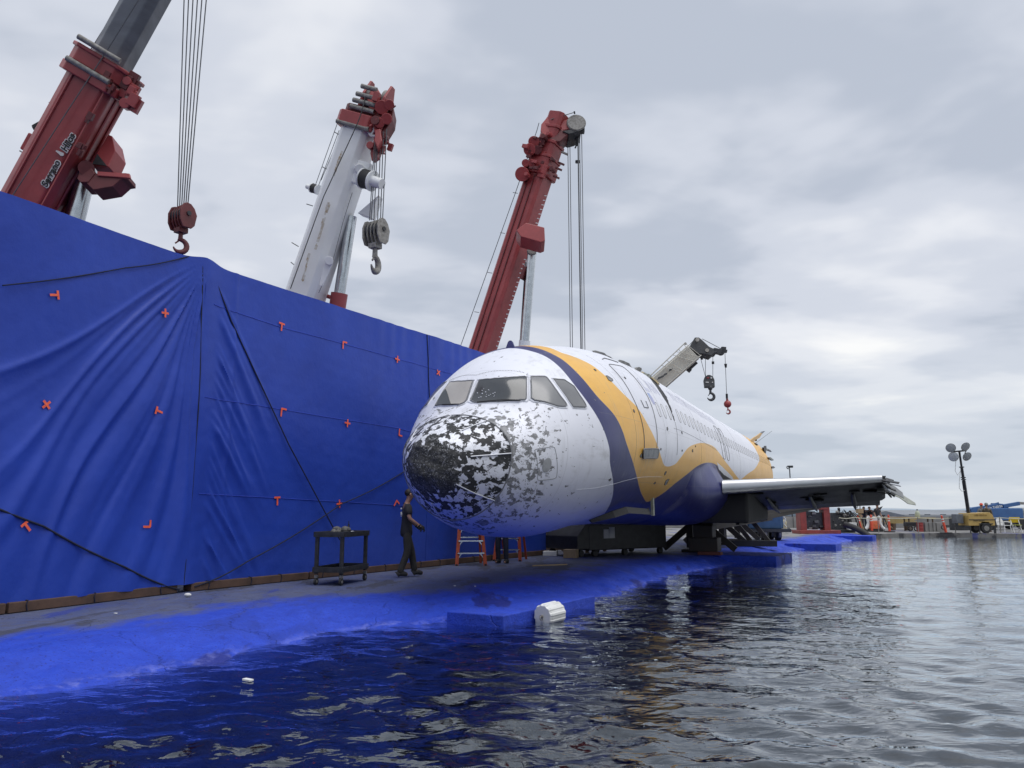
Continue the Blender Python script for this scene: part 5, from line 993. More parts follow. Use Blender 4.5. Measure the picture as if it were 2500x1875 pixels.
def crane_four():
    d = 42.; p0 = D(1609, 933, d); top = D(1690, 862, d); e1, e2, e3 = bframe(p0, top, R(0)); e2 = -e2 if e2[2] > 0 else e2; foot = p0 + e1 * ((2.6 - p0[2]) / e1[2])
    cr = thing('mobile_crane', 'cream crane with black head, black hook block and red ball hook, behind the fuselage', 'crane', (foot[0], foot[1], DECK), group='cranes behind the tarpaulin')
    def at(u, v, off=0.): return D(u, v, d - off)
    L1 = float(np.linalg.norm(top - foot)); B3 = np.stack([e2, e3, e1])
    m = MB(); m.prism(octo(.95, .9, .1), foot, e2, e3, e1, L1); bo = m.build('boom', M_cream, cr, bevel=.02)
    c6 = lambda x, y: (1560 + x * .19286, 780 + y * .19286)
    ex = np.array([1., 0, 0]); ez = np.array([0, .16, .987]); ey = np.cross(ez, ex)
    def px(x, y): u, v = c6(x, y); return ((u - 1700) / 1900 * d, -(v - 850) / 1900 * d)
    q = at(1700, 850, .3); M_bh = pmat('crane_head_black', (.035, .038, .045), (.05, .053, .06), 3, .5)
    m = MB(); m.prism([px(*p) for p in ((720, 215), (770, 215), (810, 250), (890, 340), (950, 370), (985, 385), (985, 420), (950, 425), (905, 465), (840, 442), (740, 432), (640, 345))], q, ex, ez, ey, .7); m.build('boom_head', M_bh, bo, bevel=.03)
    for x, y, r in ((740, 255, .10), (863, 388, .10)): m = MB(); u, v = c6(x, y); m.cyl(at(u, v, .42), at(u, v, .28), r, n=16); m.build('sheave_pin', M_cream, bo, smooth=True)
    m = MB(); u, v = c6(1035, 412); m.cyl(at(u, v, .3), at(u, v, .05), .20, n=22); m.build('tip_sheave', M_bh, bo, smooth=True)
    m = MB(); m.bar(at(*c6(940, 395), .2), at(*c6(1040, 415), .2), .3, .3, e3); m.bar(at(*c6(1040, 380), .2), at(*c6(1098, 385), .2), .3, .22, e3); m.bar(at(*c6(1095, 380), .2), at(*c6(1085, 420), .2), .2, .2, e3); m.build('tip_link', M_bh, bo, bevel=.02)
    m = MB(); m.prism([px(*p) for p in ((480, 480), (560, 420), (640, 345), (740, 432), (640, 530), (560, 520))], q + ey * .1, ex, ez, ey, .6); m.build('inner_boom', M_dsteel, bo, bevel=.02)
    # folded lattice jib along the side
    la = [(150, 705), (590, 290)]; lb = [(330, 850), (790, 450)]; lc = [(170, 725), (640, 320)]; ld = [(375, 855), (760, 465)]
    def lat(a, t): return at(*c6(a[0][0] + (a[1][0] - a[0][0]) * t, a[0][1] + (a[1][1] - a[0][1]) * t), .62)
    for a in (la, lb, lc): m = MB(); m.tube([lat(a, 0), lat(a, 1)], .032 if a is not lc else .022, 6); m.build('jib_chord', M_cream, bo)
    for t0, t1 in ((.62, .80), (.80, .66), (.72, .95), (.95, .82), (.98, .98), (.3, .45), (.45, .5)): m = MB(); m.tube([lat(la, t0), lat(lb, t1)], .016, 5); m.build('jib_lacing', M_cream, bo)
    for x, y in ((330, 700), (400, 640), (255, 745), (290, 730)):
        m = MB(); u, v = c6(x, y); m.prism([(-.12, -.10), (.10, .02), (.14, .12), (-.05, .06)], at(u, v, .62), ex, ez, ey, .01); m.build('lettering_fragment', M_bh, bo)
    m = MB(); m.bar(at(*c6(600, 640), .1), at(*c6(720, 530), .1), .12, .3); m.bar(at(*c6(610, 650), .1), at(*c6(640, 615), .1), .3, .3); m.build('jib_stow_bracket', M_dsteel, bo)
    m = MB(); m.tube([at(*c6(575, 300), .5), at(*c6(600, 310), .5)], .06, 6); m.tube([at(*c6(640, 320), .5), at(*c6(725, 230), .5)], .015, 5); m.tube([at(*c6(800, 245), .5), at(*c6(1040, 372), .2)], .018, 5); m.build('hoist_rope', M_wire, cr)
    # black hook block
    c = at(*c6(893, 780), .2); w_, h = .56, .66; m = MB(); m.prism([(-.26, -.33), (.26, -.33), (.275, .08), (.20, .28), (.06, .36), (-.06, .36), (-.20, .28), (-.275, .08)], c, ex * 1.02, ez, ey, .24); hb = m.build('hook_block', M_bh, cr, bevel=.02)
    k = 42 / 1900 * .19286
    def cc(x, y, o=.03): return c + ex * (x - 893) * k - ez * (y - 780) * k - ey * o
    for x, y, w2, h2, mt in ((875, 738, .13, .08, M_red), (918, 738, .09, .09, M_paper), (860, 797, .15, .06, M_paper), (926, 797, .06, .06, M_paper)): m = MB(); m.box(cc(x, y), (w2, .02, h2)); m.build('block_label', mt, hb)
    m = MB(); m.ball(cc(893, 872), (.13, .12, .14)); hook(m, cc(893, 885), .44, (1, 0, 0)); m.build('hook', M_bh, hb, smooth=True)
    for a, b in (((775, 470), (840, 720)), ((840, 455), (843, 720)), ((935, 455), (935, 720))): wire(cr, at(*c6(*a), .2), at(*c6(*b), .2), .014)
    m = MB(); m.cyl(at(*c6(937, 530), .2), at(*c6(937, 565), .2), .07); m.build('rope_socket', M_dsteel, cr); m = MB(); m.cyl(at(*c6(790, 460), .2), at(*c6(797, 510), .2), .06); m.build('rope_socket', M_dsteel, cr)
    # red ball and hook
    wire(cr, at(*c6(1088, 420), .2), at(*c6(1112, 1010), .2), .014); m = MB(); m.cyl(at(*c6(1096, 560), .2), at(*c6(1100, 610), .2), .08, .05); m.build('rope_socket', M_dsteel, cr); m = MB(); m.cyl(at(*c6(1111, 940), .2), at(*c6(1113, 1000), .2), .06); m.build('rope_socket', M_dsteel, cr)
    m = MB(); b = at(*c6(1121, 1070), .2); m.ball(b, .20, 20, 12); m.cyl(b + ez * .2, b + ez * .33, .07, .05); hook(m, b - ez * .18, .26, (1, 0, 0)); m.build('ball_hook', M_red, cr, smooth=True)
    carrier(cr, foot, R(20), M_cream, e1)
crane_four()

# ================================================================== PEOPLE
def skin_mesh(verts, edges, radii, root=0, sub=2):
    me = bpy.data.meshes.new('s'); me.from_pydata([tuple(v) for v in verts], edges, []); o = bpy.data.objects.new('s', me); COL.objects.link(o)
    m = o.modifiers.new('skin', 'SKIN'); m.use_smooth_shade = True; m.branch_smoothing = .6; sl = me.skin_vertices[0].data
    for i, r in enumerate(radii): sl[i].radius = (r, r) if not hasattr(r, '__len__') else r; sl[i].use_root = (i == root)
    s = o.modifiers.new('sub', 'SUBSURF'); s.levels = sub; s.render_levels = sub
    dg = bpy.context.evaluated_depsgraph_get(); dg.update(); out = bpy.data.meshes.new_from_object(o.evaluated_get(dg)); bpy.data.objects.remove(o); out.materials.clear(); return out
STAND = dict(pelvis=(0, 0, .96), waist=(0, 0, 1.10), chest=(0, .01, 1.33), neck=(0, .0, 1.49), chin=(0, .025, 1.57), head=(0, .03, 1.66), crown=(0, .01, 1.74),
             shl=(-.18, 0, 1.42), shr=(.18, 0, 1.42), ell=(-.25, -.02, 1.14), elr=(.25, -.02, 1.14), wrl=(-.26, .12, .92), wrr=(.26, .12, .92),
             hipl=(-.088, 0, .89), hipr=(.088, 0, .89), knl=(-.11, .03, .50), knr=(.11, .03, .50), anl=(-.11, -.02, .09), anr=(.11, -.02, .09), tol=(-.12, .15, .045), tor=(.12, .15, .045))
def person(label, base, rotz, pose, shirt, trousers, hair, fingers=False, hat=None, scale=1., sub=1, gloves=None, cat='person', group=None, longsleeve=False, marks=False):
    J = {k: np.array(v, float) for k, v in {**STAND, **(pose or {})}.items()}
    t = thing('person', label, cat, base, rotz, group); t.scale = (scale,) * 3; WM[t.name] = Matrix.Translation(V(base)) @ Matrix.Rotation(rotz, 4, 'Z') @ Matrix.Scale(scale, 4)
    def sk(chains, rad, name, mat, root, parent, sb=sub, extra=()):
        names = []; edges = []
        for ch in chains:
            for k in ch:
                if k not in names: names.append(k)
            for a, b in zip(ch, ch[1:]): edges.append((names.index(a), names.index(b)))
        vs = [J[n] for n in names]; me = skin_mesh(vs, edges, [rad[n] for n in names], names.index(root), sb); me.name = name; me.polygons.foreach_set('use_smooth', [True] * len(me.polygons)); o = obj(name, me, mat, parent); return o
    for s in 'lr':
        w_, e = J['wr' + s], J['el' + s]; d = nrm(w_ - e); J['pa' + s] = w_ + d * .06; sd = np.cross(d, [0, 0, 1.]); sd = nrm(sd) if np.linalg.norm(sd) > .1 else np.array([1., 0, 0]); J['fi' + s] = w_ + d * .13
        if fingers:
            dn = nrm(np.cross(sd, d)); dn = dn if dn[2] < 0 else -dn
            for k in range(4):
                b = J['pa' + s] + sd * (k - 1.5) * .021; L_ = (.036, .042, .040, .030)[k]; J[f'f{k}a{s}'] = b + d * L_; J[f'f{k}b{s}'] = b + d * L_ * 1.7 + dn * L_ * .6; J[f'f{k}c{s}'] = b + d * L_ * 1.6 + dn * L_ * 1.3
            J['tha' + s] = w_ + d * .025 + sd * .045; J['thb' + s] = w_ + d * .065 + sd * .062 + dn * .02
    rad = dict(pelvis=(.14, .105), waist=(.13, .095), chest=(.155, .11), neck=.055, chin=(.062, .07), head=(.078, .092), crown=(.055, .06), shl=.06, shr=.06, ell=.043, elr=.043, wrl=.030, wrr=.030, pal=(.038, .022), par=(.038, .022), fil=.018, fir=.018, hipl=.095, hipr=.095, knl=.06, knr=.06, anl=.043, anr=.043, tol=.035, tor=.035)
    ch = [['pelvis', 'waist', 'chest', 'neck', 'chin', 'head', 'crown'], ['pelvis', 'hipl', 'knl', 'anl', 'tol'], ['pelvis', 'hipr', 'knr', 'anr', 'tor'], ['chest', 'shl', 'ell', 'wrl', 'pal'], ['chest', 'shr', 'elr', 'wrr', 'par']]
    if fingers:
        for s in 'lr':
            for k in range(4):
                ch.append(['pa' + s] + [f'f{k}{q}{s}' for q in 'abc']); rad.update({f'f{k}a{s}': .010, f'f{k}b{s}': .009, f'f{k}c{s}': .008})
            ch.append(['wr' + s, 'tha' + s, 'thb' + s]); rad.update({'tha' + s: .012, 'thb' + s: .010})
    else:
        ch += [['pal', 'fil'], ['par', 'fir']]
    body = sk(ch, rad, 'body', M_skin, 'pelvis', t)
    def up(names, f, **kw): r = {k: (tuple(x + f for x in rad[k]) if hasattr(rad[k], '__len__') else rad[k] + f) for k in names}; r.update(kw); return r
    J['cfl'] = J['ell'] * .8 + J['shl'] * .2 if not longsleeve else J['wrl'] * .9 + J['ell'] * .1; J['cfr'] = J['elr'] * .8 + J['shr'] * .2 if not longsleeve else J['wrr'] * .9 + J['elr'] * .1
    J['collar'] = J['neck'] * .95 + J['chest'] * .05; J['hem'] = J['pelvis'] * .2 + (J['hipl'] + J['hipr']) * .4 + np.array([0, 0, -.15])
    armch = [['chest', 'shl'] + (['ell'] if longsleeve else []) + ['cfl'], ['chest', 'shr'] + (['elr'] if longsleeve else []) + ['cfr']]
    sh = sk([['hem', 'waist', 'chest', 'collar']] + armch, up(('waist', 'chest', 'ell', 'elr'), .026, shl=.098, shr=.098, hem=(.185, .150), collar=.085, cfl=.078 if not longsleeve else .045, cfr=.078 if not longsleeve else .045), 'shirt', shirt, 'chest', t)
    J['cal'] = J['anl'] + np.array([0, 0, -.03]); J['car'] = J['anr'] + np.array([0, 0, -.03])
    sk([['waist', 'pelvis'], ['pelvis', 'hipl', 'knl', 'cal'], ['pelvis', 'hipr', 'knr', 'car']], up(('pelvis', 'knl', 'knr'), .004, waist=(.138, .104), hipl=.094, hipr=.094, cal=.066, car=.066, knl=.082, knr=.082), 'trousers', trousers, 'pelvis', t)
    for s in 'lr':
        J['he' + s] = J['an' + s] + (J['an' + s] - J['to' + s]) * .25 * np.array([1, 1, 0]) + np.array([0, 0, -.03]); rad['he' + s] = .045
        sk([['an' + s, 'he' + s], ['an' + s, 'to' + s]], {'an' + s: .058, 'he' + s: .05, 'to' + s: .046}, 'boot', M_black, 'an' + s, t, 1)
    h = MB(); hd = J['head']; dirn = nrm(J['crown'] - J['chin'])
    h.ball(hd + np.array([0, -.018, .028]), (.086, .100, .086), 14, 8); h.build('hair', hair, t, smooth=True, local=True)
    f = MB(); fw = np.array([0, 1., 0]); f.ball(hd + fw * .098 + np.array([0, 0, -.012]), (.013, .022, .02), 8, 6); f.build('nose', M_skin, body, smooth=True, local=True)
    for sx in (-1, 1):
        f = MB(); f.ball(hd + fw * .086 + np.array([sx * .030, 0, .008]), .011, 8, 5); f.build('eye', M_black, body, local=True); f = MB(); f.ball(hd + np.array([sx * .084, .0, -.01]), (.012, .022, .032), 8, 6); f.build('ear', M_skin, body, smooth=True, local=True)
    f = MB(); f.box(hd + fw * .088 + np.array([0, 0, -.052]), (.042, .012, .008)); f.build('mouth', pmat('lip', (.28, .12, .10)), body, local=True)
    if hat is not None:
        k = MB(); k.lathe([(.13, -.01), (.132, .0), (.108, .012), (.10, .06), (.07, .105), (.02, .12), (.001, .121)], hd + np.array([0, -.005, .045]), (0, 0, 1), 18); k.build('hard_hat', hat, t, smooth=True, local=True)
    if gloves is not None:
        for s in 'lr':
            k = MB(); d = nrm(J['wr' + s] - J['el' + s]); k.tube([J['wr' + s] - d * .03, J['wr' + s] + d * .02, J['pa' + s], J['pa' + s] + d * .035], [.042, .038, .044, .030], 10); gl = k.build('glove', gloves, t, smooth=True, local=True)
            if fingers:
                for q in range(4): k = MB(); k.tube([J['pa' + s] + (J[f'f{q}a{s}'] - J['pa' + s]) * .5, J[f'f{q}a{s}'], J[f'f{q}b{s}'], J[f'f{q}c{s}']], [.013, .0125, .012, .009], 7); k.build('finger', gloves, gl, smooth=True, local=True)
                k = MB(); k.tube([J['wr' + s] + d * .01, J['tha' + s], J['thb' + s]], [.016, .015, .011], 7); k.build('thumb', gloves, gl, smooth=True, local=True)
    if marks:
        for (x, y, z, a, b) in ((-.03, -.112, 1.36, .05, .03), (-.04, -.110, 1.28, .03, .025), (.01, -.112, 1.25, .055, .04), (-.03, -.108, 1.21, .03, .025)): k = MB(); k.box((x, y, z), (a, .03, b)); k.build('back_print', M_paper, sh, local=True)
    return t
M_shirt = pmat('dark_shirt', (.030, .030, .036), (.022, .022, .027), 8, .85); M_trou = pmat('dark_trousers', (.05, .047, .042), (.035, .033, .03), 8, .85); M_hair = pmat('dark_hair', (.035, .024, .018), (.02, .014, .012), 30, .6)
M_denim = pmat('dark_denim', (.03, .035, .06), (.02, .024, .042), 9, .85)
def build_people():
    b = G(990, 1408); walk = dict(knl=(-.10, .12, .50), anl=(-.10, .20, .10), tol=(-.11, .37, .05), knr=(.10, .02, .50), anr=(.10, -.14, .09), tor=(.10, .04, .045), elr=(.27, .02, 1.16), wrr=(.27, .24, 1.01), ell=(-.24, .02, 1.16), wrl=(-.22, .24, 1.0), head=(0, .06, 1.65), chin=(0, .055, 1.56), crown=(0, .04, 1.735))
    person('man in dark shirt, dark trousers and gloves walking behind the aircraft nose', b, R(-76), walk, M_shirt, M_trou, M_hair, fingers=True, sub=2, gloves=M_black, scale=1.03, marks=True)
    b = G(1226, 1376); person('person standing behind the aircraft nose by the ladder, only dark legs showing', b, R(160), {}, M_shirt, M_denim, M_hair)
    lean = dict(waist=(0, .06, 1.08), chest=(0, .22, 1.26), neck=(0, .33, 1.37), chin=(0, .40, 1.42), head=(0, .44, 1.49), crown=(0, .45, 1.57), shl=(-.18, .27, 1.31), shr=(.18, .27, 1.31), ell=(-.22, .36, 1.06), elr=(.22, .36, 1.06), wrl=(-.15, .55, .98), wrr=(.15, .55, .98))
    person('person in dark blue leaning over the orange pump, first of a leaning pair', (*G(2131, 1296)[:2] + np.array([0, 1.2]), DECK), R(160), lean, M_denim, M_denim, M_hair, longsleeve=True)
    person('person in black leaning over the orange pump beside a dark blue jacket', (*G(2141, 1296)[:2] + np.array([.05, .9]), DECK), R(150), lean, M_shirt, M_denim, M_hair, longsleeve=True)
    person('person in dark work clothes standing upright beside the leaning pair', (*G(2154, 1297)[:2] + np.array([0, .5]), DECK), R(200), {}, M_shirt, M_denim, M_hair)
    person('person in brown clothes and cap standing beside the yellow light tower', (*G(2438, 1300)[:2] + np.array([0, 1.0]), DECK), R(150), {}, pmat('brown_jacket', (.10, .085, .06), (.07, .06, .045), 6, .9), M_trou, M_hair, hat=pmat('grey_cap', (.22, .23, .24)), longsleeve=True)
    person('person in grey shirt and orange hard hat by the folding chair', (*G(2468, 1300)[:2] + np.array([.1, 3.0]), DECK), R(190), {}, pmat('grey_shirt', (.16, .17, .18), (.12, .13, .14), 6, .9), M_trou, M_hair, hat=M_orange, longsleeve=True)
build_people()

# ================================================================== GEAR UNDER THE AIRCRAFT
def build_near_gear():
    # black two-deck tool cart
    n = np.array([*G(834, 1430)[:2], DECK]); r = np.array([*G(898, 1416)[:2], DECK]); a = nrm((r - n) * np.array([1, 1, 0])); b = np.array([-a[1], a[0], 0]); Lc, Wc = 1.15, .56; z = np.array([0, 0, 1.]); c = n + a * Lc / 2 + b * Wc / 2
    t = thing('tool_cart', 'black two-shelf tool cart on swivel castors in front of the blue tarpaulin', 'cart', c); Rm = np.stack([a, b, z])
    for zz, nm in ((.90, 'top_shelf'), (.26, 'lower_shelf')):
        m = MB(); m.box(c + z * zz, (Lc + .06, Wc + .05, .02), Rm)
        for s in (-1, 1): m.box(c + z * (zz + .02) + b * s * (Wc / 2 + .015), (Lc + .06, .02, .10), Rm); m.box(c + z * (zz + .02) + a * s * (Lc / 2 + .02), (.02, Wc + .01, .098), Rm)
        m.build(nm, M_dsteel, t, bevel=.006)
    for sx in (-1, 1):
        for sy in (-1, 1):
            q = c + a * sx * (Lc / 2 - .03) + b * sy * (Wc / 2 - .03); m = MB(); m.box(q + z * .55, (.065, .065, .70), Rm); m.build('leg', M_dsteel, t, bevel=.006)
            m = MB(); w0 = q + z * .065; m.cyl(w0 - b * .022, w0 + b * .022, .062, n=18); ca = m.build('castor', M_black, t, smooth=True); m = MB(); m.box(w0 + z * .09 + a * .01, (.05, .06, .05), Rm); m.cyl(w0 - b * .026, w0 + b * .026, .028, n=12); m.build('fork', M_hook, ca)
    m = MB(); rg = random.Random(3); q = c + a * -.08 + z * .945
    for i in range(10): m.ball(q + a * rg.uniform(-.15, .15) + b * rg.uniform(-.12, .12) + z * rg.uniform(-.01, .06), (rg.uniform(.05, .10), rg.uniform(.05, .09), rg.uniform(.04, .08)), 8, 6)
    tag(m.build('rag_heap', pmat('grey_rags', (.17, .165, .15), (.07, .07, .068), 14, .95, bump=.4), origin=c + z * .92), 'crumpled grey rags heaped on the tool cart', 'rags')
    m = MB(); m.cyl(c + a * .05 + z * .92 - b * .1, c + a * .05 + z * 1.10 - b * .1, .018); m.cyl(c + a * .05 + z * 1.10 - b * .1, c + a * .05 + z * 1.16 - b * .1, .008); tag(m.build('spray_can', M_dsteel, origin=c + z * .92), 'thin dark spray can standing behind the rags on the tool cart', 'can')
    m = MB(); m.ball(c + a * .45 + z * .935, (.06, .04, .025), 10, 6); tag(m.build('work_glove', M_paper, origin=c + a * .45 + z * .92), 'pale work glove lying at the end of the tool cart', 'glove')
    # stepladders
    M_lad = pmat('ladder_orange', (.42, .075, .03), (.34, .06, .025), 8, .55)
    def ladder(p, yaw, label, h=2.3):
        t = thing('stepladder', label, 'stepladder', p, yaw, group='orange stepladders under the nose')
        for s in (-1, 1):
            m = MB(); m.bar((s * .36, 0, .0), (s * .20, .42, h), .035, .085, (1, 0, 0)); m.build('rail', M_lad, t, local=True); m = MB(); m.bar((s * .34, .98, .0), (s * .20, .52, h), .03, .06, (1, 0, 0)); m.build('rear_rail', M_lad, t, local=True)
            m = MB(); m.box((s * .36, -.005, .02), (.05, .10, .045)); m.build('foot', M_black, t, local=True)
        for i in range(1, 7):
            k = i * .30 / h; m = MB(); w_ = .36 - .16 * k; m.box((0, .42 * k, h * k), (2 * w_, .09, .03)); m.build('tread', M_steel, t, local=True)
            for s in (-1, 1): m = MB(); m.bar((s * w_ * .95, .42 * k, h * k - .12), (s * w_ * .7, .42 * k, h * k - .01), .012, .02); m.build('brace', M_steel, t, local=True)
        m = MB(); m.box((0, .47, h + .02), (.46, .22, .06)); m.build('top_cap', M_lad, t, local=True, bevel=.01)
        for k in (.35, .65): m = MB(); m.bar((-.30 + .1 * k, .98 - .46 * k, h * k), (.30 - .1 * k, .98 - .46 * k, h * k), .02, .03); m.build('rear_bar', M_steel, t, local=True)
    q = G(1150, 1381); ladder((q[0], q[1], DECK), R(8), 'orange fibreglass stepladder with bright treads under the black nose', 1.9)
    q = G(1238, 1370); ladder((q[0], q[1], DECK), R(-12), 'orange stepladder with its back turned, by the legs of a person', 1.9)
    # timber crates and boxes beyond the wall end
    def crate(u, v, w_, d_, h, label, n=4, yaw=.45):
        q = G(u, v); t = thing('timber_crate', label, 'crate', (q[0], q[1], DECK), yaw, group='open timber crates')
        for sx in (-1, 1):
            for sy in (-1, 1): m = MB(); m.box((sx * w_ / 2, sy * d_ / 2, h / 2), (.09, .09, h)); m.build('post', M_wood, t, local=True)
        for k in range(n):
            z_ = h * (k + .6) / n
            for sy in (-1, 1): m = MB(); m.box((0, sy * (d_ / 2 + .055), z_), (w_ + .1, .025, h / n * .5)); m.build('plank', M_wood, t, local=True)
            m = MB(); m.box((w_ / 2 + .06, 0, z_), (.025, d_ - .02, h / n * .5)); m.build('plank', M_wood, t, local=True); m = MB(); m.box((-w_ / 2 - .06, 0, z_), (.025, d_ - .02, h / n * .5)); m.build('plank', M_wood, t, local=True)
    crate(1372, 1349, 1.3, 1.0, 1.0, 'open timber crate just past the end of the blue wall', 3)
    crate(1425, 1345, 1.1, .9, 1.15, 'taller timber crate beside the dark trolley', 4)
    def carton(u, v, s, label, mat, yaw=.3, zz=0., dy=0.):
        q = G(u, v); q = q + np.array([0, dy, zz]); m = MB(); m.box(q + np.array([0, 0, s[2] / 2 + .002]), s, Matrix.Rotation(yaw, 3, 'Z')); o = m.build('carton', mat, origin=q, bevel=.01); tag(o, label, 'box'); 
        return o
    carton(1394, 1362, (.38, .34, .24), 'brown cardboard carton on the slab in front of the timber crates', M_card)
    carton(1344, 1357, (.42, .3, .14), 'pale flat carton lying beside the wall end', M_paper, .2)
    carton(1348, 1349, (.40, .3, .46), 'upright white carton beside the wall end', M_paper, .25, .0, .6)
    # dark gimbal trolley with paper on its side
    yw = math.atan2(.61, .79); t = thing('equipment_trolley', 'long black equipment trolley with white paper taped on, carrying the hull', 'trolley', (2.05, 23.3, DECK), yw); M_eq = pmat('black_equipment', (.022, .023, .026), (.014, .014, .016), 5, .6)
    m = MB(); m.box((2.0, .75, .56), (3.4, 1.5, .76)); m.build('body', M_eq, t, bevel=.03, local=True); m = MB(); m.prism([(-.15, .22), (-.15, .60), (.20, .96), (.9, .98), (.9, .22)], (0, .02, 0), (1, 0, 0), (0, 0, 1), (0, 1, 0), 1.46); m.build('front_hood', M_eq, t, local=True, bevel=.02)
    for k in range(4): m = MB(); m.box((.55 + .78 * k + .3, .78, 1.03 - .015 * k), (.5, 1.0, .18)); m.build('saddle', M_eq, t, local=True, bevel=.02)
    for x in (.05, .62, 1.9, 3.5):
        for y in (.12, 1.38): m = MB(); m.cyl((x, y - .05, .10), (x, y + .05, .10), .10, n=16); m.build('castor', M_black, t, smooth=True, local=True); m = MB(); m.box((x, y, .18), (.10, .10, .08)); m.build('castor_fork', M_eq, t, local=True)
    for (xx, zz, w_, h) in ((1.00, .66, .22, .27), (1.24, .69, .24, .33)): m = MB(); m.box((xx, -.006, zz), (w_, .008, h)); m.build('paper_sheet', M_paper, t, local=True)
    # steel cradles carrying the fuselage
    M_st = pmat('rusty_dark_steel', (.030, .029, .029), (.042, .034, .030), 4, .65, bump=.15)
    def cradle(s, lat, label, w_=.9, wing=False):
        b = PW(lat, s, -1.75); zt = b[2] - .02; base = np.array([b[0], b[1], DECK]); t = thing('steel_cradle', label, 'support stand', base, -.424, group='steel stands under the aircraft')
        h = zt - DECK; m = MB(); m.box((0, 0, .05), (w_ * 1.8, .9, .09)); m.build('base_plate', M_st, t, local=True, bevel=.01)
        for x in (-w_ / 2, w_ / 2): m = MB(); m.box((x, 0, (h - .25) / 2 + .09), (.22, .30, h - .34)); m.build('column', M_st, t, local=True, bevel=.01)
        m = MB(); m.box((0, 0, h - .12), (w_ + .5, .55, .24)); m.build('saddle', M_st, t, local=True, bevel=.015)
        for s_ in (-1, 1): m = MB(); m.bar((s_ * w_ / 2, 0, h - .25), (s_ * (w_ / 2 + .9), 0, .10), .14, .2); m.build('brace', M_st, t, local=True)
        return t
    cradle(16.7, .70, 'dark steel stand with slanting braces under the wing root', .55); cradle(22.5, .2, 'dark steel cradle under the rear hull', .6); cradle(26.5, .2, 'dark steel cradle under the torn tail end', .6)
    # jack block with red valve, long beams under the wing
    q = G(1722, 1352); t = thing('jacking_block', 'stepped dark steel block with a reddish plate at its foot', 'block', q, -.424); m = MB(); m.box((0, 0, .30), (.9, .7, .42)); m.box((0, .0, .70), (.6, .6, .40)); m.build('block', M_st, t, local=True, bevel=.02); m = MB(); m.box((.25, -.55, .05), (.7, .35, .09)); m.build('foot_plate', pmat('red_oxide', (.16, .05, .04), (.10, .035, .03), 6, .8), t, local=True)
    for i, (a_, b_, r_) in enumerate((((1785, 1262), (2010, 1229), .11), ((1800, 1275), (2000, 1236), .09), ((1700, 1290), (1880, 1262), .13))):
        p = D(*a_, 26.5); q = D(*b_, 30.5); m = MB(); m.bar(p, q, r_ * 1.6, r_ * 2); o = m.build('steel_beam', M_st, origin=(p + q) / 2, bevel=.01); tag(o, ['upper slanting steel beam propping the wing', 'lower slanting steel beam propping the wing', 'heavy steel beam running under the wing root'][i], 'beam', 'beams under the wing')
    # timber trestle with struts behind
    q = G(1840, 1334); t = thing('steel_trestle', 'low black trestle with slanting struts beside the blue compressor', 'trestle', q, -.3); m = MB(); m.box((0, 0, .12), (1.7, .5, .22)); m.build('skid', M_eq, t, local=True, bevel=.01)
    for x in (-.55, .1): m = MB(); m.bar((x + .45, 0, .2), (x - .15, .1, 1.0), .13, .16); m.build('strut', M_st, t, local=True)
    m = MB(); m.box((-.2, .1, 1.05), (1.5, .3, .14)); m.build('top_beam', M_eq, t, local=True, bevel=.01)
    # blue wheeled compressor
    q = G(1880, 1319); M_bl = pmat('machine_blue', (.035, .10, .22), (.025, .075, .17), 3, .4); t = thing('compressor', 'blue wheeled compressor with a tow eye and twin tyres, beside the wing', 'compressor', q, -.1)
    m = MB(); m.box((-.35, .3, 1.15), (1.5, 2.0, 1.25)); m.build('cabinet', M_bl, t, local=True, bevel=.05); m = MB(); m.box((.46, .2, 1.05), (.16, 1.2, 1.0)); m.build('side_panel', M_bl, t, local=True, bevel=.03)
    m = MB(); m.box((-.2, .2, .46), (1.9, 2.2, .14)); m.build('chassis', M_dsteel, t, local=True)
    for x, y in ((-.35, -.35), (.28, -.30), (-.35, 1.1), (.28, 1.1)):
        m = MB(); m.cyl((x - .11, y, .33), (x + .13, y, .33), .33, n=24); wl = m.build('tyre', M_black, t, local=True, bevel=.05); m = MB(); m.cyl((x - .125, y, .33), (x - .10, y, .33), .20, n=20); m.cyl((x - .05, y - .335, .33), (x + .05, y - .33, .33), .19, n=20); m.build('rim', M_hook, wl, local=True)
    m = MB(); m.torus((.62, -.1, 1.35), (0, 1, 0), .10, .03, 16, 6); m.build('tow_eye', M_black, t, local=True); m = MB(); m.tube([(.55, -.1, 1.2), (.72, -.1, .95), (.62, -.1, .75), (.74, -.1, .6)], .03, 6); m.build('hose', M_wplast, t, local=True)
    # white ribbed float
    c = np.array([.56, 11.80, .09]); a = nrm(np.array([.66, .75, .06])); t = thing('marker_buoy', 'white ribbed plastic float with a metal eye, bobbing beside the blue step', 'buoy', c * np.array([1, 1, 0])); z = np.array([0, 0, 1.])
    u_ = nrm(np.cross(a, z)); w2 = np.cross(u_, a); prof = []
    for i in range(72): th = 2 * math.pi * i / 72; k = .168 + .005 * (1 if math.sin(th * 12) > 0 else -1); prof.append((k * math.cos(th), k * math.sin(th)))
    m = MB(); m.prism(prof, c - a * .15, u_, w2, a, .30); m.prism([(x * .90, y * .90) for x, y in prof], c - a * .185, u_, w2, a, .035, [(x, y) for x, y in prof]); m.prism(prof, c + a * .15, u_, w2, a, .03, [(x * .9, y * .9) for x, y in prof]); m.build('body', M_wplast, t, smooth=False, bevel=.004)
    m = MB(); m.torus(c - a * .205 - z * .02, u_, .028, .010, 14, 6); m.cyl(c - a * .22, c - a * .18, .02); m.build('eye_bolt', M_hook, t, smooth=True)
build_near_gear()

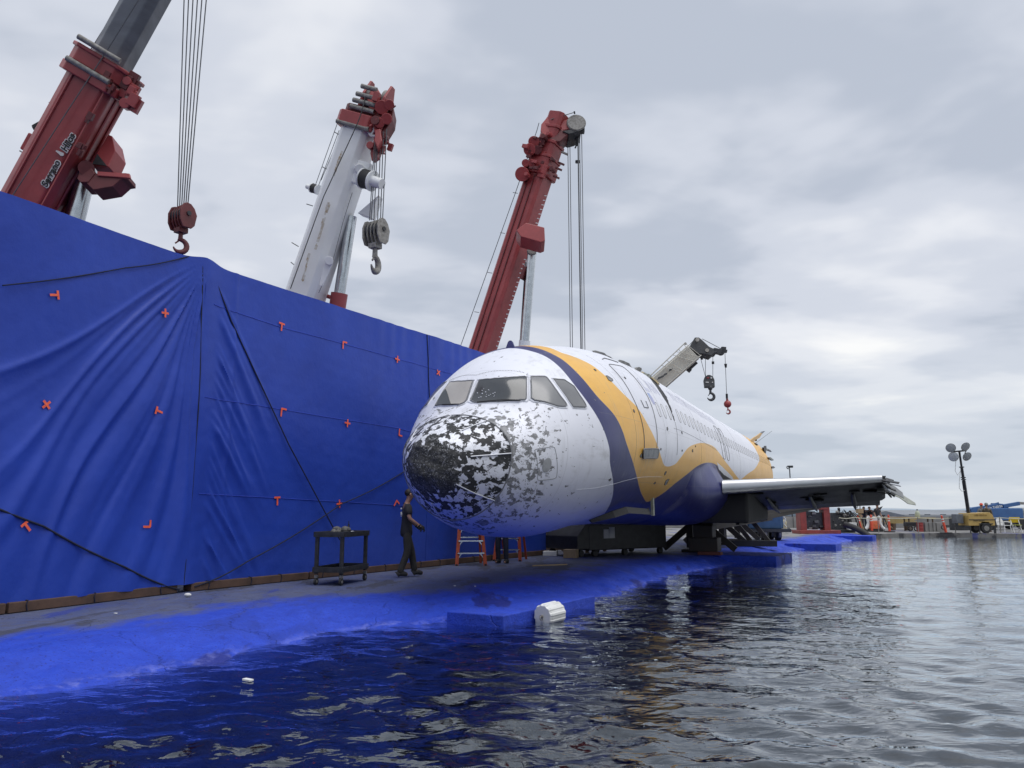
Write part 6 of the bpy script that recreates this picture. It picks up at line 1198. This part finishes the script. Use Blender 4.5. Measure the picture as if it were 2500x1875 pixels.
# ================================================================== FAR SHORE
def build_far():
    z = np.array([0, 0, 1.])
    def g(u, v): q = G(u, v); return np.array([q[0], q[1], DECK])
    # parapet in cast panels
    par = thing('parapet_wall', 'long low grey concrete parapet closing the yard', 'wall', (25, 62, .226))
    for i in range(26): m = MB(); x = -70 + i * 8; m.box((x, 62, .226 + .42), (7.96, .35, .84)); m.build('panel', M_conc, par, bevel=.02)
    # far roofs beyond the parapet, distance haze mixed into their pale colours
    M_rf = pmat('far_roof_haze_blue', (.30, .37, .43), (.24, .30, .36), .15, .8); M_rf2 = pmat('far_roof_grey', (.26, .28, .31), (.21, .23, .26), .15, .8); M_fw = pmat('far_wall', (.45, .46, .47), (.38, .39, .40), .2, .8); M_pane = pmat('far_window', (.05, .06, .075), (.04, .05, .06), 2, .2)
    for i, (u0, u1, vt, d, mt, lab) in enumerate(((1905, 1960, 1251, 170, M_rf, 'low pale blue roof beyond the parapet behind the red pump frame'), (1970, 2115, 1251, 150, M_rf, 'long pale blue roof beyond the parapet behind the leaning people'), (2208, 2400, 1252, 160, M_rf2, 'long slate grey roof beyond the parapet behind the light tower'), (1700, 1890, 1254, 220, M_rf, 'far low roof seen under the wing'))):
        a = D(u0, vt, d); b = D(u1, vt, d); y = a[1]; zt = a[2]; t = thing('warehouse', lab, 'building', ((a[0] + b[0]) / 2, y, .226), group='warehouses beyond the parapet'); w_ = b[0] - a[0]; c = (a[0] + b[0]) / 2
        m = MB(); m.box((c, y + 8, .226 + (zt - .3 - .226) / 2), (w_ - .4, 15.4, zt - .3 - .226)); m.build('wall', M_fw, t); m = MB(); m.prism([(-8.2, zt - .5), (0, zt + .35), (8.2, zt - .5), (8.2, zt - .75), (-8.2, zt - .75)], (a[0], y + 8, 0), (0, 1, 0), (0, 0, 1), (1, 0, 0), w_); m.build('roof', mt, t)
        for k in range(max(3, int(w_ / 3))): m = MB(); x = a[0] + w_ * (k + .5) / max(3, int(w_ / 3)); m.box((x, y + .29, .226 + .35), (1.2, .06, .3)); m.build('window', M_pane, t)
    # wooded skyline ridge, its haze put into the pale blue-grey colour
    rg = np.random.RandomState(3); xs = np.linspace(-1600, 2600, 160); hh = 6 + 5 * vnoise(xs / 300, xs * 0, 1., 4, 3); m = MB()
    for i in range(159):
        m.add([(xs[i], 2600, 0), (xs[i + 1], 2600, 0), (xs[i + 1], 2700, max(3, hh[i + 1])), (xs[i], 2700, max(3, hh[i])), (xs[i + 1], 2800, 0), (xs[i], 2800, 0)], [(0, 1, 2, 3), (3, 2, 4, 5)])
    struct(m.build('hills', pmat('far_hills_haze', (.30, .36, .42), (.26, .32, .38), .01, .9)))
    # red hydraulic power unit
    a = g(1955, 1303); b = g(2032, 1303); w_ = b[0] - a[0]; c = (a + b) / 2; t = thing('power_unit', 'red steel frame holding a hydraulic engine, on a red skid by the water', 'pump unit', c); M_pr = pmat('power_unit_red', (.30, .05, .04), (.20, .035, .03), 3, .5)
    for x in (-w_ / 2 + .2, w_ / 2 - .25): m = MB(); m.box(c + np.array([x, .35, .86]), (.36, .75, 1.45)); m.build('upright', M_pr, t, bevel=.02)
    m = MB(); m.box(c + np.array([0, .35, 1.52]), (w_ - .35, .8, .28)); m.build('top_beam', M_pr, t, bevel=.02); m = MB(); m.box(c + np.array([.1, .3, .10]), (w_ + .55, 1.3, .2)); m.build('skid', M_pr, t, bevel=.02)
    M_eng = pmat('engine_grey', (.12, .12, .125), (.05, .05, .053), 6, .5, metal=.4); rg = random.Random(8)
    for i in range(34):
        q = c + np.array([rg.uniform(-.55, .45), .1 + rg.uniform(0, .5), rg.uniform(.28, 1.25)]); m = MB(); s_ = rg.uniform(.06, .2); (m.cyl(q - np.array([s_, 0, 0]), q + np.array([s_, 0, 0]), s_ * .5, n=10) if rg.random() < .5 else m.box(q, (s_ * 1.6, s_, s_))); m.build('engine_part', rg.choice([M_eng, M_dsteel, M_eng, M_hook]), t, bevel=.008)
    m = MB(); m.box(c + np.array([0, .45, .75]), (1.0, .5, .95)); m.build('engine_block', M_dsteel, t, bevel=.03)
    # valve cluster with hoses beside it
    c2 = g(2058, 1300); t = thing('valve_manifold', 'cluster of black valves and looping hoses beside the red pump frame', 'valves', c2)
    m = MB(); m.box(c2 + np.array([-.1, .3, .7]), (1.1, .6, 1.0)); m.box(c2 + np.array([0, .3, .1]), (1.5, .8, .2)); m.build('block', M_dsteel, t, bevel=.03)
    for i in range(26):
        q = c2 + np.array([rg.uniform(-.6, .6), rg.uniform(-.1, .1), rg.uniform(.4, 1.3)]); m = MB(); s_ = rg.uniform(.05, .16); m.cyl(q, q + np.array([rg.uniform(-.2, .2), -.1, rg.uniform(-.1, .2)]), s_ * .6, n=8); m.build('valve', rg.choice([M_dsteel, M_black, M_hook]), t)
    for i in range(8): x = rg.uniform(-.2, .6); m = MB(); e = rg.uniform(.4, 1.0); m.tube([c2 + np.array([x, -.05, 1.15]), c2 + np.array([x + e * .3, -.1, 1.3 + rg.uniform(-.1, .1)]), c2 + np.array([x + e * .7, -.1, .9]), c2 + np.array([x + e * .85, -.1, .4]), c2 + np.array([x + e, -.05, .06])], .03, 6); m.build('hose', M_black, t, smooth=True)
    m = MB(); m.box(c2 + np.array([.45, -.25, .38]), (.5, .4, .45)); m.build('white_tank', M_wplast, t, bevel=.02)
    p = [D(2062, 1280, 45.5), D(2085, 1288, 45), D(2105, 1298, 44.6), D(2122, 1309, 44.4), D(2132, 1322, 44.0)]; m = MB(); m.tube(p, .17, 12); tag(m.build('suction_hose', M_black, origin=p[2], smooth=True), 'fat black suction hose sloping from the valves into the water', 'hose')
    # delineator posts
    def post(u, v, lean, lab, h=.98):
        q = g(u, v); t = thing('delineator_post', lab, 'traffic post', q, group='orange delineator posts'); m = MB(); m.box(q + z * .03, (.55, .42, .06)); m.build('base', M_black, t, bevel=.02); d = np.array([lean, 0, 1.]); m = MB(); m.lathe([(.075, 0), (.065, h * .8), (.05, h * .84), (.06, h * .9), (.055, h), (.02, h + .03)], q + z * .06, d, 14); m.build('tube', M_orange, t, smooth=True)
        for k in (.62, .76): m = MB(); m.cyl(q + z * .06 + nrm(d) * h * k, q + z * .06 + nrm(d) * (h * k + .07), .072, n=14); m.build('reflector_band', M_paper, t, smooth=True)
    post(2103, 1297, -.18, 'leaning orange delineator post between the hoses and the plywood stand'); post(2129, 1298, 0, 'upright orange delineator post before the orange pump'); post(2172, 1299, .0, 'upright orange delineator post beside the tripod'); post(2310, 1302, -.20, 'leaning orange delineator post standing alone on the quay edge')
    # barrier tape on thin pipes
    pts = [(2048, 1264), (2085, 1263), (2143, 1263), (2240, 1264), (2330, 1264), (2440, 1264), (2560, 1265)]
    rope_p = []
    for i in range(len(pts) - 1):
        a_, b_ = D(*pts[i], 47.2), D(*pts[i + 1], 47.2)
        for k in np.linspace(0, 1, 9)[(1 if i else 0):]: rope_p.append(a_ + (b_ - a_) * k - z * .06 * math.sin(math.pi * k))
    m = MB(); m.tube(rope_p, .022, 5); tag(m.build('barrier_line', pmat('pale_line', (.62, .62, .52), (.52, .50, .36), 2, .7), origin=rope_p[20]), 'pale barrier line strung along the quay edge', 'barrier line')
    for u, lab in ((2143, 'thin grey pipe holding the barrier line before the orange pump'), (2240, 'thin grey pipe holding the barrier line before the lumber stack'), (2330, 'thin grey pipe holding the barrier line before the trailer drawbar'), (2440, 'thin grey pipe holding the barrier line beside the white chair')):
        q = D(u, 1264, 47.2); m = MB(); m.cyl((q[0], q[1], .226), (q[0], q[1], q[2] + .06), .03, n=8); tag(m.build('barrier_pipe', M_hook, origin=(q[0], q[1], .226)), lab, 'post', 'barrier pipes')
    # plywood stand with bent pipe
    q = g(2112, 1297) + np.array([0, .6, 0]); t = thing('plywood_stand', 'plywood box on a flared wooden post with bent metal pipes on top', 'stand', q); m = MB(); m.prism([(-.28, 0), (.28, 0), (.1, .35), (.07, 1.15), (-.07, 1.15), (-.1, .35)], q - np.array([0, .1, 0]), (1, 0, 0), z, (0, 1, 0), .2); m.build('post', M_ply, t); m = MB(); m.box(q + z * 1.3, (.36, .36, .3)); m.build('box', M_ply, t, bevel=.01)
    m = MB(); m.tube([q + np.array([-.28, 0, 1.35]), q + np.array([-.26, 0, 1.5]), q + np.array([-.1, 0, 1.55]), q + np.array([-.1, 0, 1.75])], .025, 6); m.bar(q + np.array([-.28, 0, 1.72]), q + np.array([.02, 0, 1.84]), .05, .03); m.tube([q + np.array([.04, 0, 1.45]), q + np.array([.05, 0, 1.68]), q + np.array([.1, 0, 1.70])], .03, 6); m.build('pipe', M_dsteel, t)
    # orange pump with white sleeves
    q = g(2135, 1298) + np.array([.1, .3, 0]); t = thing('dewatering_pump', 'orange pump cabinet wrapped by fat white hoses', 'pump', q); m = MB(); m.box(q + z * .42, (.56, .5, .5)); m.build('cabinet', pmat('pump_orange', (.75, .18, .08), (.62, .14, .06), 5, .5), t, bevel=.03); m = MB(); m.box(q + z * .80, (.46, .4, .26)); m.build('top_unit', M_paper, t, bevel=.03); m = MB(); m.box(q + z * .08, (.95, .6, .16)); m.build('skid', M_black, t)
    for s in (-1, 1): m = MB(); m.tube([q + np.array([s * .3, -.1, .98]), q + np.array([s * .42, -.12, .8]), q + np.array([s * .36, -.12, .55]), q + np.array([s * .45, -.15, .3]), q + np.array([s * .58, -.15, .16])], [.07, .09, .10, .11, .12], 10); m.build('hose_sleeve', M_wplast, t, smooth=True)
    for i in range(4): m = MB(); m.ball(q + np.array([.0 + .07 * (i % 2), -.255, .34 + .08 * (i // 2)]), .018, 6, 4); m.build('button', M_yellow, t)
    # tripod and dark panel
    q = g(2158, 1297); t = thing('survey_tripod', 'black tripod leaning beside the standing worker', 'tripod', q)
    for i, (x, y) in enumerate(((-.05, -.2), (.32, -.1), (.1, .3))): m = MB(); m.bar(q + np.array([x, y, 0]), q + np.array([.05, 0, .95]), .04, .05); m.build('leg', M_black, t)
    m = MB(); m.box(q + np.array([.05, 0, 1.0]), (.14, .14, .1)); m.build('head', M_black, t)
    q = g(2163, 1296) + np.array([0, 1., 0]); t = thing('folded_panel', 'slanting dark panel raised on a stem behind the tripod', 'panel', q); m = MB(); m.prism([(-.3, 1.3), (.05, 1.62), (.12, 1.52), (.38, 1.62), (.2, 1.36), (-.1, 1.28)], q, (1, 0, 0), z, (0, 1, 0), .06); m.build('board', M_black, t); m = MB(); m.cyl(q, q + z * 1.35, .03); m.build('stem', M_dsteel, t)
    # lumber stack on a wagon
    q = g(2222, 1296) + np.array([0, 1.2, 0]); t = thing('lumber_stack', 'stack of yellow planks resting on timber bearers behind the barrier line', 'lumber'); t.location = V(q); WM[t.name] = Matrix.Translation(V(q)); M_lum = pmat('yellow_lumber', (.50, .38, .14), (.40, .29, .10), 3, .7, stretch=(.3, 1, 1)); M_lum2 = pmat('pale_lumber', (.46, .35, .22), (.36, .26, .16), 3, .7, stretch=(.3, 1, 1)); rg = random.Random(5)
    for k in range(6):
        for j in range(3): m = MB(); x0 = rg.uniform(-.1, .1) - k * .03; m.box(q + np.array([.1 + x0, .2 * j, .50 + k * .075]), (1.7 + k * .12, .17, .055)); m.build('plank', M_lum if k < 4 else M_lum2, t)
    for x in (-.5, .6): m = MB(); m.box(q + np.array([x, .2, .235]), (.14, .7, .47)); m.build('bearer', M_wood, t)
    m = MB(); m.bar(q + np.array([-1.7, 0, .95]), q + np.array([-.5, 0, .10]), .12, .06); tag(m.build('leaning_plank', M_lum2, origin=q + np.array([-.6, 0, 0])), 'weathered plank slanting down beside the lumber stack', 'plank')
    q2 = g(2226, 1297); t = thing('hand_truck', 'small black wagon with spoked wheels before the lumber stack', 'wagon', q2); m = MB(); m.box(q2 + z * .46, (.8, .5, .26)); m.build('load', M_dsteel, t, bevel=.03)
    for x in (-.22, .18): m = MB(); m.torus(q2 + np.array([x, -.28, .19]), (0, 1, 0), .15, .035, 18, 6); wl = m.build('wheel', M_black, t); m = MB(); m.bar(q2 + np.array([x - .14, -.28, .19]), q2 + np.array([x + .14, -.28, .19]), .03, .03); m.bar(q2 + np.array([x, -.28, .05]), q2 + np.array([x, -.28, .33]), .03, .03); m.build('spoke', M_hook, wl)
    # table board, drum, blocks, tank
    q = g(2268, 1298); t = thing('concrete_blocks', 'row of upright grey concrete blocks beside the red drum', 'blocks', q)
    for k in range(6): m = MB(); m.box(q + np.array([-.18 + k * .13, .2 + .05 * (k % 2), .30 - .01 * (k % 3)]), (.115, .5, .60 - .02 * (k % 3))); m.build('block', M_conc, t, bevel=.01)
    m = MB(); m.box(q + np.array([.75, .3, .28]), (.6, .6, .56)); m.build('block', M_conc, t, bevel=.02)
    q = g(2247, 1298); m = MB(); m.lathe([(.20, 0), (.205, .02), (.195, .04), (.195, .2), (.205, .22), (.195, .24), (.195, .42), (.205, .44), (.195, .46), (.195, .56), (.205, .58), (.17, .58)], q, (0, 0, 1), 22); tag(m.build('oil_drum', pmat('drum_red', (.30, .04, .04), (.22, .03, .03), 4, .45), origin=q, smooth=True), 'red steel drum beside the concrete blocks', 'drum')
    m = MB(); q3 = g(2250, 1297) + np.array([.0, .35, .84]); m.box(q3, (1.9, .9, .05)); o = m.build('board_top', M_lum, origin=q3); t = thing('trestle_table', 'yellow board table standing over the red drum', 'table', q3 * np.array([1, 1, 0]) + z * DECK); o.parent = t; o.location = V(q3) - t.location; 
    for x in (-.75, .8):
        for y in (-.3, .3): m = MB(); m.box(q3 + np.array([x, y, -.43]), (.07, .07, .80)); m.build('leg', M_wood, t)
    q = q3 + np.array([.0, 0, .026]); t = thing('gas_cylinder', 'pale green gas cylinder with a brass valve standing on the board table', 'gas cylinder', q); m = MB(); m.lathe([(.14, 0), (.15, .03), (.15, .30), (.11, .40), (.05, .44), (.05, .47)], q, (0, 0, 1), 18); m.build('body', pmat('cylinder_green', (.42, .46, .36), (.34, .38, .30), 6, .5), t, smooth=True); m = MB(); m.cyl(q + z * .46, q + z * .54, .025); m.bar(q + np.array([-.05, 0, .52]), q + np.array([.05, 0, .55]), .03, .03); m.build('valve', M_dsteel, t)
    # yellow towable light tower
    a = g(2367, 1302); b = g(2432, 1302); w_ = b[0] - a[0]; c = (a + b) / 2; t = thing('light_tower', 'yellow towable light tower with a leaning mast and four round lamps', 'light tower', c)
    body = [(-w_ / 2, .62), (-w_ / 2 + .03, 1.02), (-w_ / 2 + .06, 1.18), (w_ / 2 - .25, 1.22), (w_ / 2 - .08, 1.05), (w_ / 2 - .02, .85), (w_ / 2, .5), (w_ / 2 - .05, .44), (.55, .44), (.42, .66), (.0, .66), (-.16, .44), (-w_ / 2, .44)]
    m = MB(); m.prism(body, c, (1, 0, 0), z, (0, 1, 0), 1.1); bd = m.build('body', M_yellow, t, bevel=.02)
    m = MB(); m.box(c + np.array([0, -.01, .80]), (w_ * .96, .03, .04)); m.build('trim_strip', M_dsteel, bd); text_mesh('LIGHT TOWER', .10, c + np.array([-.5, -.03, .70]), (1, 0, 0), z, M_dsteel, 'lettering', bd); text_mesh('2100 RENTAL', .13, c + np.array([-.42, -.02, 1.02]), (1, 0, 0), z, pmat('brown_print', (.25, .14, .04)), 'lettering', bd)
    for y in (-.06, 1.0): m = MB(); m.cyl(c + np.array([.22, y, .30]), c + np.array([.22, y + .2, .30]), .30, n=26); ty = m.build('tyre', M_black, t, bevel=.04); m = MB(); m.cyl(c + np.array([.22, y - .012, .30]), c + np.array([.22, y + .05, .30]), .15, n=18); m.build('rim', M_hook, ty)
    m = MB(); m.box(c + np.array([.22, .5, .56]), (.80, 1.15, .05)); m.build('mudguard', M_dsteel, t); m = MB(); m.bar(c + np.array([-w_ / 2, .5, .40]), c + np.array([-w_ / 2 - 1.2, .5, .42]), .1, .1); m.bar(c + np.array([-w_ / 2 - 1.1, .5, .42]), c + np.array([-w_ / 2 - 1.1, .5, 0]), .06, .06); m.torus(c + np.array([-w_ / 2 - 1.25, .5, .34]), (0, 1, 0), .12, .03, 14, 6); m.build('drawbar', M_dsteel, t)
    for x in (-w_ / 2 + .05, -.2, w_ / 2 - .05, w_ / 2 - .12): m = MB(); m.bar(c + np.array([x, -.05, .45]), c + np.array([x, -.05, .0]), .05, .05); m.build('jack_leg', M_dsteel, t)
    m = MB(); m.box(c + np.array([-w_ / 2 - .30, .6, .85]), (.45, .5, .55)); m.build('control_box', pmat('generator_grey', (.16, .18, .21), (.11, .12, .14), 5, .5), t, bevel=.03)
    mb_, mt_ = D(2366, 1262, 47), D(2342, 1102, 47); dv = nrm(mt_ - mb_); Lm = float(np.linalg.norm(mt_ - mb_))
    for k0, k1, r_ in ((-.12, .55, .085), (.40, .76, .065), (.7, 1.0, .05)): m = MB(); p_ = mb_ + dv * Lm * k0; q_ = mb_ + dv * Lm * k1; m.bar(p_, q_, r_ * 2, r_ * 2); m.build('mast_section', M_dsteel, t)
    for k in (.57, .60, .76): m = MB(); m.box(mb_ + dv * Lm * k, (.2, .2, .06)); m.build('mast_collar', M_dsteel, t)
    xl, xr = D(2324, 1103, 47), D(2359, 1100, 47); m = MB(); m.bar(xl, xr, .09, .09); m.build('lamp_bar', M_dsteel, t)
    M_lamp = pmat('lamp_reflector', (.55, .59, .62), (.44, .48, .52), 8, .35, metal=.2)
    for u, v, dx, dz_, piv in ((2321, 1093, -.35, -.55, xl), (2356, 1090, .1, -.75, xr), (2328, 1115, -.55, -.25, xl), (2360, 1114, .1, -.75, xr)):
        q = D(u, v, 46.8); n_ = nrm(np.array([dx, -.75, dz_ * .55])); m = MB(); m.lathe([(.05, -.16), (.14, -.12), (.24, -.02), (.275, .03), (.28, .045)], q, n_, 24); lp = m.build('floodlight', M_hook, t, smooth=True); m = MB(); m.lathe([(.262, .046), (.2, .058), (.08, .066), (.001, .068)], q, n_, 24); m.build('lens', M_lamp, lp, smooth=True)
        m = MB(); m.tube([piv, (piv + q) / 2 + np.array([.1 * np.sign(q[0] - piv[0]), 0, 0]), q - n_ * .12], .025, 6); m.build('yoke', M_dsteel, lp)
    for pts in ([(2337, 1106), (2333, 1130), (2332, 1150), (2338, 1160), (2345, 1150), (2345, 1146)], [(2345, 1148), (2342, 1175), (2342, 1192), (2349, 1200), (2355, 1197)]): m = MB(); m.tube([D(u, v, 46.9) for u, v in pts], .016, 5); m.build('power_cable', M_wplast, t, smooth=True)
    # blue boom lift
    M_gb = pmat('lift_blue', (.045, .13, .32), (.035, .10, .26), 2, .4); dl = 56.; P = lambda u, v: D(u, v, dl); base = np.array([P(2440, 1260)[0], P(2440, 1260)[1], DECK]); t = thing('boom_lift', 'blue articulated boom lift with white lettering behind the light tower', 'boom lift', base)
    m = MB(); m.bar(P(2366, 1247), P(2434, 1237), .36, .42); ar = m.build('arm', M_gb, t, bevel=.03); m = MB(); m.bar(P(2368, 1240), P(2372, 1256), .3, .4); m.bar(P(2366, 1243), P(2360, 1250), .2, .2); m.build('arm_end', M_gb, ar, bevel=.03); m = MB(); m.bar(P(2410, 1236), P(2438, 1228), .1, .12); m.build('upper_link', M_gb, ar)
    m = MB(); m.prism([(x / 1900 * dl, -y / 1900 * dl) for x, y in ((-10, -12), (8, -10), (22, -8), (22, 2), (14, 14), (4, 22), (-8, 22), (-8, 2))], P(2441, 1240), (1, 0, 0), z, (0, 1, 0), .6); m.build('knuckle', M_gb, t, bevel=.04); m = MB(); m.bar(P(2448, 1236), P(2488, 1229), .24, .26); m.build('jib', M_gb, t, bevel=.02); m = MB(); m.bar(P(2484, 1228), P(2499, 1229), .16, .18); m.bar(P(2484, 1228), P(2482, 1234), .1, .1); m.build('jib_tip', M_hook, t)
    ex = nrm(P(2434, 1237) - P(2366, 1247)); text_mesh('Genie Z-60/34', .22, P(2399, 1244.5) + np.array([0, -.22, 0]), ex, np.cross(np.array([0, 1., 0]), ex) * -1, M_paper, 'lettering', ar, weight=.006, shear=.15)
    m = MB(); m.box(base + np.array([.2, .4, 1.05]), (2.6, 1.6, .9)); m.build('counterweight', M_gb, t, bevel=.06); m = MB(); m.box(base + np.array([.2, .4, .5]), (2.8, 1.7, .3)); m.build('chassis', M_dsteel, t, bevel=.03)
    for x in (-.9, 1.3):
        for y in (-.4, 1.1): m = MB(); m.cyl(base + np.array([x, y - .15, .4]), base + np.array([x, y + .15, .4]), .4, n=20); m.build('wheel', M_black, t, bevel=.04)
    # chairs
    q = g(2454, 1300); t = thing('plastic_chair', 'white moulded plastic garden chair beside the light tower', 'chair', q, R(15))
    for x in (-.24, .24):
        for y in (-.22, .24): m = MB(); m.bar((x * 1.1, y * 1.1, 0), (x * .92, y * .92, .42), .05, .05); m.build('leg', M_wplast, t, local=True)
        m = MB(); m.tube([(x * 1.05, -.22, .42), (x * 1.15, -.22, .62), (x * 1.15, .1, .66), (x * 1.0, .26, .64)], .028, 6); m.build('armrest', M_wplast, t, local=True, smooth=True)
    m = MB(); m.box((0, 0, .43), (.5, .48, .035)); m.build('seat', M_wplast, t, local=True, bevel=.015); m = MB(); m.prism([(-.25, .44), (.25, .44), (.27, .70), (.2, .84), (0, .88), (-.2, .84), (-.27, .70)], (0, .24, 0), (1, 0, 0), (0, .12, .99), (0, 1, 0), .03); m.build('backrest', M_wplast, t, local=True, bevel=.01)
    q = g(2482, 1300); t = thing('folding_chair', 'white framed folding chair with a bright yellow cover on its back', 'chair', q, R(-5)); M_yc = pmat('bright_yellow_cloth', (.72, .50, .03), (.62, .42, .03), 4, .7)
    for x in (-.23, .23): m = MB(); m.bar((x, -.22, 0), (x, .16, .86), .03, .03); m.bar((x, .22, 0), (x, -.2, .46), .03, .03); m.build('frame', M_wplast, t, local=True)
    for zz, yy in ((.16, .13), (.30, .02)): m = MB(); m.bar((-.23, -.14 + zz * .4, zz), (.23, -.14 + zz * .4, zz), .025, .025); m.build('crossbar', M_wplast, t, local=True)
    m = MB(); m.box((0, -.02, .46), (.46, .42, .03)); m.build('seat', pmat('lime_seat', (.42, .45, .08)), t, local=True); m = MB(); m.box((0, .14, .76), (.62, .05, .34), Matrix.Rotation(R(-20), 3, 'X')); m.build('yellow_cover', M_yc, t, local=True, bevel=.015)
    # grey site trailer at the edge
    p = D(2478, 1236, 66); t = thing('site_trailer', 'long grey site trailer with dark graffiti behind the hard hat', 'trailer', (p[0] + 3, p[1], .226)); m = MB(); m.box((p[0] + 3, p[1] + 1.2, 1.05), (7.5, 2.4, 1.5)); m.build('body', pmat('trailer_grey', (.30, .32, .32), (.24, .26, .26), 1, .6), t, bevel=.25); m = MB(); m.box((p[0] + 3, p[1] + 1.1, .30), (7.0, 2.0, .12)); m.build('chassis', M_dsteel, t)
    for x in (-1.5, 2, 3): m = MB(); m.cyl((p[0] + 3 + x, p[1] + .05, .53), (p[0] + 3 + x, p[1] + .3, .53), .3, n=18); m.build('wheel', M_black, t)
    for k in range(5): m = MB(); x = p[0] + .3 + k * .4; m.tube([(x, p[1] - .004, 1.15), (x + .12, p[1] - .004, 1.35 + .1 * (k % 2)), (x + .25, p[1] - .004, 1.12), (x + .36, p[1] - .004, 1.3)], .02, 5); m.build('graffiti', M_dsteel, t)
    # dark crates behind the chairs, rope pile, lamp far off
    q = g(2478, 1299) + np.array([.3, 5.2, 0]); m = MB(); m.box(q + z * .45, (2.6, .8, .9)); m.box(q + np.array([.2, 0, 1.0]), (1.6, .7, .2)); tag(m.build('black_flight_case', M_dsteel, origin=q, bevel=.03), 'low black flight case behind the white chairs', 'case')
    q = g(1946, 1298) + np.array([-.5, 1.5, 0]); m = MB(); rg = random.Random(12)
    for i in range(14): m.ball(q + np.array([rg.uniform(-.5, .5), rg.uniform(-.3, .3), rg.uniform(.03, .16)]), (rg.uniform(.1, .2), .12, rg.uniform(.06, .12)), 8, 5)
    tag(m.build('hose_pile', M_dsteel, origin=q), 'heap of dark hoses left of the red pump frame', 'hoses'); q = q + np.array([.4, -1.2, 0]); m = MB()
    for i in range(10): m.ball(q + np.array([rg.uniform(-.45, .45), rg.uniform(-.2, .2), rg.uniform(.02, .09)]), (rg.uniform(.08, .16), .1, rg.uniform(.04, .07)), 8, 5)
    tag(m.build('strap_pile', M_redd, origin=q), 'small heap of dark red straps at the foot of the red pump frame', 'straps')
    q = g(1953, 1297) + np.array([.0, 1.8, 0]); m = MB(); m.lathe([(.12, 0), (.13, .04), (.12, .3), (.15, .4), (.10, .55), (.04, .62)], q + np.array([-.35, 0, .12]), (0, 0, 1), 14); m.box(q + np.array([-.35, 0, .06]), (.4, .3, .115)); tag(m.build('cream_sack', pmat('cream_sack', (.55, .50, .36), (.45, .40, .28), 8, .9), origin=q, smooth=True), 'cream sack standing left of the red pump frame', 'sack')
    q = D(1928, 1150, 75); b = np.array([q[0], q[1], .226]); t = thing('street_lamp', 'small far lamp post whose head shows above the wing', 'lamp post', b); m = MB(); m.cyl(b, q + z * .2, .07, .05); m.build('pole', M_dsteel, t); m = MB(); m.torus(q + np.array([-.12, 0, .35]), (0, 1, 0), .14, .045, 14, 6); m.box(q + np.array([.1, 0, .42]), (.4, .3, .2)); m.build('lamp_head', M_dsteel, t)
build_far()
# litter on the slab
def build_litter():
    for u, v, s, lab in ((1110, 1432, .05, 'scrap of white paper on the blue slab before the man'), (282, 1500, .06, 'scrap of white paper on the slab before the folded tarpaulin'), (1160, 1433, .04, 'small white pebble on the blue slab under the nose')):
        q = G(u, v); m = MB(); m.box(q + np.array([0, 0, .014]), (s * .7, s * .5, .012), Matrix.Rotation(.5, 3, 'Z')); tag(m.build('litter', M_paper, origin=q, bevel=.003), lab, 'litter')
    q = G(458, 1457); m = MB(); m.ball(q + np.array([0, 0, .03]), (.06, .04, .03), 8, 6); tag(m.build('crumpled_wrapper', M_paper, origin=q), 'crumpled pale wrapper at the foot of the tarpaulin corner', 'litter')
    q = G(605, 1663, 0.); m = MB(); m.box(q + np.array([0, 0, .012]), (.11, .05, .02), Matrix.Rotation(.6, 3, 'Z')); tag(m.build('floating_scrap', M_paper, origin=q, bevel=.004), 'pale scrap floating on the dark water near the ramp', 'litter')
    a = G(1300, 1384); b = G(1384, 1381); m = MB(); m.bar(a + np.array([0, 0, .03]), b + np.array([0, 0, .03]), .04, .03); tag(m.build('wood_batten', M_ply, origin=(a + b) / 2), 'thin pale batten lying on the slab under the nose', 'batten')
build_litter()
